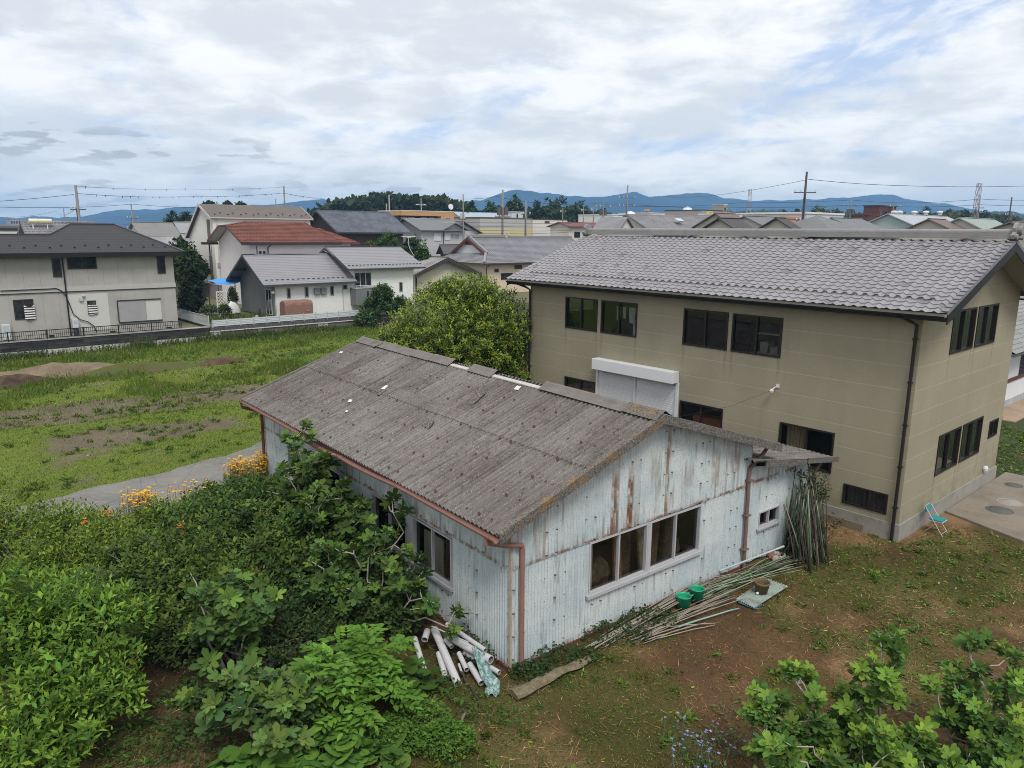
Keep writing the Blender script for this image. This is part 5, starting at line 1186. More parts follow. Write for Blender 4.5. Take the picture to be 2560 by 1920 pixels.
# ================================================================== the neighbourhood
def cr(x0, y0, w): k = w / 2212.0; return lambda x, y: (x0 + k * x, y0 + k * y)
cL, cM, cN, cD = cr(0, 600, 480), cr(460, 560, 400), cr(760, 560, 400), cr(480, 420, 640)
cE1, cE2, cE3, cE4, cE5, cE6 = cr(0, 430, 320), cr(300, 440, 320), cr(980, 440, 320), cr(1250, 440, 320), cr(1540, 410, 320), cr(1840, 410, 320)
cR7 = cr(2100, 410, 460); cA = cr(0, 420, 640)
def on_p(px, py, p):
    r = ray(px, py); P = CAMP + r * (p / (r @ AX)); return float(P @ BX), float(P[2])

def mat_courses(name, base, step, dark=.45, width=.16, var=.10, rough=.6, axis='z', moss=None):
    """roofing or siding laid in horizontal courses: a thin darker joint every `step` metres of height"""
    m, g, out = new_mat(name); co = obj_co(g); x, y, z = g.sep(co)
    c_ = {'z': z, 'x': x, 'y': y}[axis]
    fr = g.m('FRACT', g.m('DIVIDE', c_, step)); ln = g.ramp(fr, 0.0, width, 1.0, 0.0)
    a = g.noise(co, .9, 4, .6); b = g.noise(co, 14, 3, .65)
    c = g.mix(g.ramp(a, .35, .65), base, tuple(k * (1 - var) for k in base)); c = g.mix(g.ramp(b, .5, .72, 0, .3), c, tuple(k * .6 for k in base))
    if moss: c = g.mix(g.ramp(g.noise(co, 2.2, 5, .7), .48, .66, 0, .7), c, moss)
    c = g.mix(ln, c, tuple(k * dark for k in base))
    finish(g, out, c, rough, bump(g, g.m('SUBTRACT', g.m('MULTIPLY', b, .2), ln), .3, .02), spec=.3); return m
def wallmat(name, base, var=.06): return simple(name, base, .85, var, .8, 12, .2)

def fwin(t, P0, eu, n, u0, u1, z0, z1, frame=None, panes=2, fw=.05, name='window', sill=None):
    return window(t, P0, eu, Z, n, u0, u1, z0, z1, frame or M_alu2, M_pane, fw, panes, .05, sill, None, -.012, name)
M_alu2 = simple('white_window_frame', (.50, .50, .50), .5, .08); M_dkfr = simple('dark_window_frame', (.03, .03, .032), .5, .1)

def slab(mb, pts, th=.10):
    """a roof face with thickness below it"""
    mb.prism([tuple(p) for p in pts], (0, 0, -th))
def gable_roof(t, x0, x1, y0, y1, ze, zr, oy, ox, mat, axis='x', edge=None, tile=None, yr=None, th=.12, ze2=None, caps=True):
    """two slopes; the ridge runs along x (or along y); oy/ox overhang at the eaves and at the gable ends"""
    mb = MB()
    f = (lambda a, b, c: (a, b, c)) if axis == 'x' else (lambda a, b, c: (b, a, c))
    yr = (y0 + y1) / 2 if yr is None else yr; ze2 = ze if ze2 is None else ze2
    s1 = (zr - ze) / (yr - y0); s2 = (zr - ze2) / (y1 - yr)
    A, B = x0 - ox, x1 + ox; e0, e1 = ze - s1 * oy, ze2 - s2 * oy
    slab(mb, [f(A, y0 - oy, e0), f(B, y0 - oy, e0), f(B, yr, zr), f(A, yr, zr)], th); slab(mb, [f(A, yr, zr), f(B, yr, zr), f(B, y1 + oy, e1), f(A, y1 + oy, e1)], th)
    o = mb.build('roof', mat if not tile else (edge or mat), t)
    if tile:
        tm = MB()
        for (yy, zz, sg) in ((y0 - oy, e0, 1), (y1 + oy, e1, -1)):
            S = math.hypot(abs(yr - yy), zr - zz); es = f(0, (yr - yy) / S, (zr - zz) / S); eu = f(1, 0, 0)
            n = np.cross(eu, es); n = n * np.sign(n[2]); tile_slope(tm, np.array(f(A, yy, zz)) + n * .02, eu, es, n, B - A, S, *tile, seg=5)
        tm.build('roof_tiles', mat, t)
    if caps:
        rc = MB(); rc.prism([f(A, yr - .14, zr + .0), f(A, yr + .14, zr), f(A, yr + .09, zr + .13 if tile else zr + .05), f(A, yr - .09, zr + .13 if tile else zr + .05)], f(B - A, 0, 0)); rc.build('ridge', edge or mat, t)
    return o
def box_walls(t, x0, x1, y0, y1, z0, z1, mat, gable=None, name='wall'):
    mb = MB(); mb.box(x0, x1, y0, y1, z0, z1)
    if gable:
        ax_, zr, r = gable
        if ax_ == 'x':
            for xx in (x0, x1): mb.poly([(xx, y0, z1), (xx, y1, z1), (xx, r, zr)])
        else:
            for yy in (y0, y1): mb.poly([(x0, yy, z1), (x1, yy, z1), (r, yy, zr)])
    return mb.build(name, mat, t)
def gthing(name, label, cat, p, q, z, group=None):
    o = thing(name, label, cat, tuple(grid(p, q, z)), GA, group); o['_o'] = 0
    del o['_o']; return o

# ------------------------------------------------------------------ raised plots and their retaining walls
QW = 53.6
def plots():
    mb = MB()
    for p0, p1, zz in ((-8, 18.35, .86), (18.6, 60, .95)):
        pts = [grid(p0, QW + .18), grid(p1, QW + .18), grid(p1, QW + 90), grid(p0, QW + 90)]
        mb.prism([(k[0], k[1], -.3) for k in pts], (0, 0, .3 + zz))
    o = mb.build('raised_ground', simple('plot_earth', (.115, .115, .060), .95, .4, .7, 6), None); setting(o)
plots()
def retaining():
    t = gthing('retaining_wall', 'long retaining wall of black blocks on a white concrete base below the grey panelled house', 'wall', 0, QW, 0)
    a = MB(); a.box(-6, 18.42, 0, .2, -.3, .34); a.build('concrete_base', mat_concrete('pale_wall_concrete', (.46, .45, .43), (.24, .23, .21)), t)
    m, g, out = new_mat('black_block'); co = obj_co(g); x, y, z = g.sep(co)
    br = g.new('ShaderNodeTexBrick'); g.l.new(g.vec(x, z, 0.0), br.inputs['Vector']); br.inputs['Color1'].default_value = (.022, .021, .022, 1); br.inputs['Color2'].default_value = (.060, .057, .058, 1); br.inputs['Mortar'].default_value = (.015, .015, .015, 1)
    br.inputs['Scale'].default_value = 1.0; br.inputs['Brick Width'].default_value = .80; br.inputs['Row Height'].default_value = .2; br.inputs['Mortar Size'].default_value = .012
    finish(g, out, br.outputs[0], .8, None, spec=.25)
    b = MB()
    for k in range(3): b.box(-6, 18.40, .02 - .0 * k, .19, .342 + k * .2, .342 + k * .2 + .185); b.box(-6, 18.39, .05, .18, .342 + k * .2 + .185, .342 + (k + 1) * .2)
    b.build('block_course', m, t)
    c = MB(); c.box(-6, 18.42, -.02, .55, .944, .975); c.build('coping', mat_concrete('coping_concrete', (.34, .33, .31)), t)
    t2 = gthing('retaining_wall', 'stained retaining wall with pale piers and a row of dark bricks below the white slat fence', 'wall', 0, QW, 0)
    st = mat_concrete('mossy_stained_concrete', (.165, .145, .115), (.075, .062, .045))
    a = MB(); a.box(18.6, 36, .03, .25, -.3, .60); a.build('concrete_base', st, t2)
    a = MB()
    for p0, p1 in ((18.45, 19.2), (22.0, 22.25), (26.85, 27.65), (30.2, 30.9), (32.0, 32.4)): a.box(p0, p1, -.01, .2, -.3, .60)
    a.build('concrete_pier', mat_concrete('pale_wall_concrete', (.46, .45, .43), (.24, .23, .21)), t2)
    a = MB(); a.box(18.45, 36, -.05, .28, .602, .66); a.build('coping', simple('white_coping', (.55, .55, .54), .7, .1), t2)
    a = MB(); k = 18.5
    while k < 36: a.box(k, k + .29, .0, .2, .662, .90); k += .31
    a.build('brick_course', simple('dark_brick_row', (.085, .080, .085), .8, .5, 3), t2)
    # black fence on the first wall
    f = gthing('metal_fence', 'low black metal baluster fence on the black block wall', 'fence', 0, QW + .12, .975)
    r = MB()
    for z_, h in ((.06, .035), (.30, .02), (.545, .045)): r.box(-6, 16.6, -.02, .02, z_, z_ + h)
    r.build('rail', M_black, f)
    s = MB(); k = -6.0
    while k < 16.55: s.box(k, k + .022, -.011, .011, .06, .55); k += .115
    s.build('baluster', M_black, f)
    for k in np.arange(-5.9, 16.6, 2.05): p = MB(); p.box(k - .03, k + .03, -.03, .03, 0, .62); p.build('post', M_black, f)
    # white slat fence on the second
    f = gthing('slat_fence', 'white horizontal slat fence above the dark brick row', 'fence', 0, QW + .12, .90)
    r = MB()
    for i in range(4): r.box(18.65, 34.5, -.015, .015, .07 + i * .115, .07 + i * .115 + .095)
    r.build('slat_panel', simple('cool_white_slat', (.52, .56, .58), .5, .06), f)
    for k in np.arange(18.7, 34.6, 1.0): p = MB(); p.box(k - .028, k + .028, -.06, -.016, 0, .58); p.build('post', simple('fence_post_grey', (.40, .43, .45), .5, .08), f)
    f = gthing('metal_fence', 'short fence running back between the two plots', 'fence', 18.5, QW + .3, .95)
    s = MB(); k = .1
    while k < 9: s.box(-.012, .012, k, k + .025, .05, .75); k += .14
    s.box(-.02, .02, 0, 9, .72, .77); s.box(-.02, .02, 0, 9, .05, .08); s.build('baluster', simple('fence_post_grey', (.40, .43, .45)), f)
    for k in (.0, 3.0, 6.0, 9.0): p = MB(); p.box(-.03, .03, k - .03, k + .03, 0, .8); p.build('post', simple('fence_post_grey', (.40, .43, .45)), f)
retaining()

# ------------------------------------------------------------------ grey panelled house at the far edge of the field
def panelled_house():
    q0 = 55.5; zb = .86; p1 = 16.9; p0 = -4.0; D = 8.6
    t = gthing('panelled_house', 'grey panelled two-storey house with a dark shingled hip roof, striped towels at its windows', 'house', p0, q0, zb)
    L = p1 - p0; H1 = 6.02 - zb
    m, g, out = new_mat('grey_vertical_panel'); co = obj_co(g); x, y, z = g.sep(co)
    fx = g.m('FRACT', g.m('DIVIDE', g.m('ADD', x, g.m('MULTIPLY', y, .77)), .91)); ln = g.ramp(g.m('MINIMUM', fx, g.m('SUBTRACT', 1.0, fx)), .006, .018, 1, 0)
    a = g.noise(co, .8, 4, .6); b = g.noise(co, 25, 3, .7)
    c = g.mix(g.ramp(a, .35, .65), (.33, .315, .30), (.375, .36, .34)); c = g.mix(g.ramp(b, .45, .7, 0, .35), c, (.36, .34, .32)); c = g.mix(g.m('MULTIPLY', ln, .6), c, (.20, .19, .18))
    finish(g, out, c, .85, bump(g, b, .3, .01), spec=.2)
    box_walls(t, 0, L, 0, D, 0, H1, m)
    P = lambda k: (on_q(*k, q0)[0] - p0, on_q(*k, q0)[1] - zb)
    # paler repaired panels
    xa, xb = P(cL(770, 700))[0], P(cL(1245, 700))[0]; zt_ = P(cL(1000, 622))[1]
    k = MB(); k.box(xa, xb, -.012, -.001, .25, zt_); k.build('pale_wall_panel', simple('pale_grey_panel', (.50, .50, .475), .85, .06), t)
    bd = MB(); zz = P(cL(1500, 545))[1]; bd.box(-.1, L + .04, -.05, -.001, zz - .10, zz + .20); bd.build('belt_course', simple('pale_belt', (.41, .40, .385), .85, .08), t)
    bl = MB(); bl.box(-.1, L + .05, -.055, -.002, zz - .15, zz - .11); bl.build('belt_dark_strip', M_dkfr, t)  # raised dark strip just below the belt course
    # roof: hip over the main block, lower wing to one side
    ze = 6.28 - zb; y0 = -.65
    yr = D / 2
    xr1, zr = on_q(*cE1(1975, 905), q0 + yr); xr0, _ = on_q(*cE1(1210, 905), q0 + yr); zr -= zb; xr1 -= p0; xr0 -= p0
    sl = (zr - ze) / (yr - y0)
    z2 = on_q(*cE1(400, 1080), q0 + yr - 1.4)[1] - zb; y2 = y0 + (z2 - ze) / sl; xk = on_q(*cE1(850, 1070), q0 + y2)[0] - p0
    mm = mat_courses('dark_shingle_roof', (.038, .037, .041), .105, .32, .28, .12)
    mb = MB(); xe = L + .58
    slab(mb, [(-2, y0, ze), (xe, y0, ze), (xr1, yr, zr), (xr0, yr, zr), (xk, y2, z2), (-2, y2, z2)], .08)
    slab(mb, [(xe, y0, ze), (xe, D + .65, ze), (xr1, yr, zr)], .08); slab(mb, [(xr0, yr, zr), (xr1, yr, zr), (xe, D + .65, ze), (xk, D + .65, ze)], .08)
    slab(mb, [(-2, y2, z2), (xk, y2, z2), (xk, D + .6, ze), (-2, D + .6, ze)], .08); slab(mb, [(xk, y2, z2), (xr0, yr, zr), (xk, D + .65, ze)], .08)
    mb.build('roof', mm, t)
    cp = MB(); 
    for a_, b_ in (((xr0, yr, zr), (xr1, yr, zr)), ((xr1, yr, zr), (xe, y0, ze)), ((xr0, yr, zr), (xk, y2, z2)), ((xk, y2, z2), (-2, y2, z2))):
        cp.bar(np.array(a_) + (0, 0, .03), np.array(b_) + (0, 0, .03), .16, .06)
    cp.build('ridge', simple('dark_ridge_metal', (.075, .075, .078), .5, .1), t)
    fa = MB(); fa.box(-2, xe, y0 - .02, y0 + .03, ze - .30, ze - .02); fa.box(-2, xe, y0 + .03, -.06, ze - .30, ze - .26); fa.build('fascia', M_black, t)
    for i in range(30):
        u = xe - 1.0 - i * .70; s_ = .75 + (.35 if i % 2 else 0)
        if u > 8: sg = MB(); sg.box(u - .06, u + .06, y0 + s_ - .02, y0 + s_ + .02, ze + sl * s_, ze + sl * s_ + .07); sg.build('snow_guard', M_black, t)
    # windows measured on the wall
    def w(a, b, panes, fr=M_dkfr, nm='window', fw=.07):
        (u0, z1), (u1, z0) = P(a), P(b); return fwin(t, (0, 0, 0), X, (0, -1, 0), u0, u1, z0, z1, fr, panes, fw, nm)
    w(cL(590, 215), cL(715, 425), 1); w(cL(765, 190), cL(1118, 330), 2); w(cL(1800, 180), cL(1910, 385), 1); w(cL(145, 690), cL(405, 905), 2); w(cL(1000, 700), cL(1118, 860), 1)
    (u0, z1), (u1, z0) = P(cL(1350, 705)), P(cL(1690, 925)); s = MB(); s.box(u0, u1, -.06, -.002, z0, z1)
    s.build('storm_shutter', simple('grey_shutter_panel', (.30, .295, .30), .7, .14, 2), t)
    (u2, _), (u3, _) = P(cL(1350, 690)), P(cL(1850, 690)); s = MB(); s.box(u2 - .02, u3, -.10, -.001, z1, z1 + .06); s.box(u2 - .02, u3, -.10, -.001, z0 - .07, z0 - .005); s.box(u2 - .05, u2 - .002, -.10, -.001, z0, z1); s.build('shutter_rail', M_dkfr, t)
    s = MB(); s.box(u1 + .02, u3 - .02, -.035, -.001, z0, z1); s.build('shutter_case', simple('pale_grey_panel', (.60, .60, .57)), t)
    d = MB(); (ua, za), (ub, zb2) = P(cL(705, 205)), P(cL(815, 1095)); d.tube([(ub, -.09, za), (ub, -.09, 0.0)], .045, 8); d.build('downspout', M_black, t)
    d = MB(); pts = [P(cL(a, b)) for a, b in ((0, 585), (300, 572), (560, 562), (640, 555), (700, 580), (745, 625), (790, 720), (840, 850), (920, 915), (1010, 940), (1080, 990), (1110, 1060))]; d.tube([(a, -.075 - .02, b) for a, b in pts], .030, 6); d.build('cable_conduit', M_black, t)
    for a, b in ((cL(565, 1095), cL(630, 1130)), (cL(1265, 1050), cL(1335, 1075)), (cL(1915, 1003), cL(1980, 1028))):
        (a0, b1), (a1, b0) = P(a), P(b); d = MB(); d.box(a0, a1, -.012, -.002, max(.02, b0), b1); d.build('floor_vent', M_black, t)
    v_ = MB(); (a0, b0) = P(cL(960, 640)); v_.lathe((a0, -.05, b0 - .08), [(0, 0), (.10, .02), (.11, .08), (.06, .14), (0, .15)], 10); (a0, b0) = P(cL(930, 682)); v_.box(a0 - .11, a0 + .11, -.12, -.003, b0 - .13, b0 + .13); v_.build('vent_hood', simple('vent_grey', (.42, .42, .42), .5), t)
    # things hung on or set beside it
    m, g, out = new_mat('striped_towel_cloth'); co = obj_co(g); x, y, z = g.sep(co); fr = g.m('FRACT', g.m('DIVIDE', z, .155))
    finish(g, out, g.mix(g.ramp(g.m('ABSOLUTE', g.m('SUBTRACT', fr, .5)), .22, .28), (.72, .72, .72), (.025, .025, .028)), .9)
    for (a, b, lb, sag) in ((cL(268, 745), cL(412, 905), 'wide black and white striped towel hung over half the lower window', .16), (cL(1008, 745), cL(1125, 850), 'small black and white striped towel hung on the bathroom window', .05)):
        (u0, z1), (u1, z0) = P(a), P(b); us = np.linspace(u0, u1, 13); vs_ = np.linspace(0, 1, 9)
        G_ = [[(u, -.10 - .025 * math.sin(9 * (u - u0)) * k_, z1 - sag * 4 * ((u - u0) / (u1 - u0)) * (1 - (u - u0) / (u1 - u0)) * (1 - k_ * .7) - (z1 - z0) * k_) for u in us] for k_ in vs_]
        mb = MB(); mb.grid_surf(G_); o = mb.build('striped_towel', m, None, True); o.location = grid(p0, q0, zb); o.rotation_euler.z = GA; tag(o, lb, 'towel', 'striped towels on the grey house')
    for (a, b, lb, nm, cat, dp_) in ((cL(815, 905), cL(895, 1005), 'pale water heater box beside the drain pipe of the grey house', 'water_heater', 'water heater', .35), (cL(0, 970), cL(125, 1140), 'white outdoor air conditioner unit behind the black fence', 'air_conditioner', 'air conditioner', .4)):
        (u0, z1), (u1, z0) = P(a), P(b); o = thing(nm, lb, cat, tuple(grid(p0 + u0, q0 - .08, zb)), GA)
        mb = MB(); mb.box(0, u1 - u0, -dp_, -.0, max(0.05, z0), z1); mb.build('casing', simple('pale_grey_casing', (.50, .52, .55), .5, .06), o, bevel=.02)
        mb = MB(); mb.box(.08, u1 - u0 - .08, -dp_ - .012, -dp_ - .001, (max(.05, z0) + z1) / 2, z1 - .08); mb.build('front_panel', simple('casing_panel', (.40, .42, .44), .5, .1), o)
        mb = MB(); mb.box(.05, .12, -dp_ + .02, -.03, 0, max(.05, z0)); mb.box(u1 - u0 - .12, u1 - u0 - .05, -dp_ + .02, -.03, 0, max(.05, z0)); mb.build('foot', M_dkfr, o)
    return t
panelled_house()

# ------------------------------------------------------------------ modern house with white render and grey gables
def modern_house():
    q0, zb = 56.0, 1.05
    pc = on_q(*cM(1255, 1270), q0)[0]; pj = on_q(*cN(690, 640), q0)[0]; pr = on_q(*cN(1510, 900), q0)[0]
    t = gthing('modern_house', 'white rendered house with slate grey gable, grey balcony box and two stepped metal roofs', 'house', pc, q0, zb)
    W1, W2 = pj - pc, pr - pc; D = 6.6
    m, g, out = new_mat('white_stone_render'); co = obj_co(g); a = g.noise(g.vec(*[g.m('MULTIPLY', k, s) for k, s in zip(g.sep(co), (1, 1, 4))]), 2.2, 5, .7); b = g.noise(co, 18, 3, .7)
    finish(g, out, g.mix(g.ramp(a, .35, .65), (.66, .665, .645), (.735, .74, .72)), .9, bump(g, g.m('ADD', a, g.m('MULTIPLY', b, .3)), .5, .03), spec=.15); MW = m
    MG = mat_courses('slate_grey_siding', (.165, .172, .172), .16, .62, .10, .08, .8)
    rm = mat_courses('grey_metal_roof', (.235, .228, .250), .122, .30, .24, .06, .42)
    e1 = on_q(*cM(1110, 842), q0 - .5)[1] - zb; a1, r1 = on_q(*cM(1255, 1270), q0)[0], 0
    qr1 = D / 2; zr1 = on_q(*cM(820, 425), q0 + qr1)[1] - zb
    s1 = (zr1 - e1) / (qr1 + .5); w1 = e1 + s1 * .5
    box_walls(t, 0, W1, 0, D, 0, w1 - .06, MW)
    gw = MB(); gw.poly([(-.012, D, 0), (-.012, 0, 0), (-.012, 0, w1 - .08), (-.012, qr1, zr1 - .1), (-.012, D, w1 - .08)]); gw.quad((-.012, -.012, 0), (.10, -.012, 0), (.10, -.012, w1 - .08), (-.012, -.012, w1 - .08)); gw.build('grey_gable_wall', MG, t)
    gable_roof(t, 0, W1, 0, D, w1, zr1, .5, .0, rm, 'x', None, None, qr1, .14, None)
    ov = MB(); slab(ov, [(-1.0, -.5, e1), (-.002, -.5, e1), (-.002, qr1, zr1), (-1.0, qr1, zr1)], .12); slab(ov, [(-1.0, qr1, zr1), (-.002, qr1, zr1), (-.002, D + .5, e1), (-1.0, D + .5, e1)], .12); ov.build('gable_roof_overhang', rm, t)
    bb = MB(); bb.prism([(-1.03, -.5, e1 - .2), (-1.03, qr1, zr1 - .2), (-1.03, qr1, zr1 + .02), (-1.03, -.5, e1 + .02)], (.03, 0, 0)); bb.prism([(-1.03, D + .5, e1 - .2), (-1.03, qr1, zr1 - .2), (-1.03, qr1, zr1 + .02), (-1.03, D + .5, e1 + .02)], (.03, 0, 0)); bb.build('bargeboard', simple('charcoal_trim', (.055, .057, .06), .5), t)
    rf = MB()
    for k in (.25, 1.5, qr1, D - 1.5, D - .25): zz = zr1 - abs(k - qr1) * s1 - .26; rf.box(-.98, -.02, k - .06, k + .06, zz - .05, zz + .10)
    rf.build('purlin_end', simple('brown_purlin', (.06, .04, .03), .7), t)
    gt = MB(); gt.box(-1.0, W1 + .2, -.62, -.51, e1 - .16, e1 - .03); gt.build('gutter', simple('charcoal_trim', (.055, .057, .06)), t)
    # upper block
    e2 = on_q(*cN(610, 620), q0 - .5)[1] - zb; zr2 = on_q(*cN(340, 318), q0 + qr1)[1] - zb; s2 = (zr2 - e2) / (qr1 + .5); w2 = e2 + s2 * .5
    box_walls(t, W1, W2, -.004, D, 0, w2 - .06, MW, ('x', zr2 - .08, qr1), 'upper_wall')
    pL = on_q(*cN(610, 620), q0 - .5)[0] - pc; pR = on_q(*cN(1680, 575), q0 - .5)[0] - pc
    r2 = MB(); slab(r2, [(pL, -.5, e2), (pR, -.5, e2), (pR - .25, qr1, zr2), (pL - .05, qr1, zr2)], .12); slab(r2, [(pL, qr1, zr2), (pR - .25, qr1, zr2), (pR, D + .5, e2), (pL, D + .5, e2)], .12); r2.build('upper_roof', rm, t)
    gt = MB(); gt.box(pL, pR, -.60, -.51, e2 - .16, e2 - .02); gt.build('gutter', simple('charcoal_trim', (.055, .057, .06)), t)
    bb = MB(); bb.prism([(pL - .03, -.5, e2 - .18), (pL - .03, qr1, zr2 - .18), (pL - .03, qr1, zr2 + .03), (pL - .03, -.5, e2 + .03)], (.03, 0, 0)); bb.prism([(pL - .03, D + .5, e2 - .18), (pL - .03, qr1, zr2 - .18), (pL - .03, qr1, zr2 + .03), (pL - .03, D + .5, e2 + .03)], (.03, 0, 0)); bb.build('bargeboard', simple('charcoal_trim', (.055, .057, .06)), t)
    rc = MB(); rc.bar((-1.0, qr1, zr1 + .03), (W1 + .1, qr1, zr1 + .03), .2, .06); rc.bar((pL, qr1, zr2 + .03), (pR - .25, qr1, zr2 + .03), .2, .06); rc.build('ridge', simple('charcoal_trim', (.055, .057, .06)), t)
    sg = MB()
    for i in range(22):
        u = -.6 + i * .44
        if u < W1: sg.box(u, u + .20, -.02, .05, e1 + s1 * .5, e1 + s1 * .5 + .07)
    for i in range(22):
        u = pL + .3 + i * .36
        if u < pR - .2: sg.box(u, u + .17, -.02, .05, e2 + s2 * .5, e2 + s2 * .5 + .07)
    sg.build('snow_guard', simple('charcoal_trim', (.055, .057, .06)), t)
    P = lambda k, q=q0: (on_q(*k, q)[0] - pc, on_q(*k, q)[1] - zb)
    gy = simple('grey_window_frame', (.19, .19, .185), .5, .08)
    for a, b, pn in ((cM(1417, 885), cM(1475, 1025), 1), (cM(1665, 870), cM(1722, 1008), 1), (cN(360, 853), cN(413, 985), 1), (cN(530, 840), cN(598, 903), 1), (cN(1107, 815), cN(1153, 945), 1), (cN(1315, 803), cN(1362, 933), 1)):
        (u0, z1), (u1, z0) = P(a), P(b); fwin(t, (0, 0, 0), X, (0, -1, 0), u0, u1, z0, z1, gy, pn, .07)
    (u0, z1), (u1, z0) = P(cN(692, 672)), P(cN(932, 868)); fwin(t, (0, 0, 0), X, (0, -1, 0), u0, u1, z0, z1, M_alu2, 3, .05)
    q_, zt_ = on_p(*cM(1085, 885), pc); q_2, zb_ = on_p(*cM(1178, 1250), pc)
    fwin(t, (-.012, 0, 0), Y, (-1, 0, 0), .35, 1.45, .12, zt_ - zb, M_alu2, 2, .05)
    # balcony box
    qb = q0 - .95; (u0, z1), (u1, _) = P(cN(715, 895), qb), P(cN(1040, 885), qb); z0 = P(cN(712, 1125), qb)[1]
    b = MB(); b.box(u0, u1, -.95, -.006, z0, z1); bo = b.build('balcony', MG, t); c = MB(); c.box(u0 - .03, u1 + .03, -.98, -.88, z1, z1 + .05); c.box(u0 - .03, u0 + .07, -.88, -.006, z1, z1 + .05); c.tube([(u0, -.93, z1 + .22), (u1 - .2, -.93, z1 + .22)], .03, 6)
    for k in np.linspace(u0 + .05, u1 - .25, 4): c.box(k, k + .03, -.945, -.915, z1, z1 + .22)
    c.build('handrail', simple('silver_rail', (.48, .50, .50), .4), bo)
    (a0, b1), (a1, b0) = P(cN(868, 930), qb), P(cN(897, 1000), qb); c = MB(); c.box(a0, a1, -.962, -.951, b0, b1); c.build('balcony_opening', M_pane, bo)
    for a, b in ((cM(1790, 885), cM(1872, 975)), (cM(1884, 880), cM(1962, 970))):
        (u0, z1), (u1, z0) = P(a), P(b); c = MB(); c.box(u0, u1, -.20, -.003, z0, z1); c.build('vent_cover', simple('blue_grey_cover', (.20, .215, .235), .5, .08), t, bevel=.03)
    for k, (a, b) in enumerate(((cM(1250, 880), .05), (cN(530, 850), .0), (cN(1513, 620), .0))):
        u = P(a)[0]; c = MB(); c.tube([(u, -.06, (w1 if k < 2 else w2) - .2), (u, -.06, .0)], .035, 6); c.build('downspout', simple('pale_downspout', (.45, .45, .44), .5), t)
    l = MB(); (u, z_) = P(cM(1235, 945)); l.lathe((u - .1, -.15, z_ - .12), [(0, 0), (.12, .05), (.14, .13), (.10, .22), (0, .25)], 12); l.build('wall_lamp', simple('lamp_white', (.62, .62, .60)), t)
    pp = MB(); (u, z_) = P(cM(1880, 395), q0 + qr1); pp.tube([(W1 - 1.0, qr1 - .1, zr1 + .25), (W1 - .7, qr1 - .15, zr1 + .08), (W1 - .1, qr1 - .4, zr1 - .02), (W1 + .0, qr1 - .9, zr1 - .16), (W1 + .02, qr1 - 1.3, zr1 - .30)], .03, 6); pp.build('roof_cable', simple('lamp_white', (.62, .62, .60)), t)
    an = thing('tv_antenna', 'white television antenna on a bent pole behind the stepped roof', 'antenna', tuple(grid(on_q(*cN(1450, 330), q0 + 2.9)[0], q0 + 2.9, zb)), GA)
    za = zr2 + .9; mb = MB(); mb.tube([(.5, 0, zr2 - .8), (.1, 0, zr2 - .2), (0, 0, zr2 + .1), (0, 0, za)], .03, 6); mb.build('mast', simple('lamp_white', (.62, .62, .60)), an)
    mb = MB(); mb.bar((-.75, 0, za), (.75, 0, za), .05, .05)
    for k in np.linspace(-.7, .7, 7): mb.bar((k, -.25, za + .04), (k, .25, za + .04), .025, .025)
    mb.bar((-.2, 0, za - .1), (.25, 0, za - .1), .12, .05); mb.build('aerial', simple('lamp_white', (.62, .62, .60)), an)
    # brown cover over stored bicycles
    (u0, z1), (u1, z0) = P(cM(1352, 1060), q0 - .6), P(cM(1745, 1250), q0 - .6); o = thing('storage_tent', 'brown fabric storage tent with rounded top against the white house wall', 'storage tent', tuple(grid(pc + u0, q0 - .1, zb)), GA)
    w_ = u1 - u0; hh = z1; mb = MB(); G_ = []
    for x_ in np.linspace(0, w_, 14):
        e_ = min(1.0, min(x_, w_ - x_) / .22 + .25) ** .5; row = []
        for a in np.linspace(0, math.pi, 15):
            c_ = math.cos(a); yy = -.55 + .5 * (abs(c_) ** .6) * (1 if c_ > 0 else -1); zz = hh * (.55 + .45 * math.sin(a) ** .6) if .12 < a < math.pi - .12 else 0
            row.append((x_, yy + .012 * math.sin(7 * x_ + 5 * a), zz * (.90 + .10 * e_) + .012 * math.sin(11 * x_)))
        G_.append(row)
    mb.grid_surf(G_)
    mb.poly(G_[0]); mb.poly(G_[-1][::-1])
    mb.build('cover', simple('brown_tent_fabric', (.215, .118, .090), .8, .18, 3), o)
    mb = MB(); mb.tube([(w_ * .70, -1.075, .55), (w_ * .78, -1.10, .42), (w_ * .86, -1.08, .50)], .022, 5); mb.build('tie', simple('tan_tie', (.40, .27, .17), .8), o)
modern_house()

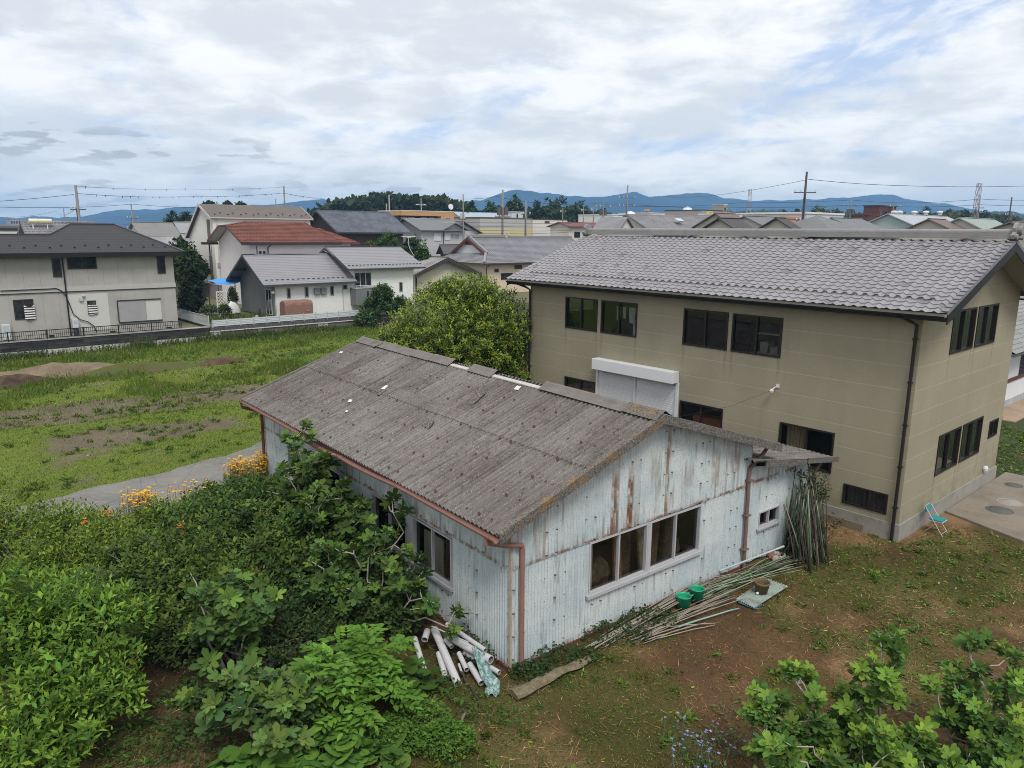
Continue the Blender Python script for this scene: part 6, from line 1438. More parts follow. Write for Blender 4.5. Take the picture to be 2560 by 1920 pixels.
# ------------------------------------------------------------------ red tiled house
def red_house():
    q0, zb, D = 66.0, .95, 7.4
    pl = on_q(*cM(905, 275), q0)[0]; pr = on_q(*cN(640, 270), q0)[0]; pm = on_q(*cN(440, 270), q0)[0]
    t = gthing('red_roofed_house', 'pinkish white house under a mossy red tile roof with clipped gable', 'house', pl, q0, zb)
    W = pr - pl; Wm = pm - pl
    ze = on_q(*cM(1500, 250), q0 - .5)[1] - zb; yr = D / 2; zr = on_q(*cD(800, 465), q0 + yr)[1] - zb; s = (zr - ze) / (yr + .5)
    mw = mat_courses('pinkish_white_siding', (.70, .655, .67), .30, .86, .06, .05, .8)
    box_walls(t, 0, W, 0, D, 0, ze + s * .5 - .1, mw)
    tm = mat_kawara('mossy_red_tile', (.175, .060, .042), var=.30); tm2 = mat_courses('red_tile_edge', (.16, .055, .04), .2, .6)
    x0, x1 = -.95, Wm + .35; xa = on_q(*cD(460, 465), q0 + yr)[0] - pl; zc = on_q(*cD(378, 497), q0 + yr)[1] - zb; xb = on_q(*cN(20, 0), q0 + yr)[0] - pl; xb = Wm - 1.4
    mb = MB(); S = math.hypot(yr + .5, zr - ze); es = (0, (yr + .5) / S, (zr - ze) / S); n = (0, -es[2], es[1])
    tile_slope(mb, (x0, -.5, ze), X, es, n, x1 - x0, S * .995, .30, .30, .035, .04, 5)
    # cut the tiles back to the hips by building the slope as rows of shrinking length
    o = MB(); hc = (zc - ze) / (zr - ze)
    vs = np.array(mb.v); k = (vs[:, 2] - ze) / (zr - ze); lo = np.where(k > hc, x0 + (xa - x0) * (k - hc) / max(.05, 1 - hc), x0); hi = x1 + (xb - x1) * np.clip(k, 0, 1)
    vs[:, 0] = np.clip(vs[:, 0], lo, hi); o.v = [tuple(p) for p in vs]; o.f = mb.f
    o.build('roof_tiles', tm, t)
    bk = MB(); yc_ = yr - (1 - hc) * (yr + .5); yd = 2 * yr - yc_
    bk.poly([(x0, D + .5, ze), (x1, D + .5, ze), (xb, yr, zr), (xa, yr, zr), (x0, yd, zc)]); bk.poly([(x0, yc_, zc), (x0, yd, zc), (xa, yr, zr)]); bk.poly([(x1, -.5, ze), (x1, D + .5, ze), (xb, yr, zr)])
    bk.build('roof', tm2, t)
    un = MB(); un.poly([(x0, -.5, ze - .10), (x0, yc_, zc - .1), (0, yc_, zc - .1), (0, -.5, ze - .10)]); un.poly([(x0, D + .5, ze - .10), (x0, yd, zc - .1), (0, yd, zc - .1), (0, D + .5, ze - .10)]); un.poly([(x0, yc_, zc - .1), (x0, yd, zc - .1), (0, yd, zc - .1), (0, yc_, zc - .1)]); un.build('soffit', simple('pale_soffit', (.52, .50, .52), .8), t)
    gw = MB(); gw.poly([(-.01, 0, ze), (-.01, D, ze), (-.01, yd, zc - .1), (-.01, yc_, zc - .1)]); gw.build('gable_wall', mw, t)
    bb = MB(); bb.prism([(x0 - .03, -.5, ze - .16), (x0 - .03, yc_, zc - .16), (x0 - .03, yc_, zc + .06), (x0 - .03, -.5, ze + .06)], (.03, 0, 0)); bb.prism([(x0 - .03, D + .5, ze - .16), (x0 - .03, yd, zc - .16), (x0 - .03, yd, zc + .06), (x0 - .03, D + .5, ze + .06)], (.03, 0, 0)); bb.build('bargeboard', tm2, t)
    gt = MB(); gt.box(x0, x1, -.62, -.50, ze - .26, ze - .05); gt.box(-1.5, .0, D + .2, D + .65, ze - .35, ze - .12); gt.build('gutter', simple('dark_brown_gutter', (.045, .028, .024), .6), t)
    # lower wing
    e2 = ze - .02; z2 = on_q(*cN(600, 60), q0 + 2.6)[1] - zb; w2 = MB(); S2 = math.hypot(2.6 + .5, z2 - e2); es2 = (0, 3.1 / S2, (z2 - e2) / S2); n2 = (0, -es2[2], es2[1])
    mb = MB(); tile_slope(mb, (Wm - 1.0, -.52, e2), X, es2, n2, W + .7 - Wm + 1.0, S2, .30, .30, .035, .04, 5); vs = np.array(mb.v); k = np.clip((vs[:, 2] - e2) / (z2 - e2), 0, 1); vs[:, 0] = np.minimum(vs[:, 0], W + .7 - k * 2.6); mb.v = [tuple(p) for p in vs]; mb.build('roof_tiles', tm, t)
    b2 = MB(); b2.poly([(W + .7, -.52, e2), (W + .7, 5.7, e2), (W - 1.9, 2.6, z2)]); b2.poly([(Wm - 1, 2.6, z2), (W - 1.9, 2.6, z2), (W + .7, 5.7, e2), (Wm - 1, 5.7, e2)]); b2.box(x1, W + .7, -.62, -.53, e2 - .2, e2 - .03); b2.build('wing_roof', tm2, t)
    for a, b in ((cD(578, 718), cD(600, 745)), (cD(612, 718), cD(634, 745))):
        (u0, z1), (u1, z0) = [(on_q(*k, q0)[0] - pl, on_q(*k, q0)[1] - zb) for k in (a, b)]; fwin(t, (0, 0, 0), X, (0, -1, 0), u0, u1, z0 - .4, z1, M_dkfr, 1, .05)
    fwin(t, (-.01, 0, 0), Y, (-1, 0, 0), 1.2, 2.3, 2.9, 4.1, M_dkfr, 1, .06)
    d = MB(); u = on_q(*cM(1155, 330), q0)[0] - pl; d.tube([(u + .2, -.5, ze - .2), (u, -.08, ze - .5), (u, -.08, .2)], .05, 6); u = on_q(*cM(1003, 330), q0)[0] - pl; d.tube([(u, -.06, ze - .3), (u, -.06, .2)], .04, 6); d.build('downspout', simple('charcoal_trim', (.055, .057, .06)), t)
red_house()

# ------------------------------------------------------------------ tall white house
def tall_house():
    q0, zb = 78.0, .95; pl = on_q(*cD(178, 430), q0)[0]; pr = on_q(*cD(1020, 430), q0)[0]
    t = gthing('tall_white_house', 'tall cream white house with brown shed-like roof and a dark strip window up its gable', 'house', pl, q0, zb); W = pr - pl
    ze = on_q(*cD(600, 428), q0)[1] - zb; yr = 2.9; zr = on_q(*cD(500, 322), q0 + yr)[1] - zb; qb, zbk = on_p(*cD(60, 592), pl - .3); D = max(7.5, qb - q0); ze2 = zbk - zb
    mw = wallmat('cream_white_render', (.655, .640, .595), .05)
    mb = MB(); mb.add([(0, 0, 0), (W, 0, 0), (W, D, 0), (0, D, 0), (0, 0, ze), (W, 0, ze), (W, D, ze2), (0, D, ze2), (0, yr, zr - .08), (W, yr, zr - .08)], [(0, 1, 5, 4), (1, 2, 6, 9, 5), (2, 3, 7, 6), (3, 0, 4, 8, 7)]); mb.build('wall', mw, t)
    rm = mat_courses('taupe_shingle_roof', (.130, .108, .096), .13, .7, .2, .08)
    r = MB(); slab(r, [(-.35, -.15, ze - .05), (W + .25, -.15, ze - .05), (W + .25, yr, zr), (-.35, yr, zr)], .14); slab(r, [(-.35, yr, zr), (W + .25, yr, zr), (W + .25, D + .3, ze2 - .1), (-.35, D + .3, ze2 - .1)], .14); r.build('roof', rm, t)
    bb = MB()
    for xx in (-.39, W + .25): bb.prism([(xx, -.2, ze - .28), (xx, yr, zr - .24), (xx, yr, zr + .06), (xx, -.2, ze + .0)], (.04, 0, 0)); bb.prism([(xx, yr, zr - .24), (xx, D + .35, ze2 - .35), (xx, D + .35, ze2 - .05), (xx, yr, zr + .06)], (.04, 0, 0))
    bb.build('bargeboard', simple('pale_barge', (.50, .46, .46), .7), t)
    q1, _ = on_p(*cD(185, 600), pl); q2, _ = on_p(*cD(150, 500), pl)
    st = MB(); st.box(-.03, -.002, .9, 1.75, .1, zr - 1.6); st.build('strip_window_panel', simple('taupe_panel', (.115, .105, .10), .6, .1), t)
    fwin(t, (-.032, 0, 0), Y, (-1, 0, 0), 1.0, 1.65, 4.2, 5.6, M_alu2, 1, .06); fwin(t, (0, 0, 0), Y, (-1, 0, 0), 2.6, 2.9, .9, 2.3, M_alu2, 1, .05); fwin(t, (0, 0, 0), Y, (-1, 0, 0), 3.4, 3.7, .9, 2.3, M_alu2, 1, .05); fwin(t, (0, 0, 0), Y, (-1, 0, 0), 5.4, 6.9, 1.2, 2.8, M_alu2, 1, .06)
    v_ = MB()
    for k in (cD(240, 838), cD(288, 838)): u, z_ = on_q(*k, q0); v_.box(u - pl - .22, u - pl + .22, -.10, -.002, z_ - zb - .22, z_ - zb + .22)
    v_.build('vent_cover', simple('vent_taupe', (.30, .28, .26), .6), t)
    gt = MB(); gt.box(-.35, W + .25, -.28, -.16, ze - .17, ze - .06); gt.build('gutter', simple('pale_barge', (.50, .46, .46)), t)
    d = MB(); d.tube([(.35, -.06, ze - .2), (.35, -.06, .1)], .05, 6); d.build('downspout', simple('pale_downspout', (.45, .45, .44)), t)
    sg = MB()
    for i in range(16):
        u = .3 + i * (W - .5) / 15; y_ = .35 + (.35 if i % 2 else 0); zz = ze + (zr - ze) * (y_ + .15) / (yr + .15); sg.box(u, u + .14, y_, y_ + .05, zz, zz + .10)
    sg.build('snow_guard', M_dkfr, t)
tall_house()

# ------------------------------------------------------------------ cream gabled barn, traditional tiled house, others in the middle distance
def cream_barn():
    q0, zb = 60.0, .9; pl = on_q(*cN(1548, 900), q0)[0]; pr = on_q(*cE3(1385, 1640), q0)[0]; pa, za = on_q(*cN(1950, 470), q0 - .5)
    t = gthing('cream_barn', 'cream board-clad gabled building with dark bargeboards and a wide dark window', 'building', pl, q0, zb); W = pr - pl; xr = W / 2; zr = za - zb
    ze = on_q(*cN(1548, 690), q0)[1] - zb
    box_walls(t, 0, W, 0, 9.0, 0, ze, mat_courses('cream_board', (.56, .525, .40), .36, .72, .07, .06, .8, 'x'), ('y', zr - .12, xr))
    gable_roof(t, 0, 9.0, 0, W, ze + .12, zr, .75, .6, mat_kawara('barn_tile', (.27, .265, .26), var=.2), 'y', simple('dark_tile_edge', (.10, .095, .095), .7), (.30, .27, .035, .035), xr)
    pa_ = MB(); pa_.poly([(.9, -.012, ze + .28), (W - .9, -.012, ze + .28), (xr, -.012, zr - .22)]); pa_.build('gable_panel', simple('grey_gable_panel', (.40, .39, .365), .8), t)
    bb = MB(); sl = (zr - ze - .12) / xr
    for sg in (1, -1):
        xe = xr - sg * (xr + .75); bb.prism([(xe, -.64, zr - sl * (xr + .75) - .30), (xr, -.64, zr - .30), (xr, -.64, zr - .02), (xe, -.64, zr - sl * (xr + .75) - .02)], (0, .04, 0))
    bb.build('bargeboard', simple('weathered_black_board', (.045, .037, .032), .8, .3), t)
    (u0, z1), (u1, z0) = [(on_q(*k, q0)[0] - pl, on_q(*k, q0)[1] - zb) for k in (cN(1803, 800), cN(2030, 940))]; fwin(t, (0, 0, 0), X, (0, -1, 0), u0, u1, z0, z1, M_dkfr, 2, .05)
    d = MB(); d.tube([(.05, -.08, ze), (.05, -.08, .0)], .045, 6); d.build('downspout', M_dkfr, t)
cream_barn()
def trad_house():
    q0, zb = 64.0, .9; pl = on_q(*cE3(1625, 1560), q0)[0]; pr = pl + 17
    t = gthing('tiled_house', 'traditional hip-and-gable house of grey wave tiles with white gable triangle and beige walls', 'house', pl, q0, zb); W = 17; D = 8.4; yr = D / 2
    ze = on_q(*cE3(1580, 1515), q0 - .6)[1] - zb; zr = on_q(*cE3(1700, 1060), q0 + yr)[1] - zb; s = (zr - ze) / (yr + .6)
    box_walls(t, 0, W, 0, D, 0, ze + s * .5 - .1, wallmat('beige_render', (.60, .50, .38), .06))
    tm = mat_kawara('blue_grey_tile', (.215, .215, .235), var=.22); em = simple('ridge_grey', (.23, .23, .235), .6, .12)
    xg = on_q(*cE3(1340, 1060), q0 + yr)[0] - pl; xs = -.75
    S = math.hypot(yr + .6, zr - ze); es = (0, (yr + .6) / S, (zr - ze) / S); n = (0, -es[2], es[1]); mb = MB()
    tile_slope(mb, (xs, -.6, ze), X, es, n, W + .7 - xs, S, .28, .26, .034, .036, 5)
    zg = ze + (zr - ze) * .36; vs = np.array(mb.v); k = np.clip((vs[:, 2] - ze) / (zr - ze), 0, 1); lo = np.where(k < .36, xs + (xg - xs) * k / .36 * .96, xg - .35); vs[:, 0] = np.maximum(vs[:, 0], lo); mb.v = [tuple(p) for p in vs]
    mb.build('roof_tiles', tm, t)
    sk = MB(); yg0 = -.6 + (yr + .6) * .36; yg1 = D - yg0; e3 = norm(np.array((xg - xs, 0, zg - ze))); n3 = (-e3[2], 0, e3[0]); S3 = math.hypot(xg - xs, zg - ze)
    tile_slope(sk, (xs, -.6, ze), Y, e3, n3, D + 1.2, S3, .28, .26, .034, .036, 5); vs = np.array(sk.v); k = np.clip((vs[:, 0] - xs) / (xg - xs), 0, 1); vs[:, 1] = np.clip(vs[:, 1], -.6 + (yg0 + .6) * k, D + .6 - (yg0 + .6) * k); sk.v = [tuple(p) for p in vs]; sk.build('skirt_roof_tiles', tm, t)
    bk = MB(); bk.poly([(xg - .3, yr, zr), (W + .7, yr, zr), (W + .7, D + .6, ze), (xs, D + .6, ze), (xg - .3, yg1, zg)]); bk.build('roof', em, t)
    gw = MB(); gw.poly([(xg, yg0 + .1, zg), (xg, yg1 - .1, zg), (xg, yr, zr - .15)]); gw.build('gable_wall', M_white, t)
    gb = MB()
    for sg, yy in ((1, yg0), (-1, yg1)): gb.prism([(xg - .38, yy - sg * .1, zg - .25), (xg - .38, yr, zr - .32), (xg - .38, yr, zr + .02), (xg - .38, yy - sg * .1, zg + .06)], (.06, 0, 0))
    gb.prism([(xg - .02, yr - .9, zr - .85), (xg - .02, yr + .9, zr - .85), (xg - .02, yr, zr - .18)], (-.03, 0, 0)); gb.build('bargeboard', simple('red_brown_board', (.115, .045, .032), .7, .2), t)
    rd = MB(); rd.box(xg - .35, xg + 5.3, yr - .14, yr + .14, zr, zr + .30); rd.box(xg + 5.9, W + .7, yr - .14, yr + .14, zr - .03, zr + .18)
    for a, b in (((xg - .1, yg0 - .2, zg + .12), (xg - .1, yr, zr + .12)), ((xs + .1, -.5, ze + .12), (xg - .1, yg0, zg + .10))): rd.bar(a, b, .26, .24)
    rd.build('ridge', em, t)
    for xx in (xg - .35, xg + 5.3, xg + 5.9): e_ = MB(); e_.tube([(xx - .04, yr, zr + .28), (xx + .06, yr, zr + .28)], .22, 10); e_.build('ridge_end_ornament', simple('pale_ridge_end', (.42, .42, .42), .6), t)
    gt = MB(); gt.box(xs, W + .7, -.72, -.62, ze - .22, ze - .05); gt.build('gutter', simple('dark_brown_gutter', (.045, .028, .024)), t)
    d = MB(); d.tube([(.1, -.5, ze - .2), (-.02, -.08, ze - .5), (-.02, -.08, .2)], .05, 6); d.build('downspout', simple('dark_brown_gutter', (.045, .028, .024)), t)
    for a, b in ((cE3(1770, 1605), cE3(1840, 1660)), (cr(960, 420, 640)(1010, 910), cr(960, 420, 640)(1110, 960)), (cr(960, 420, 640)(1128, 840), cr(960, 420, 640)(1190, 870))):
        (u0, z1), (u1, z0) = [(on_q(*k, q0)[0] - pl, on_q(*k, q0)[1] - zb) for k in (a, b)]; fwin(t, (0, 0, 0), X, (0, -1, 0), u0, u1, z0, z1, M_dkfr, 2, .05)
trad_house()
def blue_tile_house():
    q0, zb = 92.0, .9; pl, ze = on_q(*cD(1330, 557), q0 - .8); pr, _ = on_q(*cD(1900, 545), q0 - .8); pl = on_q(*cD(1085, 372), q0 + 5)[0]; ze -= zb
    t = gthing('blue_tiled_house', 'large old farmhouse with broad blue grey tile roof and dark timber walls', 'house', pl, q0, zb); W = pr - pl - .6; D = 10; zr = on_q(*cD(1400, 378), q0 + 5)[1] - zb; s = (zr - ze) / 5.8
    box_walls(t, .6, W - .4, 0, D, 0, ze + s * .8 - .15, simple('dark_timber_wall', (.050, .038, .032), .9, .3, 1.5), ('x', zr - .2, 5))
    gable_roof(t, .6, W - .4, 0, D, ze + s * .8, zr, .8, .9, mat_kawara('slate_blue_tile', (.150, .165, .195), var=.38), 'x', simple('dark_ridge_tile', (.085, .085, .09), .6, .2), (.30, .28, .05, .045))
    lw = MB(); lw.box(W * .62, W - .6, -.5, -.02, .4, 2.2); lw.build('lower_wall', M_white, t)
    for k in (.3, .5): fwin(t, (0, 0, 0), X, (0, -1, 0), W * k, W * k + 1.8, 2.6, 4.4, M_dkfr, 2, .06)
    an = thing('tv_antenna', 'twin pole antenna mast on the blue grey tiled roof', 'antenna', tuple(grid(on_q(*cD(1705, 360), q0 + 5)[0], q0 + 5, zb + zr)), GA); mb = MB(); mb.tube([(0, 0, 0), (0, 0, 2.6)], .08, 6); mb.tube([(-.5, 0, 0), (-.5, 0, 1.3)], .05, 6); mb.build('mast', simple('pale_downspout', (.45, .45, .44)), an); mb = MB(); mb.tube([(0, 0, 2.2), (2.2, 0, 0)], .02, 4); mb.tube([(0, 0, 2.2), (1.6, 1.0, -.2)], .02, 4); mb.build('stay', M_dkfr, an)
blue_tile_house()
def orange_building():
    q0, zb = 115.0, 1.0; pl = on_q(*cD(1810, 380), q0)[0]; pr, zt_ = on_q(*cE3(1072, 625), q0)
    t = gthing('flat_roofed_building', 'low modern building with tan fascia over dark recessed windows', 'building', pl, q0, zb); W = pr - pl; z1 = zt_ - zb; zm = on_q(*cE3(600, 690), q0)[1] - zb; zl = on_q(*cE3(400, 830), q0)[1] - zb
    b = MB(); b.box(0, W, 0, 8, zm, z1); xs = on_q(*cE3(850, 720), q0)[0] - pl; b.box(xs, W, 0.0, 8, zl - 1.0, zm - .002); b.build('fascia_wall', simple('tan_cladding', (.46, .27, .125), .8, .05), t)
    b = MB(); b.box(.2, xs - .01, 1.2, 8, zl - .2, zm - .01); b.build('recess_wall', simple('navy_recess', (.030, .034, .045), .7), t)
    b = MB(); b.box(0, xs - .01, .1, 8, 0, zl); b.box(0, W, -.03, 8.03, z1, z1 + .12); b.build('base_wall', simple('pale_base_wall', (.58, .57, .54), .8), t)
    for k in (cE3(215, 715), cE3(345, 715), cE3(560, 710), cE3(710, 710)):
        u, _ = on_q(*k, q0); u -= pl; fwin(t, (0, 1.2, 0), X, (0, -1, 0), u, u + 1.35, zl + .05, zm - .25, M_alu2, 2, .1)
    u, z_ = on_q(*cE3(925, 720), q0); fwin(t, (0, 0, 0), X, (0, -1, 0), u - pl, u - pl + 1.2, z_ - zb - .6, z_ - zb, M_alu2, 2, .08)
    sd_ = thing('satellite_dish', 'white satellite dish on a pole above the tan fascia', 'satellite dish', tuple(grid(on_q(*cE3(1005, 600), q0 + 1)[0], q0 + 1, zt_)), GA); mb = MB(); mb.tube([(0, 0, 0), (0, 0, 2.8)], .06, 6); mb.build('mast', M_dkfr, sd_); mb = MB(); mb.tube([(0, -.1, 1.0), (0, -.25, 1.02)], [.5, .55], 14); mb.build('dish', M_white, sd_)
    an = thing('tv_antenna', 'small comb antenna above the tan fascia building', 'antenna', tuple(grid(on_q(*cE3(505, 620), q0 + 2)[0], q0 + 2, zt_)), GA); mb = MB(); mb.tube([(0, 0, 0), (0, 0, 2.4)], .06, 6); mb.build('mast', M_alu2, an); mb = MB(); mb.bar((-1.2, 0, 1.2), (1.2, 0, 1.2), .08, .08); [mb.bar((k, -.2, 1.3), (k, .2, 1.3), .05, .12) for k in (-.9, -.6, .1, .7, .9)]; mb.build('aerial', M_alu2, an)
orange_building()
def grey_house():
    q0, zb = 92.0, .9; pl, ze = on_q(*cE3(500, 905), q0); pr = on_q(*cE3(1255, 930), q0)[0]; pm = on_q(*cE3(890, 930), q0)[0]
    t = gthing('lilac_grey_house', 'pale lilac grey two-storey house with cross gable and white shutters', 'house', pl, q0, zb); W = pr - pl; D = 8; ze -= zb; xm = pm - pl
    mw = wallmat('lilac_grey_render', (.455, .450, .475), .05); rm = mat_courses('plain_grey_roof', (.16, .162, .168), .12, .75, .2, .08); tr_ = simple('pale_eave', (.42, .42, .42), .7)
    pa, za = on_q(*cE3(1100, 805), q0 - .6); xa = pa - pl; zr = za - zb; zr0 = on_q(*cE3(820, 745), q0 + 4)[1] - zb
    box_walls(t, 0, W, 0.03, D, 0, ze, mw, ('x', zr0 - .1, D / 2)); gw = MB(); gw.poly([(xm, 0, 0), (W, 0, 0), (W, 0, ze), (xa, 0, zr - .12), (xm, 0, ze)]); gw.quad((xm, 0, 0), (xm, 0, ze), (xm, .03, ze), (xm, .03, 0)); gw.build('gable_wall', mw, t)
    gable_roof(t, 0, W, 0, D, ze, zr0, .6, .5, rm, 'x', tr_); gable_roof(t, 0, 4.2, xm, W, ze + .05, zr, .55, .6, rm, 'y', tr_, None, xa)
    rb = thing('lilac_grey_house_wing', 'rear wing of the lilac house with dark tiled gable', 'house', tuple(grid(pr + .1, q0 + 3.2, zb)), GA)
    pe = on_q(*cE3(1475, 1000), q0 + 3.2)[0] - pr; box_walls(rb, 0, pe, 0, 7, 0, ze - .5, mw, ('y', ze + .9, pe / 2 - .6)); gable_roof(rb, 0, 7, -1.4, pe, ze - .3, ze + 1.15, .7, .5, simple('dark_tile_edge', (.10, .095, .095)), 'y', None, None, pe / 2 - .6)
    fwin(rb, (0, 0, 0), X, (0, -1, 0), .15, .55, 4.6, 6.0, M_dkfr, 1, .05)
    P = lambda k: (on_q(*k, q0)[0] - pl, on_q(*k, q0)[1] - zb)
    (u0, z1), (u1, z0) = P(cE3(720, 990)), P(cE3(842, 1118)); s = MB(); s.box(u0, u1, -.07, .028, z0, z1); s.box((u0 + u1) / 2 - .02, (u0 + u1) / 2 + .02, -.08, -.071, z0, z1); s.build('shutter', simple('white_shutter', (.60, .60, .62), .6), t)
    (u0, z1), (u1, z0) = P(cE3(908, 992)), P(cE3(1000, 1105)); s = MB(); s.box(u0, u1, -.07, -.002, z0, z1); s.build('shutter', simple('white_shutter', (.60, .60, .62)), t)
    (u0, z1), (u1, z0) = P(cE3(1003, 992)), P(cE3(1165, 1100)); window(t, (0, 0, 0), X, Z, (0, -1, 0), u0, u1, z0, z1, M_alu2, simple('net_curtain_pane', (.30, .30, .31), .3), .09, 2, .05, None, None, -.012)
    (u, z1), (_, z0) = P(cE3(885, 935)), P(cE3(885, 1180)); d = MB(); d.tube([(u, -.08, z1), (u, -.08, 0)], .055, 6); d.build('downspout', simple('charcoal_trim', (.055, .057, .06)), t)
    pv = thing('tiled_garden_gate', 'small dark roofed garden gate before the lilac house', 'gate', tuple(grid(on_q(*cE3(870, 1215), 88)[0], 88, zb)), GA); zt2 = on_q(*cE3(950, 1185), 88)[1] - zb
    box_walls(pv, .3, 3.8, 0, .9, 0, zt2 - .7, simple('dark_timber_wall', (.050, .038, .032))); gable_roof(pv, .2, 3.9, 0, .9, zt2 - .6, zt2, .5, .35, simple('dark_tile_edge', (.10, .095, .095)), 'x')
    wb = MB(); wb.box(0, 8, 3, 3.2, 0, 1.6); o = wb.build('garden_wall', simple('dark_green_grey_wall', (.055, .065, .068), .8), None); o.location = grid(on_q(*cE3(690, 1280), 84)[0], 82, zb + .4); o.rotation_euler.z = GA; tag(o, 'dark garden wall in front of the lilac grey house', 'wall')
    bx = thing('rooftop_box', 'pale equipment box standing on the lilac house ridge', 'equipment box', tuple(grid(on_q(*cE3(1205, 740), q0 + 4)[0], q0 + 4, zb + zr0)), GA); mb = MB(); mb.box(0, .7, 0, .5, .15, .95); mb.build('casing', M_alu2, bx); mb = MB(); mb.box(-.5, .9, .1, .2, 0, .15); mb.build('foot', M_dkfr, bx)
grey_house()
def warehouse():
    q0, zb = 115.0, 1.0; pl, zt_ = on_q(*cE3(1525, 722), q0); pm = on_q(*cE4(550, 720), q0)[0]; z1 = zt_ - zb; zm = on_q(*cE4(300, 910), q0)[1] - zb
    t = gthing('warehouse', 'long warehouse of grey ribbed sheet over a yellow base with rusty stains', 'warehouse', pl, q0, zb); W = pm - pl
    m, g, out = new_mat('ribbed_sheet'); co = obj_co(g); x, y, z = g.sep(co); st = g.noise(g.vec(g.m('MULTIPLY', x, .55), g.m('MULTIPLY', z, .05), 0.0), 1.0, 4, .6); fr = g.m('FRACT', g.m('DIVIDE', z, .42))
    c = g.mix(g.ramp(fr, 0, .3, 1, 0), (.42, .41, .40), (.27, .26, .255)); c = g.mix(g.ramp(st, .60, .70, 0, .75), c, (.19, .125, .085)); finish(g, out, c, .7)
    b = MB(); b.box(0, W, 0, 14, zm, z1); b.build('sheet_wall', m, t); b = MB(); b.box(0, W, -.02, 14, 0, zm - .002); b.build('base_wall', wallmat('pale_yellow_wall', (.52, .46, .26), .08), t)
    b = MB(); b.box(-.1, W + .1, -.1, 14.1, z1, z1 + .18); b.build('parapet', simple('rusty_parapet', (.13, .085, .065), .8), t)
    px0, pz = on_q(*cE4(205, 625), q0 + 4); h = MB(); h.box(px0 - pl, px0 - pl + 3.2, 4, 6.5, z1 + .18, pz - zb); pc_ = h.build('rooftop_cabin', simple('pale_blue_cabin', (.48, .54, .58), .6), t); h = MB(); h.box(px0 - pl - .1, px0 - pl + 3.3, 3.9, 6.6, pz - zb, pz - zb + .15); h.build('cabin_roof', M_white, pc_); h = MB(); h.box(px0 - pl + 1.3, px0 - pl + 1.75, 3.97, 3.999, z1 + .3, pz - zb - .3); h.build('cabin_door', M_dkfr, pc_)
    p2, z2 = on_q(*cE4(1140, 768), q0); p3 = on_q(*cE4(1185, 900), q0)[0]; z2 -= zb
    t2 = gthing('warehouse', 'cream blank-walled warehouse joined to the grey ribbed one, one small vent', 'warehouse', pm + .02, q0 - .4, zb); b = MB(); b.box(0, p2 - pm, 0, 13, 0, z2); b.box(p2 - pm, p3 - pm, .3, 13, 0, z2 - 1.8); b.build('wall', wallmat('cream_blank_wall', (.60, .575, .53), .05), t2); b = MB(); b.box(-.05, p2 - pm + .05, -.05, 13.05, z2, z2 + .12); b.build('parapet', simple('rusty_parapet', (.13, .085, .065)), t2)
    u, zz = on_q(*cE4(748, 778), q0); u1, z0 = on_q(*cE4(830, 815), q0); b = MB(); b.box(u - pm, u1 - pm, -.06, -.002, z0 - zb, zz - zb); b.build('vent', simple('rust_red_vent', (.12, .035, .028), .7), t2)
    s = gthing('red_roofed_shop', 'small cream building with a wine red roof beyond the tile ridge', 'building', on_q(*cE4(1190, 890), 100)[0], 100, 1.0); ze = on_q(*cE4(1300, 880), 99.4)[1] - 1.0; zr = on_q(*cE4(1400, 805), 102.5)[1] - 1.0
    box_walls(s, 0, 14, 0, 5, 0, ze + .2, wallmat('cream_blank_wall2', (.58, .54, .47)), ('x', zr - .15, 2.5)); gable_roof(s, 0, 14, 0, 5, ze + .25, zr, .6, .5, mat_courses('wine_red_roof', (.165, .050, .042), .14, .7), 'x'); 
    for k in (1.5, 4.0): fwin(s, (0, 0, 0), X, (0, -1, 0), k, k + 1.6, ze - 2.0, ze - .9, M_dkfr, 2, .06)
    for (a, q, w, lb, col) in ((cE3(1270, 760), 130, 12, 'low pale blue roofed shed behind the ribbed warehouse', (.30, .36, .42)),):
        p, z_ = on_q(*a, q); s = gthing('pale_shed', lb, 'shed', p, q, 1.0); box_walls(s, 0, w, 0, 8, 0, z_ - 1.0, wallmat('pale_blue_wall', (.52, .50, .48)), ('x', z_ + .6, 4)); gable_roof(s, 0, w, 0, 8, z_ - .9, z_ + .8, .5, .4, simple('pale_blue_roof', col, .5), 'x')
warehouse()
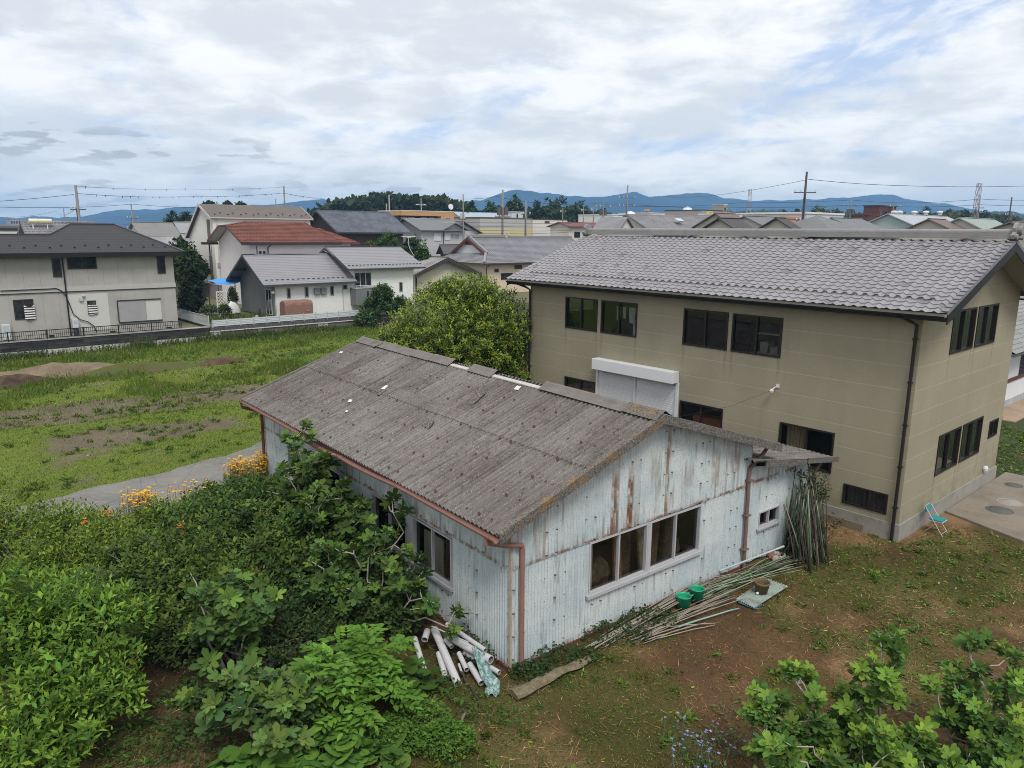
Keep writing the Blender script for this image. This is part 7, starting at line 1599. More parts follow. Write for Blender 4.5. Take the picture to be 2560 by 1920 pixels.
def edge_house():
    # white walled house behind the far corner of the beige house
    b0 = on_z(*cr(2440, 660, 613)(262, 1290), 0.0); q0 = float(b0 @ BX); pl = float(b0 @ AX) - 2.0
    t = gthing('white_walled_house', 'white walled tiled house glimpsed behind the far corner of the beige house', 'house', pl, q0, 0); W, D = 9.0, 7.0
    k = cr(2440, 660, 613); P = lambda a: (on_q(*a, q0)[0] - pl, on_q(*a, q0)[1])
    z1 = P(k(340, 700))[1]; zf = P(k(300, 1215))[1]
    w = MB(); w.box(0, W, 0, D, zf, z1); w.build('wall', wallmat('lilac_white_wall', (.66, .65, .68)), t); f = MB(); f.box(-.03, W + .03, -.03, D, -.3, zf - .002); f.build('foundation', mat_concrete('blue_grey_concrete', (.42, .43, .45)), t)
    gable_roof(t, 0, W, 0, D, z1 + .15, z1 + 2.3, .7, .6, mat_kawara('edge_house_tile', (.25, .25, .255), var=.2), 'x', simple('dark_tile_edge', (.10, .095, .095)), (.28, .25, .034, .036))
    (u0, za), (u1, zb_) = P(k(375, 780)), P(k(300, 1055)); tr_ = MB(); tr_.box(1.2, W, -.05, -.002, zb_ - .05, zb_ + .12); tr_.box(1.2, W, -.05, -.002, za - .05, za + .10); tr_.build('timber_rail', simple('red_brown_board', (.115, .045, .032)), t)
    lv = MB(); u = P(k(395, 900))[0]; zz = zb_ + .12
    while zz < za - .06: lv.box(u, u + 3.0, -.05, -.004, zz, zz + .04); zz += .07
    lv.build('louvre_shutter', simple('plum_louvre', (.045, .035, .055), .6), t)
    g_ = MB(); g_.box(-1, W + 1, -1.2, -.035, -.1, .03); o = g_.build('apron', mat_concrete('tan_apron', (.36, .27, .19)), t)
edge_house()

# ------------------------------------------------------------------ roofs and blocks beyond the tile ridge
def far_gable(name, label, cat, a, b, q, drop, depth, wall, roof, zr_px=None, ov=.5, zb=1.0, ends=None, tile=None, byY=None):
    if byY is None: byY = a[0] > 1720
    if byY: q = float(on_y((a[0] + b[0]) / 2, a[1], q) @ BX)
    """ridge from pixel a to pixel b; the eaves lie `drop` metres lower; the ridge runs along the street grid"""
    pa, za = on_q(*a, q); pb, zb_ = on_q(*b, q); zr = (za + zb_) / 2
    t = gthing(name, label, cat, pa, q - depth / 2, zb); W = pb - pa; ze = zr - drop - zb
    box_walls(t, .4, W - .4, 0, depth, 0, ze, wall, ('x', zr - zb - .15, depth / 2)); gable_roof(t, .4, W - .4, 0, depth, ze + .1, zr - zb, ov, .4, roof, 'x', None, tile)
    fwin(t, (0, 0, 0), X, (0, -1, 0), W * .3, W * .3 + 1.7, max(.8, ze - 2.2), ze - .9, M_dkfr, 2, .06); return t
def far_block(name, label, cat, a, b, q, depth, wall, top=None, zb=1.0, wins=0):
    if a[0] > 1500: q = float(on_y((a[0] + b[0]) / 2, a[1], q) @ BX)
    pa, za = on_q(*a, q); pb, _ = on_q(*b, q); t = gthing(name, label, cat, pa, q, zb); W = pb - pa; h = za - zb
    box_walls(t, 0, W, 0, depth, 0, h, wall); p = MB(); p.box(-.1, W + .1, -.1, depth + .1, h, h + .25); p.build('parapet', top or wall, t)
    for i in range(wins):
        u = W * (i + .5) / wins; fwin(t, (0, 0, 0), X, (0, -1, 0), u - W * .28 / wins, u + W * .28 / wins, h - 2.0, h - .8, M_dkfr, 1, .06)
    return t
wl1 = wallmat('far_pale_wall', (.56, .54, .50)); wl2 = wallmat('far_cream_wall', (.50, .47, .40)); rf1 = mat_kawara('far_grey_tile', (.225, .22, .23), var=.2); rf2 = mat_courses('far_slate_roof', (.155, .16, .165), .15, .75); rf3 = mat_courses('far_brown_roof', (.155, .115, .100), .15, .75); rf4 = mat_courses('far_dark_roof', (.065, .055, .058), .15, .75)
t = far_gable('skylight_house', 'grey tiled house with a skylight just beyond the beige house ridge', 'house', cE5(170, 900), cE5(1690, 905), 66, 2.4, 9, wl1, rf1, tile=(.3, .27, .035, .035), zb=.9)
pa, za = on_q(*cE5(1055, 965), 63.6); sk = MB(); o_ = grid(pa, 63.6, za)
sk.box(-.1, 1.25, -.35, .35, -.25, .0); ob = sk.build('skylight', simple('skylight_glass', (.42, .50, .52), .15), t); ob.location = (pa - on_q(*cE5(170, 900), 66)[0], 63.6 - 61.5, za - .9 + .05); ob.rotation_euler.x = .49
gb = MB(); pa2, za2 = on_q(*cE5(175, 935), 60.2); gb.poly([(-1.1, 0, -1.1), (1.1, 0, -1.1), (0, 0, 0)]); gb.poly([(-1.1, 4, -1.1), (1.1, 4, -1.1), (0, 4, 0)]); ob = gb.build('small_gable', wl1, t); lc = (pa2 - on_q(*cE5(170, 900), 66)[0], 60.2 - 61.5, za2 - .9 - .1); ob.location = lc
gb = MB(); gb.prism([(-1.4, -.3, -1.3), (0, -.3, .1), (0, -.3, .25), (-1.4, -.3, -1.15)], (0, 4.5, 0)); gb.prism([(1.4, -.3, -1.3), (0, -.3, .1), (0, -.3, .25), (1.4, -.3, -1.15)], (0, 4.5, 0)); ob = gb.build('small_gable_roof', rf1, t); ob.location = lc
far_gable('brown_roofed_house', 'house with plain mauve brown gable roof beside the yellow sign', 'house', cE5(1700, 855), cE5(2060, 852), 92, 2.2, 8, wl2, rf3)
far_gable('dark_roofed_house', 'low dark plum roofed house below the mauve brown roof', 'house', cE5(1760, 935), cE5(2140, 935), 74, 2.0, 7, wl2, rf4)
far_gable('hip_roofed_house', 'grey hipped house roof with dark twin gables on its side', 'house', cE6(130, 905), cE6(700, 908), 84, 2.0, 9, wl1, rf2)
far_gable('dark_gabled_house', 'small black gabled roof beside the terracotta block', 'house', cE6(680, 918), cE6(860, 940), 78, 1.8, 6, wl2, rf4)
far_block('terracotta_block', 'flat pink terracotta building low behind the tile ridge', 'building', cE6(850, 942), cE6(1105, 942), 95, 8, wallmat('terracotta_wall', (.46, .24, .15)), None, 1.0, 2)
far_block('pale_flat_building', 'wide pale flat topped building beside the braced pole', 'building', cE6(1220, 858), cE6(1865, 855), 105, 9, wallmat('pale_sheet_wall', (.50, .50, .51)), M_white, 1.0, 3)
t = far_gable('ridged_hip_house', 'dark hipped roof with pale ribs in front of the braced pole', 'house', cE6(1380, 902), cE6(1450, 902), 80, 2.2, 9, wl1, rf2)
pw = MB(); HQ = float(on_y((cE6(1380, 902)[0] + cE6(1450, 902)[0]) / 2, cE6(1380, 902)[1], 80) @ BX); pa, za = on_q(*cE6(1400, 902), HQ); p0_ = on_q(*cE6(1380, 902), HQ)[0]; L_ = on_q(*cE6(1450, 902), HQ)[0] - p0_
pw.poly([(-5.0, -.5, za - 3.1), (L_ + 5.0, -.5, za - 3.1), (L_, 4.5, za - .95), (0, 4.5, za - .95)]); pw.poly([(L_ + 5.0, -.5, za - 3.1), (L_ + 5.0, 9.5, za - 3.1), (L_, 4.5, za - .95)]); pw.poly([(-5.0, -.5, za - 3.1), (-5.0, 9.5, za - 3.1), (0, 4.5, za - .95)]); pw.poly([(-5.0, 9.5, za - 3.1), (L_ + 5.0, 9.5, za - 3.1), (L_, 4.5, za - .95), (0, 4.5, za - .95)]); pw.build('hip_roof', rf2, t)
far_gable('grey_roofed_house', 'long plain grey roof between the ribbed hip and the red eave', 'house', cE6(1640, 935), cE6(2170, 938), 86, 1.8, 8, wl1, rf2)
far_block('brick_tower', 'dark brick red tower block rising over the roofs', 'building', cR7(475, 508), cR7(678, 508), 150, 3, wallmat('dark_brick_wall', (.105, .045, .040)), simple('dark_parapet', (.06, .035, .035)), 1.0, 4)
far_block('brick_annex', 'lower dark brick block beside the brick tower', 'building', cR7(340, 618), cR7(490, 618), 140, 3, wallmat('dark_brick_wall', (.105, .045, .040)), None, 1.0, 3)
t = far_gable('factory', 'long pale blue grey factory roof with five roof ventilators', 'factory', cR7(570, 612), cR7(1290, 615), 112, 4.5, 20, wallmat('pale_teal_wall', (.36, .43, .42)), mat_courses('pale_factory_roof', (.36, .38, .41), .6, .8, .1))
for u in (650, 715, 890, 1030, 1200):
    FQ = float(on_y((cR7(570, 612)[0] + cR7(1290, 615)[0]) / 2, cR7(570, 612)[1], 112) @ BX); p, z_ = on_q(*cR7(u, 608), FQ); v = MB(); p -= on_q(*cR7(570, 612), FQ)[0]; v.lathe((p, 10, z_ - 1.0 - .1), [(.28, 0), (.28, .3), (.42, .33), (.44, .5), (.3, .62), (0, .66)], 12); v.build('roof_ventilator', simple('pale_ventilator', (.55, .55, .55), .5), t)
far_gable('brown_tiled_house', 'brown grey roofed house in front of the long factory', 'house', cR7(1060, 660), cR7(1270, 660), 84, 2.0, 8, wl2, rf3)
far_gable('green_roofed_house', 'long pale green grey metal roof with white gable end', 'house', cR7(1430, 652), cR7(1850, 655), 88, 2.4, 9, wl1, mat_courses('green_grey_roof', (.25, .30, .27), .2, .85))
far_gable('mauve_roofed_house', 'mauve brown roof past the tile ridge ornament', 'house', cR7(2040, 705), cR7(2600, 705), 70, 1.8, 8, wl2, rf3)
far_block('white_works', 'long low white works building in front of the blue mountains', 'factory', cE5(590, 850), cE5(1380, 862), 260, 14, wallmat('works_wall', (.62, .61, .57)), M_white, 1.0, 9)
far_block('white_flats', 'white block with dark windows next to the tall pole', 'building', cE4(1960, 675), cE5(180, 885), 190, 12, wallmat('works_wall', (.62, .61, .57)), M_white, 1.0, 4)
far_block('roof_plant_building', 'stepped works building with cluttered brown roof plant', 'factory', cE5(1480, 800), cE5(1990, 800), 240, 14, wallmat('taupe_works_wall', (.34, .30, .26)), simple('dark_parapet', (.06, .035, .035)), 1.0, 6)
far_block('roof_plant_tower', 'narrow brown tower on the stepped works building', 'building', cE5(1860, 705), cE5(1925, 705), 243, 4, wallmat('taupe_works_wall', (.34, .30, .26)), M_white, 1.0, 1)
far_block('pale_low_block', 'pale low block at the end of the dark wooded hill', 'building', cE6(60, 868), cE6(530, 868), 160, 10, wl1, M_white, 1.0, 5)
def signboard(label, a, b, q, col, txt=None):
    (pa, z1), (pb, z0) = on_q(*a, q), on_q(*b, q); t = gthing('sign_board', label, 'sign', pa, q, 0); w = pb - pa
    m = MB(); m.box(0, w, 0, .5, z0, z1); bd = m.build('board', simple('sign_' + label.split()[0], col, .5, .05), t); m = MB(); m.tube([(w / 2, .25, 0), (w / 2, .25, z0)], .2, 6); m.build('pole', M_dkfr, t)
    if txt:
        cu = bpy.data.curves.new('lettering', 'FONT'); cu.body = txt; cu.size = (z1 - z0) * .75; cu.align_x = 'CENTER'; cu.align_y = 'CENTER'; cu.extrude = .01
        tmp = bpy.data.objects.new('lettering_curve', cu); sc.collection.objects.link(tmp); me = bpy.data.meshes.new_from_object(tmp.evaluated_get(bpy.context.evaluated_depsgraph_get())); bpy.data.objects.remove(tmp)
        o = bpy.data.objects.new('lettering', me); sc.collection.objects.link(o); me.materials.clear(); me.materials.append(simple('sign_red', (.45, .03, .02), .6)); o.parent = bd; o.location = (w / 2, -.03, (z0 + z1) / 2); o.rotation_euler = (R(90), 0, 0)
signboard('orange road sign board on a pole before the white works', cE5(503, 778), cE5(583, 810), 180, (.62, .26, .03))
signboard('yellow roadside sign with red figures beside the mauve roof', cE5(1590, 812), cE5(1668, 893), 130, (.66, .46, .10), '39')
def water_tank(label, a, r, q, zb=1.0):
    p, z_ = on_q(*a, q); t = gthing('water_tank', label, 'water tank', p, q, 0); m = MB(); m.lathe((0, 0, 0), [(r, z_ - 2.2 * r), (r, z_ - r * .7), (r * .7, z_ - r * .2), (0, z_)], 14); m.build('tank', M_white, t); m = MB()
    for k in range(4): m.tube([(r * .7 * math.cos(k * 1.57), r * .7 * math.sin(k * 1.57), 0), (r * .7 * math.cos(k * 1.57), r * .7 * math.sin(k * 1.57), z_ - 2.2 * r)], r * .12, 5)
    m.build('legs', simple('tower_leg', (.35, .30, .27), .7), t)
water_tank('domed white water tank on a frame by the works', cE5(1238, 735), 2.6, 235)
water_tank('small white roof tank near the tall pole', cE5(248, 812), 1.8, 150)
# left distance
far_gable('stone_tiled_house', 'wide mottled grey tile roof with a cream solar heater, behind the dark hip roof', 'house', cE1(345, 870), cE1(1640, 865), 82, 3.2, 10, wl1, mat_kawara('mottled_tile', (.235, .225, .235), var=.32), tile=(.3, .28, .045, .04), zb=.9)
p, z_ = on_q(*cE1(450, 850), 81); sh = gthing('solar_heater', 'cream solar water heater tank standing on the mottled tile roof', 'solar heater', p, 81, z_ - .6); m = MB(); m.tube([(.2, 0, .62), (2.0, 0, .62)], .22, 12); m.build('tank', simple('cream_tank', (.62, .58, .40), .5), sh); m = MB(); m.box(.45, .53, -.05, .05, -.5, .42); m.box(1.6, 1.68, -.05, .05, -.5, .42); m.build('leg', M_white, sh)
t = far_gable('grey_slate_house', 'long grey slate roofed house with three dark windows under its eave', 'house', cE2(190, 805), cE2(900, 795), 112, 2.4, 9, wl1, mat_courses('worn_slate_roof', (.19, .188, .18), .2, .75))
far_gable('pale_tiled_house', 'pale grey roofed house with dark bargeboard next to the slate one', 'house', cE2(920, 800), cE2(1380, 795), 120, 2.6, 9, wl1, mat_courses('pale_slate_roof', (.27, .27, .28), .2, .8))
far_block('white_gable_block', 'white walled block squeezed beside the tall cream house', 'building', cE2(1260, 815), cE2(1420, 815), 122, 6, wallmat('works_wall', (.62, .61, .57)), None, 1.0, 1)
far_gable('low_tiled_outbuilding', 'low pale tiled outbuilding behind the hedge tree', 'outbuilding', cE2(450, 1030), cE2(900, 1035), 84, 1.4, 5, wl1, mat_kawara('pale_outbuilding_tile', (.30, .29, .31), var=.35))
far_gable('low_tiled_outbuilding', 'second low outbuilding with dark eave, nearest the tall cream house', 'outbuilding', cE2(1040, 995), cE2(1370, 990), 90, 1.4, 5, wl1, mat_kawara('pale_outbuilding_tile2', (.28, .27, .29), var=.35))
far_block('apartment_block', 'grey multi-storey apartment block far off before the mountains', 'apartment block', cE1(175, 815), cE1(350, 815), 420, 12, wallmat('far_grey_wall', (.28, .29, .32)), None, 1.0, 4)  # wall in a plain bluish grey
far_block('low_shop', 'low white and black shop at the edge of the mottled roof', 'shop', cE1(0, 1010), cE1(290, 1025), 96, 8, wallmat('works_wall', (.62, .61, .57)), M_dkfr, 1.0, 3)
far_block('grey_house_block', 'plain grey roofed block past the low shop', 'building', cE1(-60, 940), cE1(330, 940), 120, 8, wallmat('far_grey_wall2', (.22, .21, .23)), None, 1.0, 3)  # plain dark grey wall

# garden clutter between the two plots
def garden():
    q0, zb = 58.0, .95
    (pa, z1), (pb, _) = on_q(*cM(468, 840), 62.0), on_q(*cM(845, 795), 62.0)
    t = gthing('tarp_canopy', 'sagging bright blue tarpaulin canopy on thin posts beside the grey gable', 'canopy', pa, 62.0, zb); w = pb - pa; h = z1 - zb
    G_ = [[(x_ * w, y_ * 2.4, h + .25 * x_ + .28 * y_ - .12 * math.sin(x_ * 3.1) * (1 - y_ * .4) + .03 * math.sin(9 * x_ + 4 * y_)) for x_ in np.linspace(0, 1, 12)] for y_ in np.linspace(0, 1, 7)]
    m = MB(); m.grid_surf(G_); m.build('tarpaulin', simple('blue_tarpaulin', (.055, .27, .62), .5, .12, 3), t, True)
    for (x_, y_) in ((0.02, .03), (w, .03), (0.02, 2.3), (w, 2.3)): m = MB(); m.tube([(x_, y_, 0), (x_, y_, h - .05)], .04, 6); m.build('post', simple('red_brown_board', (.115, .045, .032)), t)
    (pa, z1), (pb, _) = on_q(*cM(440, 930), 59.5), on_q(*cM(590, 930), 59.5)
    t = gthing('lattice_trellis', 'white diagonal lattice trellis panel in the small garden', 'trellis', pa, 59.5, zb); w, h = pb - pa, z1 - zb; m = MB()
    m.box(0, w, -.02, .02, h - .07, h); m.box(0, w, -.02, .02, .0, .07); m.box(0, .07, -.02, .02, .07, h - .07); m.box(w - .07, w, -.02, .02, .07, h - .07); m.build('frame', M_white, t); m = MB(); s = .24
    for k in np.arange(-h, w, s):
        for sg in (1, -1):
            a = [(k + (zz if sg > 0 else h - zz), zz) for zz in np.linspace(.05, h - .05, 30)]; a = [q for q in a if .05 < q[0] < w - .05]
            if len(a) > 1: m.bar((a[0][0], .008 * sg, a[0][1]), (a[-1][0], .008 * sg, a[-1][1]), .05, .012, (0, 1, 0))
    m.build('lattice', simple('cream_lattice', (.60, .57, .50), .6), t)
    p, z_ = on_q(*cM(630, 1045), 60.5); t = gthing('covered_scooter', 'white covered scooter parked behind the trellis', 'scooter', p, 60.5, zb); m = MB()
    m.grid_surf([[(.85 * math.cos(a) * r, .35 * math.sin(a) * r, .15 + (.85 + .12 * math.cos(a)) * math.sqrt(max(0, 1 - r * r))) for a in np.linspace(0, 6.283, 17)] for r in (1, .97, .85, .65, .4, .15, .01)]); m.build('cover', M_white, t, True); m = MB()
    for x_ in (-.6, .6): m.tube([(x_, -.06, .22), (x_, .06, .22)], .22, 12)
    m.build('wheel', M_dkfr, t)
    t = gthing('garden_wall', 'low grey side wall running back beside the tall cream house', 'wall', on_q(*cM(95, 790), 84)[0], 68, zb); m = MB(); m.box(0, .2, 0, 16, 0, 1.3); m.build('wall', simple('grey_side_wall', (.26, .25, .25), .9, .15), t); m = MB(); m.box(-.03, .23, 0, 16, 1.3, 1.36); m.build('coping', mat_concrete('coping_concrete2', (.34, .33, .31)), t)
    for (a, q, lb, r, h, col) in ((cM(560, 1200), 57.6, 'dark bushy shrub beside the trellis foot', .55, 1.1, (.045, .075, .025)), (cM(670, 960), 62, 'potted tree with dark round head under the canopy', .5, 1.9, (.04, .06, .025)), (cM(350, 1100), 61, 'grey green shrub on the garden edge near the trellis', .7, .8, (.07, .09, .05))):
        p = on_q(*a, q)[0]; c = grid(p, q); bush('garden_shrub', lb, 'shrub', (c[0], c[1]), [(c[0], c[1], zb + h * .6, r, r, h * .55)], 160, leaf_oval(), .16, 7, col, (.08, .12, .03), .4, mat=M_leafm, br=10)
    n = 1500; p = rng.uniform(19.2, 24.0, n); q = rng.uniform(53.9, 58.5, n); pos = np.array([grid(a, b, .95) for a, b in zip(p, q)]); d = np.stack((rng.normal(0, .3, n), rng.normal(0, .3, n), np.ones(n)), 1)
    k = scatter(leaf_tri(), pos, d, rand_dirs(n), rng.uniform(.2, .55, n), tints(n, (.10, .12, .035), .15, .3), np.full(n, .25)); o = np_mesh('garden_grass', *k[:3], M_grass, None, k[3]); setting(o, 'stuff', 'long garden grass behind the white slat fence', 'grass')
    p = on_q(*cM(1030, 1150), 55.2)[0]
    t = gthing('garden_tap_post', 'slim dark post with grey pipe standing beside the grey gable corner', 'post', p, 55.0, zb); m = MB(); m.box(-.05, .05, -.05, .05, 0, .95); m.build('post', M_dkfr, t); m = MB(); m.tube([(-.25, 0, 0), (-.25, 0, .45)], .12, 8); m.build('pipe', simple('pale_grey_pipe', (.45, .45, .45), .5), t)
garden()

# ------------------------------------------------------------------ trees of the middle and far distance
def tree(name, label, base, zb, h, blobs, n, leaf, col, young, group=None, trunk=.22, mat=None):
    """blobs relative to the foot: (dx, dy, height, rx, ry, rz)"""
    t = thing(name, label, 'tree', (base[0], base[1], zb), 0, group); tips, d, r = blob_tips(blobs, n, .22, .30, -.7)
    p = shoots(tips, norm(d + (0, 0, .35)), leaf_oval(.75, .08), leaf, 5, col, young, .45, spread=.9, length=leaf, hue=.12, val=.28)
    np_mesh('crown', *p[:3], mat or M_leafm, t, p[3]); mb = MB(); top = max(b[2] for b in blobs)
    mb.tube(curved((0, 0, -.3), (blobs[0][0] * .6, blobs[0][1] * .6, top * .85), .02, 8, .012), np.linspace(trunk, trunk * .3, 8), 7)
    for i in range(7):
        b = blobs[i % len(blobs)]; e = np.array((b[0], b[1], b[2])) + rand_dirs(1)[0] * np.array(b[3:]) * .6; mb.tube(curved((0, 0, top * rng.uniform(.25, .55)), e, .05, 5, .03), np.linspace(trunk * .45, trunk * .12, 5), 5)
    mb.build('trunk', M_bark2, t, True); return t
def far_tree(label, xpx, ytop, Y, wpx, col, zb=1.0, frac=.75, n=420, leaf=.55, group='trees on the skyline', name='broadleaf_tree', squash=1.0, yb=None):
    """x, top and width in pixels of the 2212 px view at distance Y"""
    P = on_y(xpx * V, ytop * V, Y); h = P[2] - zb; r = wpx * V / CAM_F * Y / 2
    bl = [(0, 0, h * (1 - frac * .45), r * .72, r * .65, h * frac * .42 * squash)]
    for i in range(5):
        a = rng.random() * 6.28; bl.append((math.cos(a) * r * .5, math.sin(a) * r * .4, h * (1 - frac * rng.uniform(.35, .75)), r * rng.uniform(.35, .55), r * .4, h * frac * rng.uniform(.18, .28)))
    return tree(name, label, (P[0], P[1]), zb, h, bl, n, leaf, col, tuple(k * 1.6 for k in col), group, max(.15, h * .02))
DK = (.032, .050, .018); MD = (.042, .070, .022)
far_tree('dense dark tree filling the gap beside the grey panelled house', 393, 515, 76, 112, (.038, .062, .018), .9, .95, 1500, .38, None)
far_tree('second bushy tree behind the gap, nearer the tall cream house', 425, 520, 84, 60, (.035, .058, .018), .9, .95, 700, .38, None)
P = on_y(403 * V, 700 * V, 60); tree('clipped_conifer', 'black green clipped conifer at the side of the grey panelled house', (P[0], 61.5), .9, 4, [(0, 0, 1.6, 1.0, 1.2, 1.6), (.2, .3, 2.8, .8, .9, 1.2), (-.3, 0, .8, 1.1, 1.0, .9)], 900, .22, (.018, .030, .012), (.03, .05, .02))
far_tree('round headed tree in front of the dark farmhouse wall', 838, 497, 84, 78, (.050, .088, .022), .9, .8, 700, .34, None)
far_tree('dark spreading tree behind the stepped metal roof', 890, 503, 82, 72, (.030, .052, .018), .9, .9, 700, .34, None)
far_tree('bright small tree by the lilac house gate', 915, 512, 76, 48, (.055, .100, .024), .9, .9, 600, .28, None)
far_tree('low yellow green bush under the farmhouse eave', 800, 516, 82, 50, (.070, .095, .026), .9, .6, 300, .3, None)
for (x, y, w, Y, lb) in ((1018, 432, 45, 190, 'leaning dark tree beside the far wood'), (1062, 428, 60, 200, 'open crowned tree rising over the ribbed warehouse'), (1118, 421, 52, 205, 'upright tree between the two warehouse poles'), (1160, 430, 40, 215, 'narrow tree next to the broad dark crown'), (1205, 420, 108, 210, 'broadest dark tree above the cream warehouse'), (1255, 433, 85, 215, 'sloping dark tree past the broadest crown'), (1298, 448, 62, 220, 'low dark tree ending the row near the tall pole'),
                        (455, 433, 50, 170, 'flat crowned pine peeping over the tall cream house'), (492, 434, 34, 172, 'second pine crown above the tall cream house roof'), (520, 435, 40, 175, 'wispy third pine crown above the tall cream house roof'), (372, 455, 60, 165, 'dark layered tree beyond the slate roofs'), (400, 453, 58, 168, 'dark dome tree beside the layered one'), (428, 458, 30, 160, 'dark tree tucked against the tall cream house gable'), (1010, 455, 40, 170, 'dark low tree at the tan building corner'),
                        (2008, 446, 52, 240, 'dark domed tree behind the factory roof'), (2090, 452, 60, 230, 'dark tree beside the lattice tower'), (2135, 453, 55, 235, 'dark tree right of the tower foot'), (1770, 442, 60, 220, 'yellow green bamboo clump by the braced pole'), (1808, 450, 50, 225, 'yellow green thicket past the bamboo clump'), (1850, 452, 55, 225, 'third yellow green thicket before the brick tower')):
    lb = lb.replace('right of the tower foot', 'standing next past the lattice tower')
    far_tree(lb, x, y, Y, w, (.075, .088, .028) if 'yellow' in lb else (DK if 'dark' in lb or 'pine' in lb else MD), 1.0, .85 if 'pine' not in lb else .35, 520, .7 * Y / 200 + .15, 'trees on the skyline', 'pine_tree' if 'pine' in lb else 'broadleaf_tree')
def wood_mass(name, label, x0, x1, prof, Y, col, n, leaf, depth=30):
    """a far wood that reads as one mass: leaf clumps over a long lumpy body"""
    xs = rng.uniform(x0, x1, n); top = np.array([on_y(x * V, np.interp(x, *zip(*prof)) * V, Y)[2] for x in xs]); dpt = rng.uniform(0, depth, n); X_ = np.array([on_y(x * V, 470 * V, Y)[0] for x in xs])
    lum = fbm(X_, dpt, 9.0, 301, 3); z = (top - 1) * (1 - np.abs(rng.normal(0, .22, n))) * (.92 + .12 * lum) + 1; z = np.clip(z, .8, None)
    pos = np.stack((X_, Y + dpt - 12 * (z / z.max()) * 0, z), 1); N = n
    tr_ = vnoise(X_, dpt, 7.0, 305)[:, None]; c = tints(N, col, .12, .30) * (.65 + .8 * tr_)
    p = scatter(leaf_oval(.8, .1), pos, rand_dirs(N), norm(rng.normal(0, .5, (N, 3)) + (0, -.5, .6)), leaf * np.exp(rng.normal(0, .3, N)), c); o = np_mesh(name, *p[:3], M_leafm, None, p[3]); setting(o, 'stuff', label, 'wood')
wood_mass('far_wood', 'dark pine wood on the low rise behind the roofs', 668, 1000, [(668, 462), (690, 445), (720, 433), (760, 424), (800, 420), (860, 418), (900, 422), (950, 424), (985, 432), (1000, 445)], 215, (.034, .050, .019), 13000, 1.25)
wood_mass('far_scrub', 'low dark scrub behind the warehouses', 985, 1340, [(985, 462), (1060, 458), (1120, 462), (1180, 455), (1260, 455), (1340, 468)], 235, (.030, .045, .020), 2600, 1.8, 12)
wood_mass('far_hedges', 'low hedges before the far roofs', 1500, 2212, [(1500, 466), (1700, 465), (1740, 458), (1880, 460), (1960, 466), (2100, 460), (2212, 466)], 250, (.045, .058, .024), 2600, 1.6, 15)

# ------------------------------------------------------------------ hills and mountains
def range_mesh(name, prof, Y, depth, col, rough_=.06, seed=0, foot=0):
    """a ridge with a long front slope: profile in pixels of the 2212 px view"""
    xs = np.linspace(prof[0][0], prof[-1][0], 260); ys = np.interp(xs, *zip(*prof)); P = np.array([on_y(x * V, y * V, Y) for x, y in zip(xs, ys)]); h = np.maximum(P[:, 2], 2)
    h = h * (1 + (fbm(xs, xs * 0 + seed, 26, 310 + seed, 4) - .5) * rough_ * 2); rows = []
    for k in np.linspace(-1, .6, 22):
        s = 1 - abs(k) ** 1.15 if k < 0 else 1 - k ** 1.5; yy = Y + k * depth
        g_ = (fbm(P[:, 0], np.full(len(xs), yy), depth * .28, 330 + seed, 4) - .5) * .55 * (1 - abs(s - .5)) * (abs(k) > .03)
        rows.append(np.stack((P[:, 0] * (yy / Y), np.full(len(xs), yy), np.maximum(h * np.clip(s + g_ * abs(k), -.02, 1), foot - 2)), 1))
    mb = MB(); mb.grid_surf(np.array(rows)); m, g, out = new_mat(name + '_slopes'); co = obj_co(g); a = g.noise(co, .004, 5, .6); finish(g, out, g.mix(g.ramp(a, .4, .6), col, tuple(k * .6 for k in col)), .95, spec=.05)
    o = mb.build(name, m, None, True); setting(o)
range_mesh('hill', [(1290, 472), (1330, 466), (1380, 468), (1460, 470), (1530, 466), (1600, 459), (1680, 455), (1740, 462), (1800, 466)], 800, 180, (.030, .042, .022), .10, 1)
range_mesh('hill', [(1860, 472), (1920, 461), (1990, 462), (2060, 455), (2120, 456), (2200, 459), (2280, 458), (2330, 466)], 860, 180, (.030, .042, .022), .12, 2)
range_mesh('mountain_range', [(-120, 478), (0, 468), (35, 472), (70, 466), (120, 470), (180, 468), (225, 458), (260, 453), (330, 452), (400, 447), (450, 443), (520, 444), (600, 441), (640, 437), (695, 428), (740, 440), (800, 446), (900, 446), (960, 440), (1000, 436), (1040, 432), (1075, 419), (1100, 413), (1170, 414), (1220, 421), (1260, 427), (1320, 422), (1372, 414), (1400, 425), (1450, 432), (1500, 440)], 2000, 560, (.008, .050, .115), .05, 3)  # part of the distance haze is painted in as blue base colour
range_mesh('mountain_range', [(1200, 452), (1300, 440), (1370, 430), (1420, 423), (1470, 421), (1500, 418), (1530, 418), (1565, 428), (1620, 433), (1720, 432), (1800, 428), (1850, 424), (1890, 421), (1930, 420), (1965, 431), (2000, 437), (2040, 438), (2070, 446), (2120, 456), (2300, 466)], 2250, 560, (.008, .050, .115), .04, 5)  # blue base colour again carries some of the distance haze

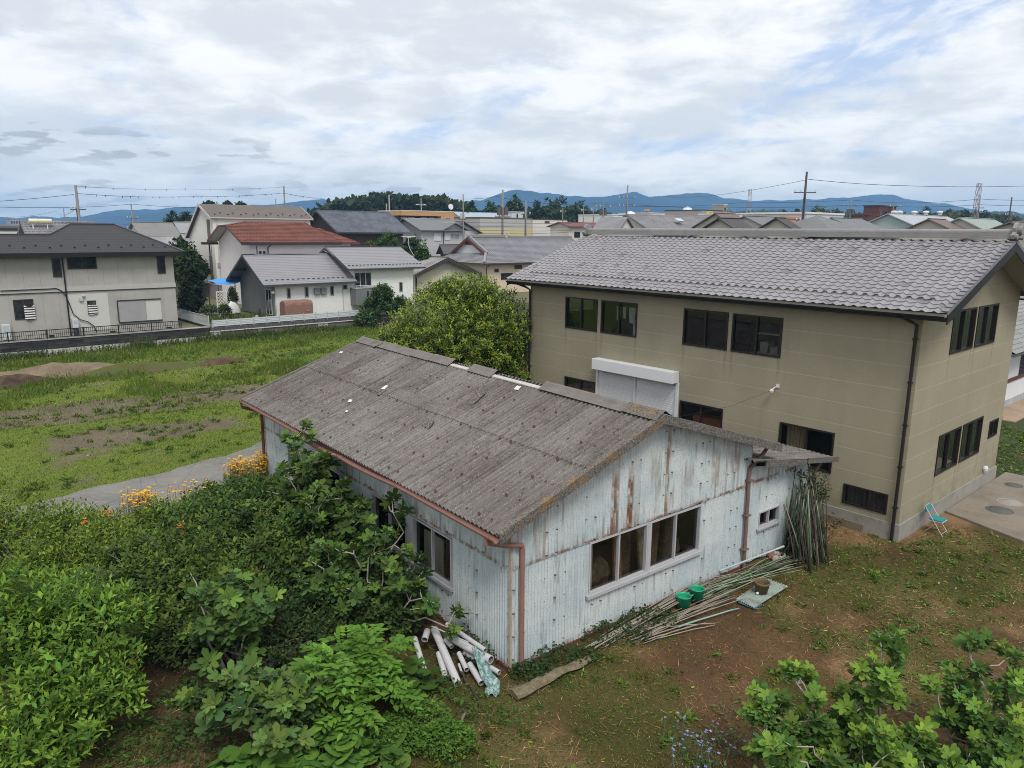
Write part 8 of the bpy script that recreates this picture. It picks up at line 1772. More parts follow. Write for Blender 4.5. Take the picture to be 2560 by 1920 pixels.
# ------------------------------------------------------------------ poles, pylons and wires
M_pole = simple('pale_concrete_pole', (.27, .26, .25), .85, .12, 2); M_poled = simple('dark_pole', (.10, .085, .085), .8, .2, 2); M_wire = simple('wire_black', (.03, .03, .032), .6); M_ins = simple('insulator_white', (.50, .50, .52), .4)
TOPS = {}
def pole(key, label, x, ytop, Y, ybot=None, mat=None, arms=((.9, 1.6),), r=.16, brace=None, trans=False, zb=1.0, arm_dir=(1, 0)):
    P = on_y(x * V, ytop * V, Y); h = P[2] - zb; t = thing('utility_pole', label, 'utility pole', (P[0], P[1], zb), 0, 'utility poles of the neighbourhood'); mb = MB(); mb.tube([(0, 0, -.5), (0, 0, h)], [r * 1.25, r * .62], 10); mb.build('pole', mat or M_pole, t)
    ad = norm(np.array((*arm_dir, 0.0)))
    for dz_, L_ in arms:
        a = MB(); c = np.array((0, 0, h - dz_)); a.bar(c - ad * L_ / 2, c + ad * L_ / 2, .10, .10); am = a.build('crossarm', M_poled, t); i_ = MB()
        for k in (-.46, -.2, .46): e = c + ad * L_ * k; i_.lathe(e, [(.0, .05), (.07, .06), (.045, .14), (.08, .18), (.05, .30), (0, .32)], 8)
        i_.build('insulator', M_ins, am)
    if trans: a = MB(); a.tube([(.45, 0, h - 3.2), (.45, 0, h - 2.2)], .3, 10); a.tube([(-.45, 0, h - 3.2), (-.45, 0, h - 2.2)], .3, 10); a.build('transformer', M_poled, t)
    for k in range(3): pass
    c_ = MB(); c_.tube([(-.05, -r * 1.1, h - 2.2), (-.05, -r * 1.1, 2)], .03, 5); c_.build('cable_riser', M_wire, t)
    if brace: b = MB(); b.tube([(brace, 0, -.5), (.12, 0, h * .60)], [r * 1.1, r * .8], 8); b.build('brace', M_poled, t)
    TOPS[key] = (P[0], P[1], P[2]); return t
pole('a', 'near leaning-looking concrete pole above the dark hip roof', 163, 400, 74, arms=((2.3, 1.5),), r=.19)
pole('b', 'small far pole left of the concrete pole above the mottled roof'.replace('left of', 'next to'), 137, 450, 190, arms=((2.2, 2.2),), r=.16)
pole('c', 'pole above the grey slate roofed house', 283, 440, 128, arms=((2.4, 1.8), (4.0, 2.0)), r=.17)
pole('d', 'slim pole above the tall cream house roof', 613, 402, 118, arms=((3.2, 2.4),), r=.17)
pole('d2', 'short far pole beside the one over the cream house', 595, 430, 190, arms=((2.0, 2.0),), r=.15)
pole('e', 'thin pole at the corner of the tan building', 1000.5, 420, 112, arms=(), r=.14)
pole('f', 'double lamp-like pole in front of the ribbed warehouse', 1086, 410, 98, arms=((3.4, 2.0),), r=.19, trans=True)
pole('g', 'second pole in front of the ribbed warehouse', 1136, 432, 98, arms=((1.8, 1.2),), r=.18)
pole('h', 'pole with transformers above the stretch of dark trees', 1304, 429, 150, arms=((1.6, 3.0),), r=.17, trans=True)
pole('i', 'tallest many-armed pole before the blue mountains', 1356, 400, 135, arms=((2.2, 3.0), (3.6, 2.8), (5.2, 2.6)), r=.19)
pole('j', 'dark pole with a leaning brace behind the tile ridge', 1743, 371, 80, mat=M_poled, arms=((2.1, 2.3), (5.0, 1.4)), r=.17, brace=1.25)
pole('k', 'pole beside the yellow green thicket', 1840, 427, 150, arms=((1.6, 3.0),), r=.15, trans=True)
pole('l', 'pole in front of the dark brick tower', 1931, 433, 150, arms=((1.2, 3.0),), r=.15, trans=True)
pole('m', 'pole at the foot of the lattice tower', 2118, 421, 120, arms=((2.0, 1.6),), r=.15)
pole('n', 'last lone pole over the wooded hill', 2186, 426, 130, mat=M_poled, arms=((3.0, 1.5),), r=.16)
pole('o', 'short pole on the white works skyline', 1575, 446, 190, arms=((.8, 1.6),), r=.15)
pole('p', 'thin street pole behind the cream warehouse', 1216, 449, 150, arms=((.8, 1.0),), r=.12)
pole('q', 'thin street pole above the wine red roof', 1261, 446, 150, arms=((.8, 1.0),), r=.12)
pole('r', 'paired thin pole near the wine red roof', 1283, 445, 152, arms=((.8, 1.0),), r=.13)
pole('s', 'low pole past the tall many-armed one', 1477, 463, 190, arms=((.8, 1.6),), r=.14)
def pylon(label, x, ytop, Y, wpx, cols, zb=1.0):
    P = on_y(x * V, ytop * V, Y); h = P[2] - zb; wt_ = wpx * V / CAM_F * Y; t = thing('lattice_tower', label, 'lattice tower', (P[0], P[1], zb)); n = 9
    for i in range(n):
        mb = MB(); z0, z1 = h * i / n, h * (i + 1) / n; w0, w1 = [wt_ * (1.9 - .9 * (z / h)) / 2 for z in (z0, z1)]
        for a, b in ((-1, -1), (1, -1), (1, 1), (-1, 1)): mb.bar((a * w0, b * w0, z0), (a * w1, b * w1, z1), wt_ * .10, wt_ * .10)
        for (a, b), (c, d) in (((-1, -1), (1, -1)), ((1, -1), (1, 1)), ((1, 1), (-1, 1)), ((-1, 1), (-1, -1))): mb.bar((a * w0, b * w0, z0), (c * w1, d * w1, z1), wt_ * .06, wt_ * .06); mb.bar((a * w1, b * w1, z1), (c * w1, d * w1, z1), wt_ * .06, wt_ * .06)
        mb.build('tower_section', cols[i % len(cols)], t)
pylon('rust red steel lattice tower behind the green roofed house', 2116, 396, 210, 6.5, [simple('tower_red', (.22, .085, .075), .7), simple('tower_mauve', (.24, .17, .18), .7)])
pylon('distant red and white banded lattice tower', 1621, 409, 420, 5, [simple('tower_red2', (.26, .14, .13), .7), simple('tower_white', (.45, .45, .45), .7)])
def wire(label, pts, r=.025, tags=0, group='overhead wires'):
    """sagging line through points given as (x, y, z)"""
    mb = MB(); P = []
    for a, b in zip(pts[:-1], pts[1:]):
        a, b = np.array(a, float), np.array(b, float); L_ = np.linalg.norm(b - a)
        for k in np.linspace(0, 1, 15)[:-1]: P.append(a + (b - a) * k - np.array((0, 0, 1)) * L_ * .007 * 4 * k * (1 - k))
    P.append(np.array(pts[-1], float)); mb.tube(P, r, 5, False); o = mb.build('overhead_wire', M_wire, None); tag(o, label, 'wire', group)
    if tags:
        m2 = MB()
        for i in range(tags): q = P[int((i + .5) * len(P) / tags)]; m2.box(q[0] - .022, q[0] + .022, q[1] - .022, q[1] + .022, q[2] - .16, q[2] + .05)
        m2.build('spacer', M_wire, o)
def vp(x, y, Y): return tuple(on_y(x * V, y * V, Y))
T = lambda k, dz_=0: (TOPS[k][0], TOPS[k][1], TOPS[k][2] - dz_)
wire('thick wire from the near concrete pole out of the picture side', [vp(-40, 437, 66), vp(160, 420, 74)], .022)
wire('wire with many clips between the concrete pole and the cream house pole', [vp(166, 418, 74), vp(400, 425, 96), vp(612, 417, 118)], .022, 20)
wire('upper thin wire over the clipped one', [vp(163, 402, 74), vp(400, 408, 96), vp(613, 404, 118)], .014, 9)
wire('long flat wire crossing below the concrete pole crossarm', [vp(-40, 446, 100), vp(130, 448, 110), vp(283, 441, 128), vp(440, 449, 140)], .030)
wire('clipped wire running on past the cream house pole', [vp(614, 417, 118), vp(690, 428, 140), vp(800, 434, 190)], .03, 6)
wire('wire from the braced pole across the open sky', [vp(1745, 387, 80), vp(1950, 401, 88), vp(2260, 400, 96)], .026)
wire('faint wire pair rising to the braced pole', [vp(1430, 424, 200), vp(1740, 389, 80)], .022)
wire('wire between the many-armed pole and the works', [T('i', 3.6), vp(1600, 438, 170), vp(1840, 432, 150), vp(1931, 438, 150), vp(2118, 430, 120), vp(2240, 432, 125)], .030)
wire('lower wire between the many-armed pole and brick tower pole', [vp(1304, 442, 150), vp(1356, 441, 135), vp(1600, 448, 170), vp(1840, 443, 150), vp(1931, 446, 150), vp(2118, 442, 120), vp(2240, 444, 125)], .030)
wire('wire from the warehouse pole to the transformer pole', [vp(1086, 428, 98), vp(1136, 436, 98), vp(1304, 437, 150)], .026)
for i, (y0, y1) in enumerate(((471, 475), (480, 483), (488, 490), (497, 497), (503, 501))):
    wire(('first', 'second', 'third', 'fourth', 'fifth')[i] + ' of five stacked wires in front of the warehouses, counted from the top', [vp(1000, y0, 97), vp(1086, y0 + 1, 97.8), vp(1136, y0 + 2, 97.8), vp(1235, y1, 99)], .020, 0, 'stacked wires before the warehouses')
wire('thin wire from the tan building pole to the warehouse pole', [vp(1000, 430, 112), vp(1086, 423, 98)], .02)
wire('thin wire over the mottled tile roof', [vp(-30, 470, 120), vp(120, 456, 180), vp(170, 445, 74)], .022)

# ------------------------------------------------------------------ the air between here and the mountains
hz = MB(); hz.box(-3000, 3000, -60, 3700, -3, 140)
m = bpy.data.materials.new('blue_haze'); m.use_nodes = True; m.node_tree.nodes.clear(); g = NG(m.node_tree); out = g.new('ShaderNodeOutputMaterial')
pv = g.new('ShaderNodeVolumePrincipled'); pv.inputs['Color'].default_value = (.34, .63, 1.0, 1); pv.inputs['Density'].default_value = 0.00030; pv.inputs['Anisotropy'].default_value = 0.0
g.l.new(pv.outputs[0], out.inputs['Volume'])
hzo = hz.build('haze', m, None); setting(hzo, 'stuff', 'blue air haze in front of the mountains', 'haze')

# ================================================================== loose things about the yard
c5s, c2s, c6s, c1s, cCh = cr(960, 1400, 600), cr(1160, 1000, 800), cr(1560, 1100, 800), cr(560, 800, 800), cr(2200, 1160, 360)
M_pvc = simple('white_pvc', (.47, .465, .48), .5, .20, 5); M_pvcin = simple('pipe_inside', (.16, .15, .14), .8)
def pipe(label, a, za, b, zb_, r):
    A, B = on_z(*c5s(*a), za), on_z(*c5s(*b), zb_); t = thing('plastic_pipe', label, 'pipe', tuple(B), 0, 'white pipes heaped by the shed corner'); A = A - B; B = B * 0
    n = norm(A - B); k = 14; s = norm(np.cross(n, (0, 0, 1))); u = np.cross(s, n)
    ring = lambda c, q: [c + (s * math.cos(x) + u * math.sin(x)) * q for x in np.linspace(0, 2 * math.pi, k + 1)]
    m = MB(); m.grid_surf([ring(A, r), ring(B, r)]); m.grid_surf([ring(B, r), ring(B, r * .84)]); m.grid_surf([ring(A, r), ring(A, r * .84)]); m.build('tube', M_pvc, t, False)
    m = MB(); m.grid_surf([ring(B, r * .84), ring(A, r * .84)]); m.build('bore', M_pvcin, t)
for args in (('thick white pipe reaching farthest forward, leaning on the heap', (465, 640), .36, (680, 1140), .08, .072), ('white pipe half hidden under the thick forward one', (505, 860), .16, (570, 1090), .07, .055),
             ('thin white pipe lying topmost against the shed wall', (580, 590), .42, (935, 832), .46, .042), ('widest white pipe with dark open mouth below the topmost', (585, 700), .30, (985, 920), .34, .074),
             ('white pipe whose mouth points at the shed corner', (735, 850), .16, (1062, 1038), .14, .046), ('short white pipe with a square cut mouth in the heap front', (790, 960), .14, (898, 1135), .08, .056),
             ('stubby grey white pipe in the middle of the heap', (690, 860), .20, (762, 1010), .14, .046), ('narrowest white pipe stub beside the stubby one', (690, 960), .10, (716, 1036), .08, .024),
             ('dirty cream pipe lying apart in the green mound', (285, 725), .22, (385, 1060), .10, .052), ('short dark mouthed pipe under the creeper', (400, 650), .35, (375, 735), .30, .062), ('small white elbow piece tucked behind the thick pipe', (560, 740), .28, (625, 800), .26, .04)):
    pipe(*args)
m = MB(); m.tube([on_z(*c5s(440, 610), .55), on_z(*c5s(780, 760), .50)], .012, 6); tag(m.build('thin_rod', M_alu, None), 'thin silver rod laid over the white pipes', 'rod')
m, g, out = new_mat('faded_green_tarp'); co = obj_co(g); n_ = g.noise(co, 14, 4, .7); finish(g, out, g.mix(g.ramp(n_, .42, .62), (.075, .17, .155), (.32, .40, .39)), .6)
P_ = [on_z(*c5s(*k), z) for k, z in (((835, 800), .40), ((880, 880), .42), ((905, 950), .30), ((945, 1040), .22), ((1010, 1130), .12), ((1000, 1180), .05), ((995, 1245), .03))]
tm = MB(); G_ = []
for i, p in enumerate(P_):
    d = norm(P_[min(i + 1, len(P_) - 1)] - P_[max(i - 1, 0)]); s = norm(np.cross(d, (0, 0, 1))); w_ = (.05, .10, .10, .12, .13, .12, .13)[i]
    G_.append([p + s * w_ * k + np.array((0, 0, .04 * math.cos(k * 6 + i))) for k in np.linspace(-1, 1, 9)])
tm.grid_surf(G_); tag(tm.build('tarp_strip', m, None, True), 'faded teal tarpaulin strip trailing over the pipe mouths', 'tarpaulin')
def crooked(name, label, cat, pts, r0, r1, mat, forks=0, group=None):
    m = MB(); P = []
    for a, b in zip(pts[:-1], pts[1:]): P += list(curved(a, b, .02, 5, .03)[:-1])
    P.append(np.array(pts[-1])); m.tube(P, np.linspace(r0, r1, len(P)), 7)
    for _ in range(forks): k = rng.integers(2, len(P) - 1); m.tube(curved(P[k], P[k] + rand_dirs(1)[0] * (.35, .35, .12) + (0, 0, .1), .1, 4, .05), [r1, r1 * .8, r1 * .6, r1 * .4], 5)
    return tag(m.build(name, mat, None, True), label, cat, group)
crooked('dead_branch', 'brown dead branch lying below the pipes towards the yard', 'branch', [on_z(*c5s(700, 1030), .10), on_z(*c5s(800, 1160), .06), on_z(*c5s(850, 1260), .04), on_z(*c5s(880, 1360), .03)], .022, .014, M_bark2, 2)
crooked('dead_branch', 'short weathered branch stub at the edge of the green mound', 'branch', [on_z(*c5s(755, 1410), .05), on_z(*c5s(725, 1450), .04), on_z(*c5s(715, 1500), .03)], .03, .022, M_bark, 0)
# rotten plank
A, B = on_z(*c5s(1185, 1245), .05), on_z(*c5s(1890, 905), .07); d = norm(B - A); s = norm(np.cross(d, (0, 0, 1))); m = MB(); G_ = []
for k in np.linspace(0, 1, 16):
    w_ = .15 * (1 - .45 * k) * (1 + .12 * math.sin(17 * k)); h_ = .075 * (1 - .3 * k) * (1 + .2 * math.sin(23 * k + 1)); c_ = A + (B - A) * k + s * .02 * math.sin(9 * k)
    G_.append([c_ + s * w_ * math.cos(a) + np.array((0, 0, 1)) * (h_ * max(-.4, math.sin(a)) + .012 * math.sin(5 * a + 13 * k)) for a in np.linspace(0, 2 * math.pi, 13)])
m.grid_surf(G_); m.poly(G_[0]); m.poly(G_[-1][::-1]); tag(m.build('rotten_plank', mat_wood('mossy_rotten_wood', (.20, .165, .115), (.105, .095, .05), 2.0), None, True), 'long rotten grey plank lying in the grass before the shed corner', 'plank')

# heap of poles along the gable wall: every pole is a thing of its own
pole_mats = [simple('bleached_pole', (.265, .238, .195), .85, .3, 3), simple('grey_brown_pole', (.21, .18, .14), .85, .3, 3), simple('dull_green_bamboo', (.055, .080, .038), .6, .35, 3), simple('pale_green_bamboo', (.24, .30, .21), .6, .25, 3)]
def lying(name, label, cat, group, a, b, r, mat, za=.05, zb_=.05):
    A, B = on_z(*c2s(*a), za), on_z(*c2s(*b), zb_); L_ = np.linalg.norm(B - A); m = MB(); n_ = 7; P = [A + (B - A) * k + np.array((0, 0, 1)) * .02 * math.sin(k * 3.1) + rng.normal(0, .004, 3) for k in np.linspace(0, 1, n_)]
    m.tube([p - P[0] for p in P], np.linspace(r, r * .7, n_), 7); o = m.build(name, mat, None, True); o.location = tuple(P[0]); tag(o, label, cat, group)
def bundle(name, label, cat, group, a0, b0, n, jit, mats, r=(.014, .026), zr=(.03, .22)):
    for i in range(n):
        ja, jb = rng.normal(0, jit, 2), rng.normal(0, jit, 2); k = rng.uniform(-.10, .16); a = (a0[0] + ja[0] + (b0[0] - a0[0]) * max(0, k) * .6, a0[1] + ja[1] * .5 + (b0[1] - a0[1]) * max(0, k) * .6); b = (b0[0] + jb[0], b0[1] + jb[1] * .5)
        lying(name, label, cat, group, a, b, rng.uniform(*r), mats[rng.integers(len(mats))], rng.uniform(*zr) * .5, rng.uniform(*zr))
bundle('weathered_pole', 'bleached pole in the heap running along the gable wall', 'pole', 'bleached poles along the gable wall', (930, 1680), (1660, 1270), 27, 44, pole_mats[:2] + pole_mats[:1], r=(.008, .017))
bundle('weathered_pole', 'grey pole in the lower heap before the green buckets', 'pole', 'grey poles before the green buckets', (1180, 1640), (1850, 1365), 16, 46, pole_mats[:2], r=(.008, .016), zr=(.02, .14))
bundle('weathered_pole', 'loose grey pole in front of the lower heap', 'pole', 'loose grey poles of the yard', (1180, 1650), (1650, 1520), 6, 60, pole_mats[:2], r=(.009, .016), zr=(.02, .06))
bundle('bamboo_cane', 'green bamboo cane lying between the buckets and the lean-to', 'bamboo cane', 'green bamboo canes on the ground', (1620, 1340), (2260, 1100), 46, 70, pole_mats[1:], r=(.008, .015), zr=(.02, .20))
lying('blue_pole', 'pale blue green pole lying alone towards the flower pot', 'pole', None, (1480, 1570), (1900, 1440), .022, simple('blue_green_pole', (.22, .32, .31), .6, .2, 3))
m = MB(); P = [on_z(*c2s(1770, 1180), .2), on_z(*c2s(2215, 1010), .9)]; m.tube(P, .022, 7); tag(m.build('blue_pole', simple('pale_blue_pole', (.40, .47, .50), .5, .1), None), 'pale blue pole propped up towards the leaning bamboo', 'pole')
# leaning bamboo
for i in range(110):
    bx = rng.uniform(1080, 1420); by = 890 - abs(bx - 1290) * .5 + rng.uniform(-90, 40); A = on_z(*c6s(bx, by), .02); u = (bx - 1080) / 340; T_ = shed_pt(8.75 + .45 * u + rng.normal(0, .26), -.08 - rng.random() * .45, rng.uniform(1.15, 2.15)); E_ = A + (T_ - A) * rng.uniform(.80, 1.10)
    m = MB(); m.tube([np.zeros(3), (E_ - A) * .5 + rng.normal(0, .012, 3), E_ - A], [.014, .012, .008] if rng.random() < .8 else [.019, .016, .012], 6); o = m.build('bamboo_cane', pole_mats[(1, 2, 2, 3)[rng.integers(4)]] if rng.random() < .42 else (M_bark2 if rng.random() < .5 else simple('black_green_bamboo', (.028, .042, .022), .6, .3, 3)), None, True); o.location = tuple(A)
    tag(o, 'bamboo cane leaning in the dark bunch against the lean-to corner', 'bamboo cane', 'canes leaning on the lean-to')
bl = on_z(*c6s(1230, 640), .9)
bush('climbing_vine', 'dark trailing vine over the bunch of bamboo and the lean-to corner', 'vine', tuple(shed_pt(9.3, -.45)[:2]), [(*shed_pt(9.2, -.42, 1.55), .55, .25, .45), (*shed_pt(9.78, -.30, 1.35), .25, .25, .75), (*shed_pt(8.9, -.35, 2.05), .35, .2, .3), (*shed_pt(9.4, -.7, .7), .5, .3, .4)], 170, leaf_oval(.8), .055, 5, (.028, .042, .016), (.06, .08, .025), .2, mat=M_leafm, br=22, r0=.010, bmat=M_bark2)
# buckets
for (px_, py_), lb in (((1515, 1438), 'green plastic bucket nearer the bleached poles'), ((1605, 1385), 'green plastic bucket standing farther from the camera')):
    p = on_z(*c2s(px_, py_), 0.02); t = thing('plastic_bucket', lb, 'bucket', tuple(p), .4, 'green buckets by the gable wall'); M_b = simple('green_bucket', (.016, .32, .165), .4, .1, 4)
    m = MB(); m.lathe((0, 0, 0), [(0, .0), (.125, .0), (.150, .27), (.160, .275), (.160, .295), (.148, .295), (.140, .25), (.118, .03), (0, .03)], 22); m.build('body', M_b, t, True)
    m = MB(); m.tube([(.155 * math.cos(a), .155 * math.sin(a) * .9, .285 - .10 * math.sin(a)) for a in np.linspace(0, math.pi, 11)], .006, 5); m.build('handle', M_alu, t)
# corrugated sheet with flower pot
Q = [on_z(*c6s(*k), .07) for k in ((775, 1100), (905, 1162), (1140, 1012), (985, 955))]
m = MB(); G_ = []
for i in np.linspace(0, 1, 90):
    G_.append([Q[0] * (1 - i) * (1 - j) + Q[1] * i * (1 - j) + Q[2] * i * j + Q[3] * (1 - i) * j + np.array((0, 0, .012 * math.cos(i * 2 * math.pi * 9))) for j in (0, .5, 1)])
m.grid_surf(G_); G2 = [[p - (0, 0, .05) for p in r] for r in G_]; mm, g, out = new_mat('dull_green_sheet'); co = obj_co(g); n_ = g.noise(co, 3, 5, .7); finish(g, out, g.mix(g.ramp(n_, .40, .62), (.25, .30, .265), (.15, .15, .115)), .6, spec=.3)
tag(m.build('corrugated_sheet', mm, None), 'dull green corrugated sheet lying flat on the yard', 'metal sheet')
m = MB(); Q2 = [on_z(*c6s(*k), .02) for k in ((790, 1125), (900, 1170), (955, 1140), (860, 1090))]; m.prism(Q2, (0, 0, .03)); tag(m.build('folded_sheet', simple('blue_sheet', (.10, .24, .40), .5, .3, 5), None), 'scrap of blue sheet sticking out below the green one', 'metal sheet')
p = on_z(*c6s(950, 1052), .085); t = thing('flower_pot', 'brown mossy flower pot standing on the green sheet', 'flower pot', tuple(p), 0); m = MB(); m.lathe((0, 0, 0), [(0, 0), (.120, 0), (.158, .20), (.172, .205), (.172, .255), (.156, .255), (.150, .20), (.112, .06)], 22); m.build('pot', simple('mossy_brown_pot', (.130, .098, .045), .85, .35, 7), t, True); m = MB(); m.lathe((0, 0, .12), [(0, .012), (.08, .02), (.128, 0)], 16); m.build('soil', simple('pot_soil', (.05, .035, .02), .95, .4), t)
m = MB(); p = on_z(*c6s(922, 1062), .10); m.lathe(p, [(0, -.02), (.025, -.012), (.035, .01), (.02, .035), (0, .04)], 9); tag(m.build('white_pebble', M_white, None, True), 'small white lump beside the brown flower pot', 'pebble')
rngs = np.random.default_rng(3)
for i in range(9):
    p = on_z(*c6s(rngs.uniform(1010, 1100), rngs.uniform(780, 850)), .05); m = MB(); r_ = rngs.uniform(.05, .12); m.lathe(p, [(0, -.05), (r_ * .9, -.04), (r_, .0), (r_ * .7, .6 * r_), (0, .7 * r_)], 7); o = m.build('rubble_stone', simple('rubble_' + ('pale', 'red')[i % 3 == 0], ((.33, .31, .28), (.24, .10, .075))[i % 3 == 0], .9, .3, 6), None, False); tag(o, ('reddish brick lump' if i % 3 == 0 else 'pale stone lump') + ' at the foot of the leaning bamboo', 'rubble', 'rubble by the leaning bamboo')
# folding chair with its back to the gable wall
def folding_chair():
    b = house_pt(1.42, -.42, 0.0); t = thing('folding_chair', 'turquoise padded folding chair with chrome frame against the house wall', 'chair', tuple(b), GA); t.scale = (.88, .88, .88)
    M_ch = simple('chrome_tube', (.62, .62, .62), .25, .05, metal=.7); M_tq = simple('turquoise_vinyl', (.030, .235, .25), .5, .12, 6)
    w = .215
    for sx in (-w, w): m = MB(); m.tube([(sx, .27, .80), (sx, .02, .44), (sx, -.29, .0)], .012, 8); m.build('front_leg', M_ch, t)
    for sx in (-w + .03, w - .03): m = MB(); m.tube([(sx, -.17, .43), (sx, .24, .0)], .011, 8); m.build('rear_leg', M_ch, t)
    m = MB(); m.tube([(-w, .27, .80), (-w * .8, .285, .825), (w * .8, .285, .825), (w, .27, .80)], .012, 8); m.tube([(-w, -.245, .06), (w, -.245, .06)], .009, 6); m.build('cross_tube', M_ch, t)
    m = MB(); m.box(-w + .005, w - .005, -.24, .16, .425, .465); m.build('seat', M_tq, t, bevel=.018)
    m = MB(); m.box(-w + .01, w - .01, -.243, .163, .412, .426); m.build('seat_pan', M_white, t)
    m = MB(); G_ = [[(x_, .245 + .03 * z_ - .012 * math.cos(x_ / w * 1.5) + (.012 if f_ else -.012), .63 + .17 * z_) for x_ in np.linspace(-w + .012, w - .012, 9)] for f_ in (0, 1) for z_ in (0, 1)]
    m.grid_surf([G_[0], G_[1], G_[3], G_[2], G_[0]]); m.build('backrest', M_tq, t)
folding_chair()
# broken block in the near corner
p = vw(2195, 1640, .16); t = thing('concrete_block', 'broken old concrete block beside the second fig', 'concrete block', (p[0] + .25, p[1] - .12, 0), .35); m = MB(); m.box(-.75, .8, -.30, .22, -.1, .22); m.build('block', mat_concrete('old_block', (.27, .255, .225), (.12, .115, .08)), t, bevel=.03)
m = MB(); m.box(-.75, .8, -.62, -.34, -.1, .14); m.build('lower_step', mat_concrete('old_block2', (.20, .19, .165), (.10, .095, .07)), t, bevel=.02)
# fragments on the shed roof
xe, ze, xr, zr = -0.52, 2.86, 3.53, 4.30
SU = np.array([math.cos(SH_A), math.sin(SH_A), 0]); SVv = np.array([-math.sin(SH_A), math.cos(SH_A), 0]); S_ = math.hypot(xr - xe, zr - ze); ES = SU * (xr - xe) / S_ + np.array((0, 0, (zr - ze) / S_)); NS = norm(np.cross(SVv, ES)); NS = NS * np.sign(NS[2])
P0_ = shed_pt(xe, 0, ze)
def roof_pt(px_, py_, lift=.03): r = ray(px_, py_); k = ((P0_ - CAMP) @ NS) / (r @ NS); return CAMP + r * k + NS * lift
def flake(label, quad, mat, th=.012, wave=0, lift=.035):
    Q = [roof_pt(*c1s(*k), lift) for k in quad]; m = MB()
    if wave:
        G_ = [[Q[0] * (1 - i) * (1 - j) + Q[1] * i * (1 - j) + Q[2] * i * j + Q[3] * (1 - i) * j + NS * (.018 * math.cos(i * 2 * math.pi * wave) + .05 * j) for i in np.linspace(0, 1, 6 * wave + 1)] for j in (0, .35, .7, 1)]; m.grid_surf(G_)
    else: m.prism(Q, tuple(NS * th))
    tag(m.build('roof_fragment', mat, None), label, 'fragment', 'fragments lying on the shed roof')
M_fr = mat_lichen('mossy_fragment', .18); M_fw = simple('white_flake', (.58, .57, .54), .8, .15)
flake('largest curled mossy slate fragment near the roof ridge', ((1685, 590), (1725, 600), (1815, 530), (1795, 495)), M_fr, .02, 2); flake('ragged mossy fragment just below the sheet joint', ((1372, 735), (1420, 765), (1470, 715), (1440, 700)), M_fr, .02, 2)
flake('white flake near the ridge gap', ((2005, 490), (2035, 495), (2058, 470), (2030, 465)), M_fw); flake('small white flake on the lower slates', ((858, 575), (880, 578), (892, 562), (872, 558)), M_fw); flake('tiny white flake near the roof far end', ((795, 236), (815, 238), (828, 228), (810, 225)), M_fw); flake('pale flake above the sheet joint', ((1090, 485), (1110, 490), (1140, 465), (1120, 460)), M_fw); flake('thin brown fragment on the sheet joint', ((1060, 525), (1080, 530), (1130, 495), (1110, 490)), M_fr, .02, 0); flake('tiny pale flake in mid roof', ((840, 645), (855, 648), (862, 636), (850, 634)), M_fw)
flake('slipped ridge cap lying near the far end', ((1015, 178), (1035, 205), (1110, 185), (1085, 165)), M_fr, .03, 1, .06)
# what stands inside the shed windows
def plank(label, a, b, w_, mat, name='stored_plank', cat='plank'):
    A, B = shed_pt(*a), shed_pt(*b); m = MB(); m.bar(np.zeros(3), B - A, w_, .05, SVv); o = m.build(name, mat, None); o.location = tuple(A); tag(o, label, cat, 'timber stored inside the shed')
M_tan = mat_wood('tan_timber', (.46, .36, .22), (.26, .19, .11)); M_or = mat_wood('orange_timber', (.40, .19, .075), (.20, .09, .04)); M_dkw = mat_wood('dark_timber', (.12, .085, .055), (.05, .035, .025))
plank('pale tan post leaning behind the second shed window', (3.98, .35, .05), (3.80, .45, 2.3), .24, M_tan); plank('orange brown board leaning behind the first shed window', (3.20, .40, .05), (3.02, .35, 1.9), .22, M_or); plank('dark slab leaning at the edge of the second shed window', (4.85, .45, .05), (4.70, .35, 2.3), .35, M_dkw); plank('brown slab behind the middle of the shed windows', (3.45, .5, .05), (3.40, .45, 2.3), .30, M_dkw); plank('dull board leaning behind the shed windows', (4.35, .55, .05), (4.45, .5, 2.2), .25, M_plank)
for i, (x_, r_) in enumerate(((2.35, .34), (2.7, .28), (5.0, .24))):
    A = shed_pt(x_, .55, .95 if i < 2 else .85); m = MB(); m.lathe((0, 0, 0), [(0, -.3), (r_ * .8, -.25), (r_, 0), (r_ * .75, .22), (r_ * .3, .34), (0, .36)], 9); o = m.build('brush_bundle', M_dkw, None); o.location = tuple(A); tag(o, ('large dark bundle of brushwood', 'smaller dark brush bundle', 'brush bundle low in the corner')[i] + ' inside the shed window', 'bundle')
m = MB(); m.prism([shed_pt(.20, 2.55, .1), shed_pt(.20, 3.30, .1), shed_pt(.20, 3.25, 1.62), shed_pt(.20, 2.50, 1.62)], tuple(SU * .03)); tag(m.build('stored_board', simple('cream_board_panel', (.46, .43, .34), .8, .08), None), 'cream board leaning behind the shed side window', 'board')
m = MB(); m.quad(shed_pt(.16, 1.93, .92), shed_pt(.16, 2.42, .92), shed_pt(.16, 2.30, 1.93), shed_pt(.16, 1.93, 1.93)); tag(m.build('brown_curtain', simple('brown_cloth', (.085, .048, .035), .95, .2), None), 'dark brown curtain inside the shed side window', 'curtain')
m = MB(); m.box(1.92, 2.10, .10, .12, .93, 1.98); o = m.build('paper_blind', simple('grey_paper', (.40, .40, .40), .9, .15), None); o.location = tuple(shed_pt(0, 0)); o.rotation_euler.z = SH_A; tag(o, 'narrow grey paper strip stuck inside the first gable window', 'paper')
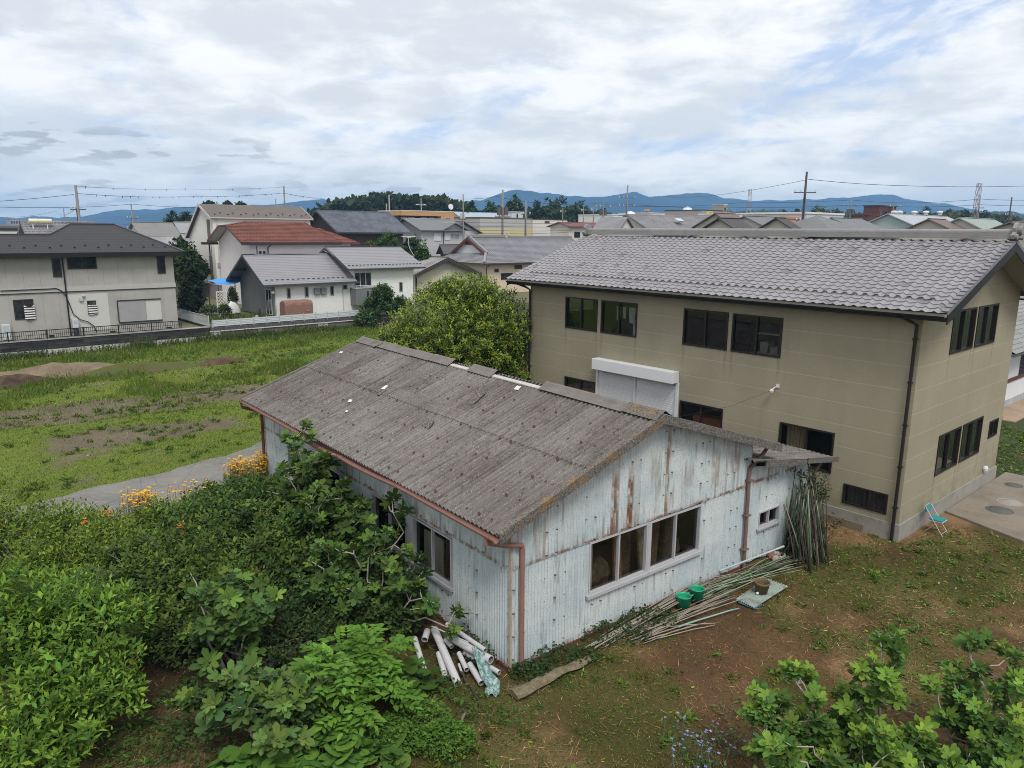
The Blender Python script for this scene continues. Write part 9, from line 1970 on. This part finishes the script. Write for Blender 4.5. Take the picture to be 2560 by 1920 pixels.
# what shows in the house windows
def inside(name, label, cat, f, mat, group=None): m = MB(); f(m); o = m.build(name, mat, None); o.location = tuple(house_pt(0, 0)); o.rotation_euler.z = GA; tag(o, label, cat, group)
M_sh = simple('white_cloth', (.48, .48, .50), .9, .1)
for i, (y_, w_, h_) in enumerate(((10.05, .22, .5), (9.80, .16, .42), (9.45, .30, .55))):
    inside('hanging_shirt', ('long white shirt', 'narrow white cloth', 'wide pale shirt')[i] + ' hanging inside the upstairs window', 'shirt', lambda m: m.grid_surf([[(.42 + .03 * math.sin(9 * u), y_ + (u - .5) * w_ * (1 - .25 * k), 5.30 - h_ * k) for u in np.linspace(0, 1, 7)] for k in (0, .5, 1)]), M_sh)
inside('storage_box', 'white box on the sill inside the upstairs window', 'box', lambda m: m.box(.5, .9, 9.0, 9.45, 3.16, 4.85), M_sh)
inside('cardboard_box', 'orange brown carton behind the window next to the shutter', 'box', lambda m: m.box(.35, .8, 5.5, 6.7, .5, 2.05), simple('orange_carton', (.36, .115, .05), .8)); inside('cardboard_box', 'orange brown carton behind the window beyond the shutter', 'box', lambda m: m.box(.35, .8, 10.7, 12.0, .5, 2.1), simple('orange_carton', (.36, .115, .05)))
inside('curtain', 'beige curtain gathered inside the downstairs window by the lean-to', 'curtain', lambda m: m.grid_surf([[(.25 + .03 * math.sin(u * 40), 2.75 + .65 * u, z_) for u in np.linspace(0, 1, 26)] for z_ in (1.2, 2.6)]), simple('beige_curtain', (.40, .33, .20), .9, .1))
inside('curtain', 'grey net curtain behind the lowest window of the house', 'curtain', lambda m: m.grid_surf([[(.20 + .015 * math.sin(u * 60), .35 + 1.1 * u, z_) for u in np.linspace(0, 1, 40)] for z_ in (.6, 1.2)]), simple('grey_net', (.13, .115, .105), .9, .1))
inside('storage_shelf', 'loaded shelf dimly seen in the upstairs workroom', 'shelf', lambda m: [m.box(1.2, 1.6, 3.7, 5.1, z_, z_ + .04) for z_ in (3.6, 4.2, 4.8)] + [m.box(1.2, 1.55, 3.75 + .33 * i, 4.0 + .33 * i, 4.24, 4.24 + .2 + .12 * (i % 2)) for i in range(4)], simple('grey_goods', (.33, .32, .30), .8, .3))
wm = MB(); wm.tube([house_pt(-.17, 3.75, 3.42), house_pt(-.9, 4.6, 2.9), shed_pt(7.3, 3.0, 2.95)], .004, 5); tag(wm.build('thin_cable', M_wire, None), 'thin cable slung from the house lamp to the shed roof', 'cable')
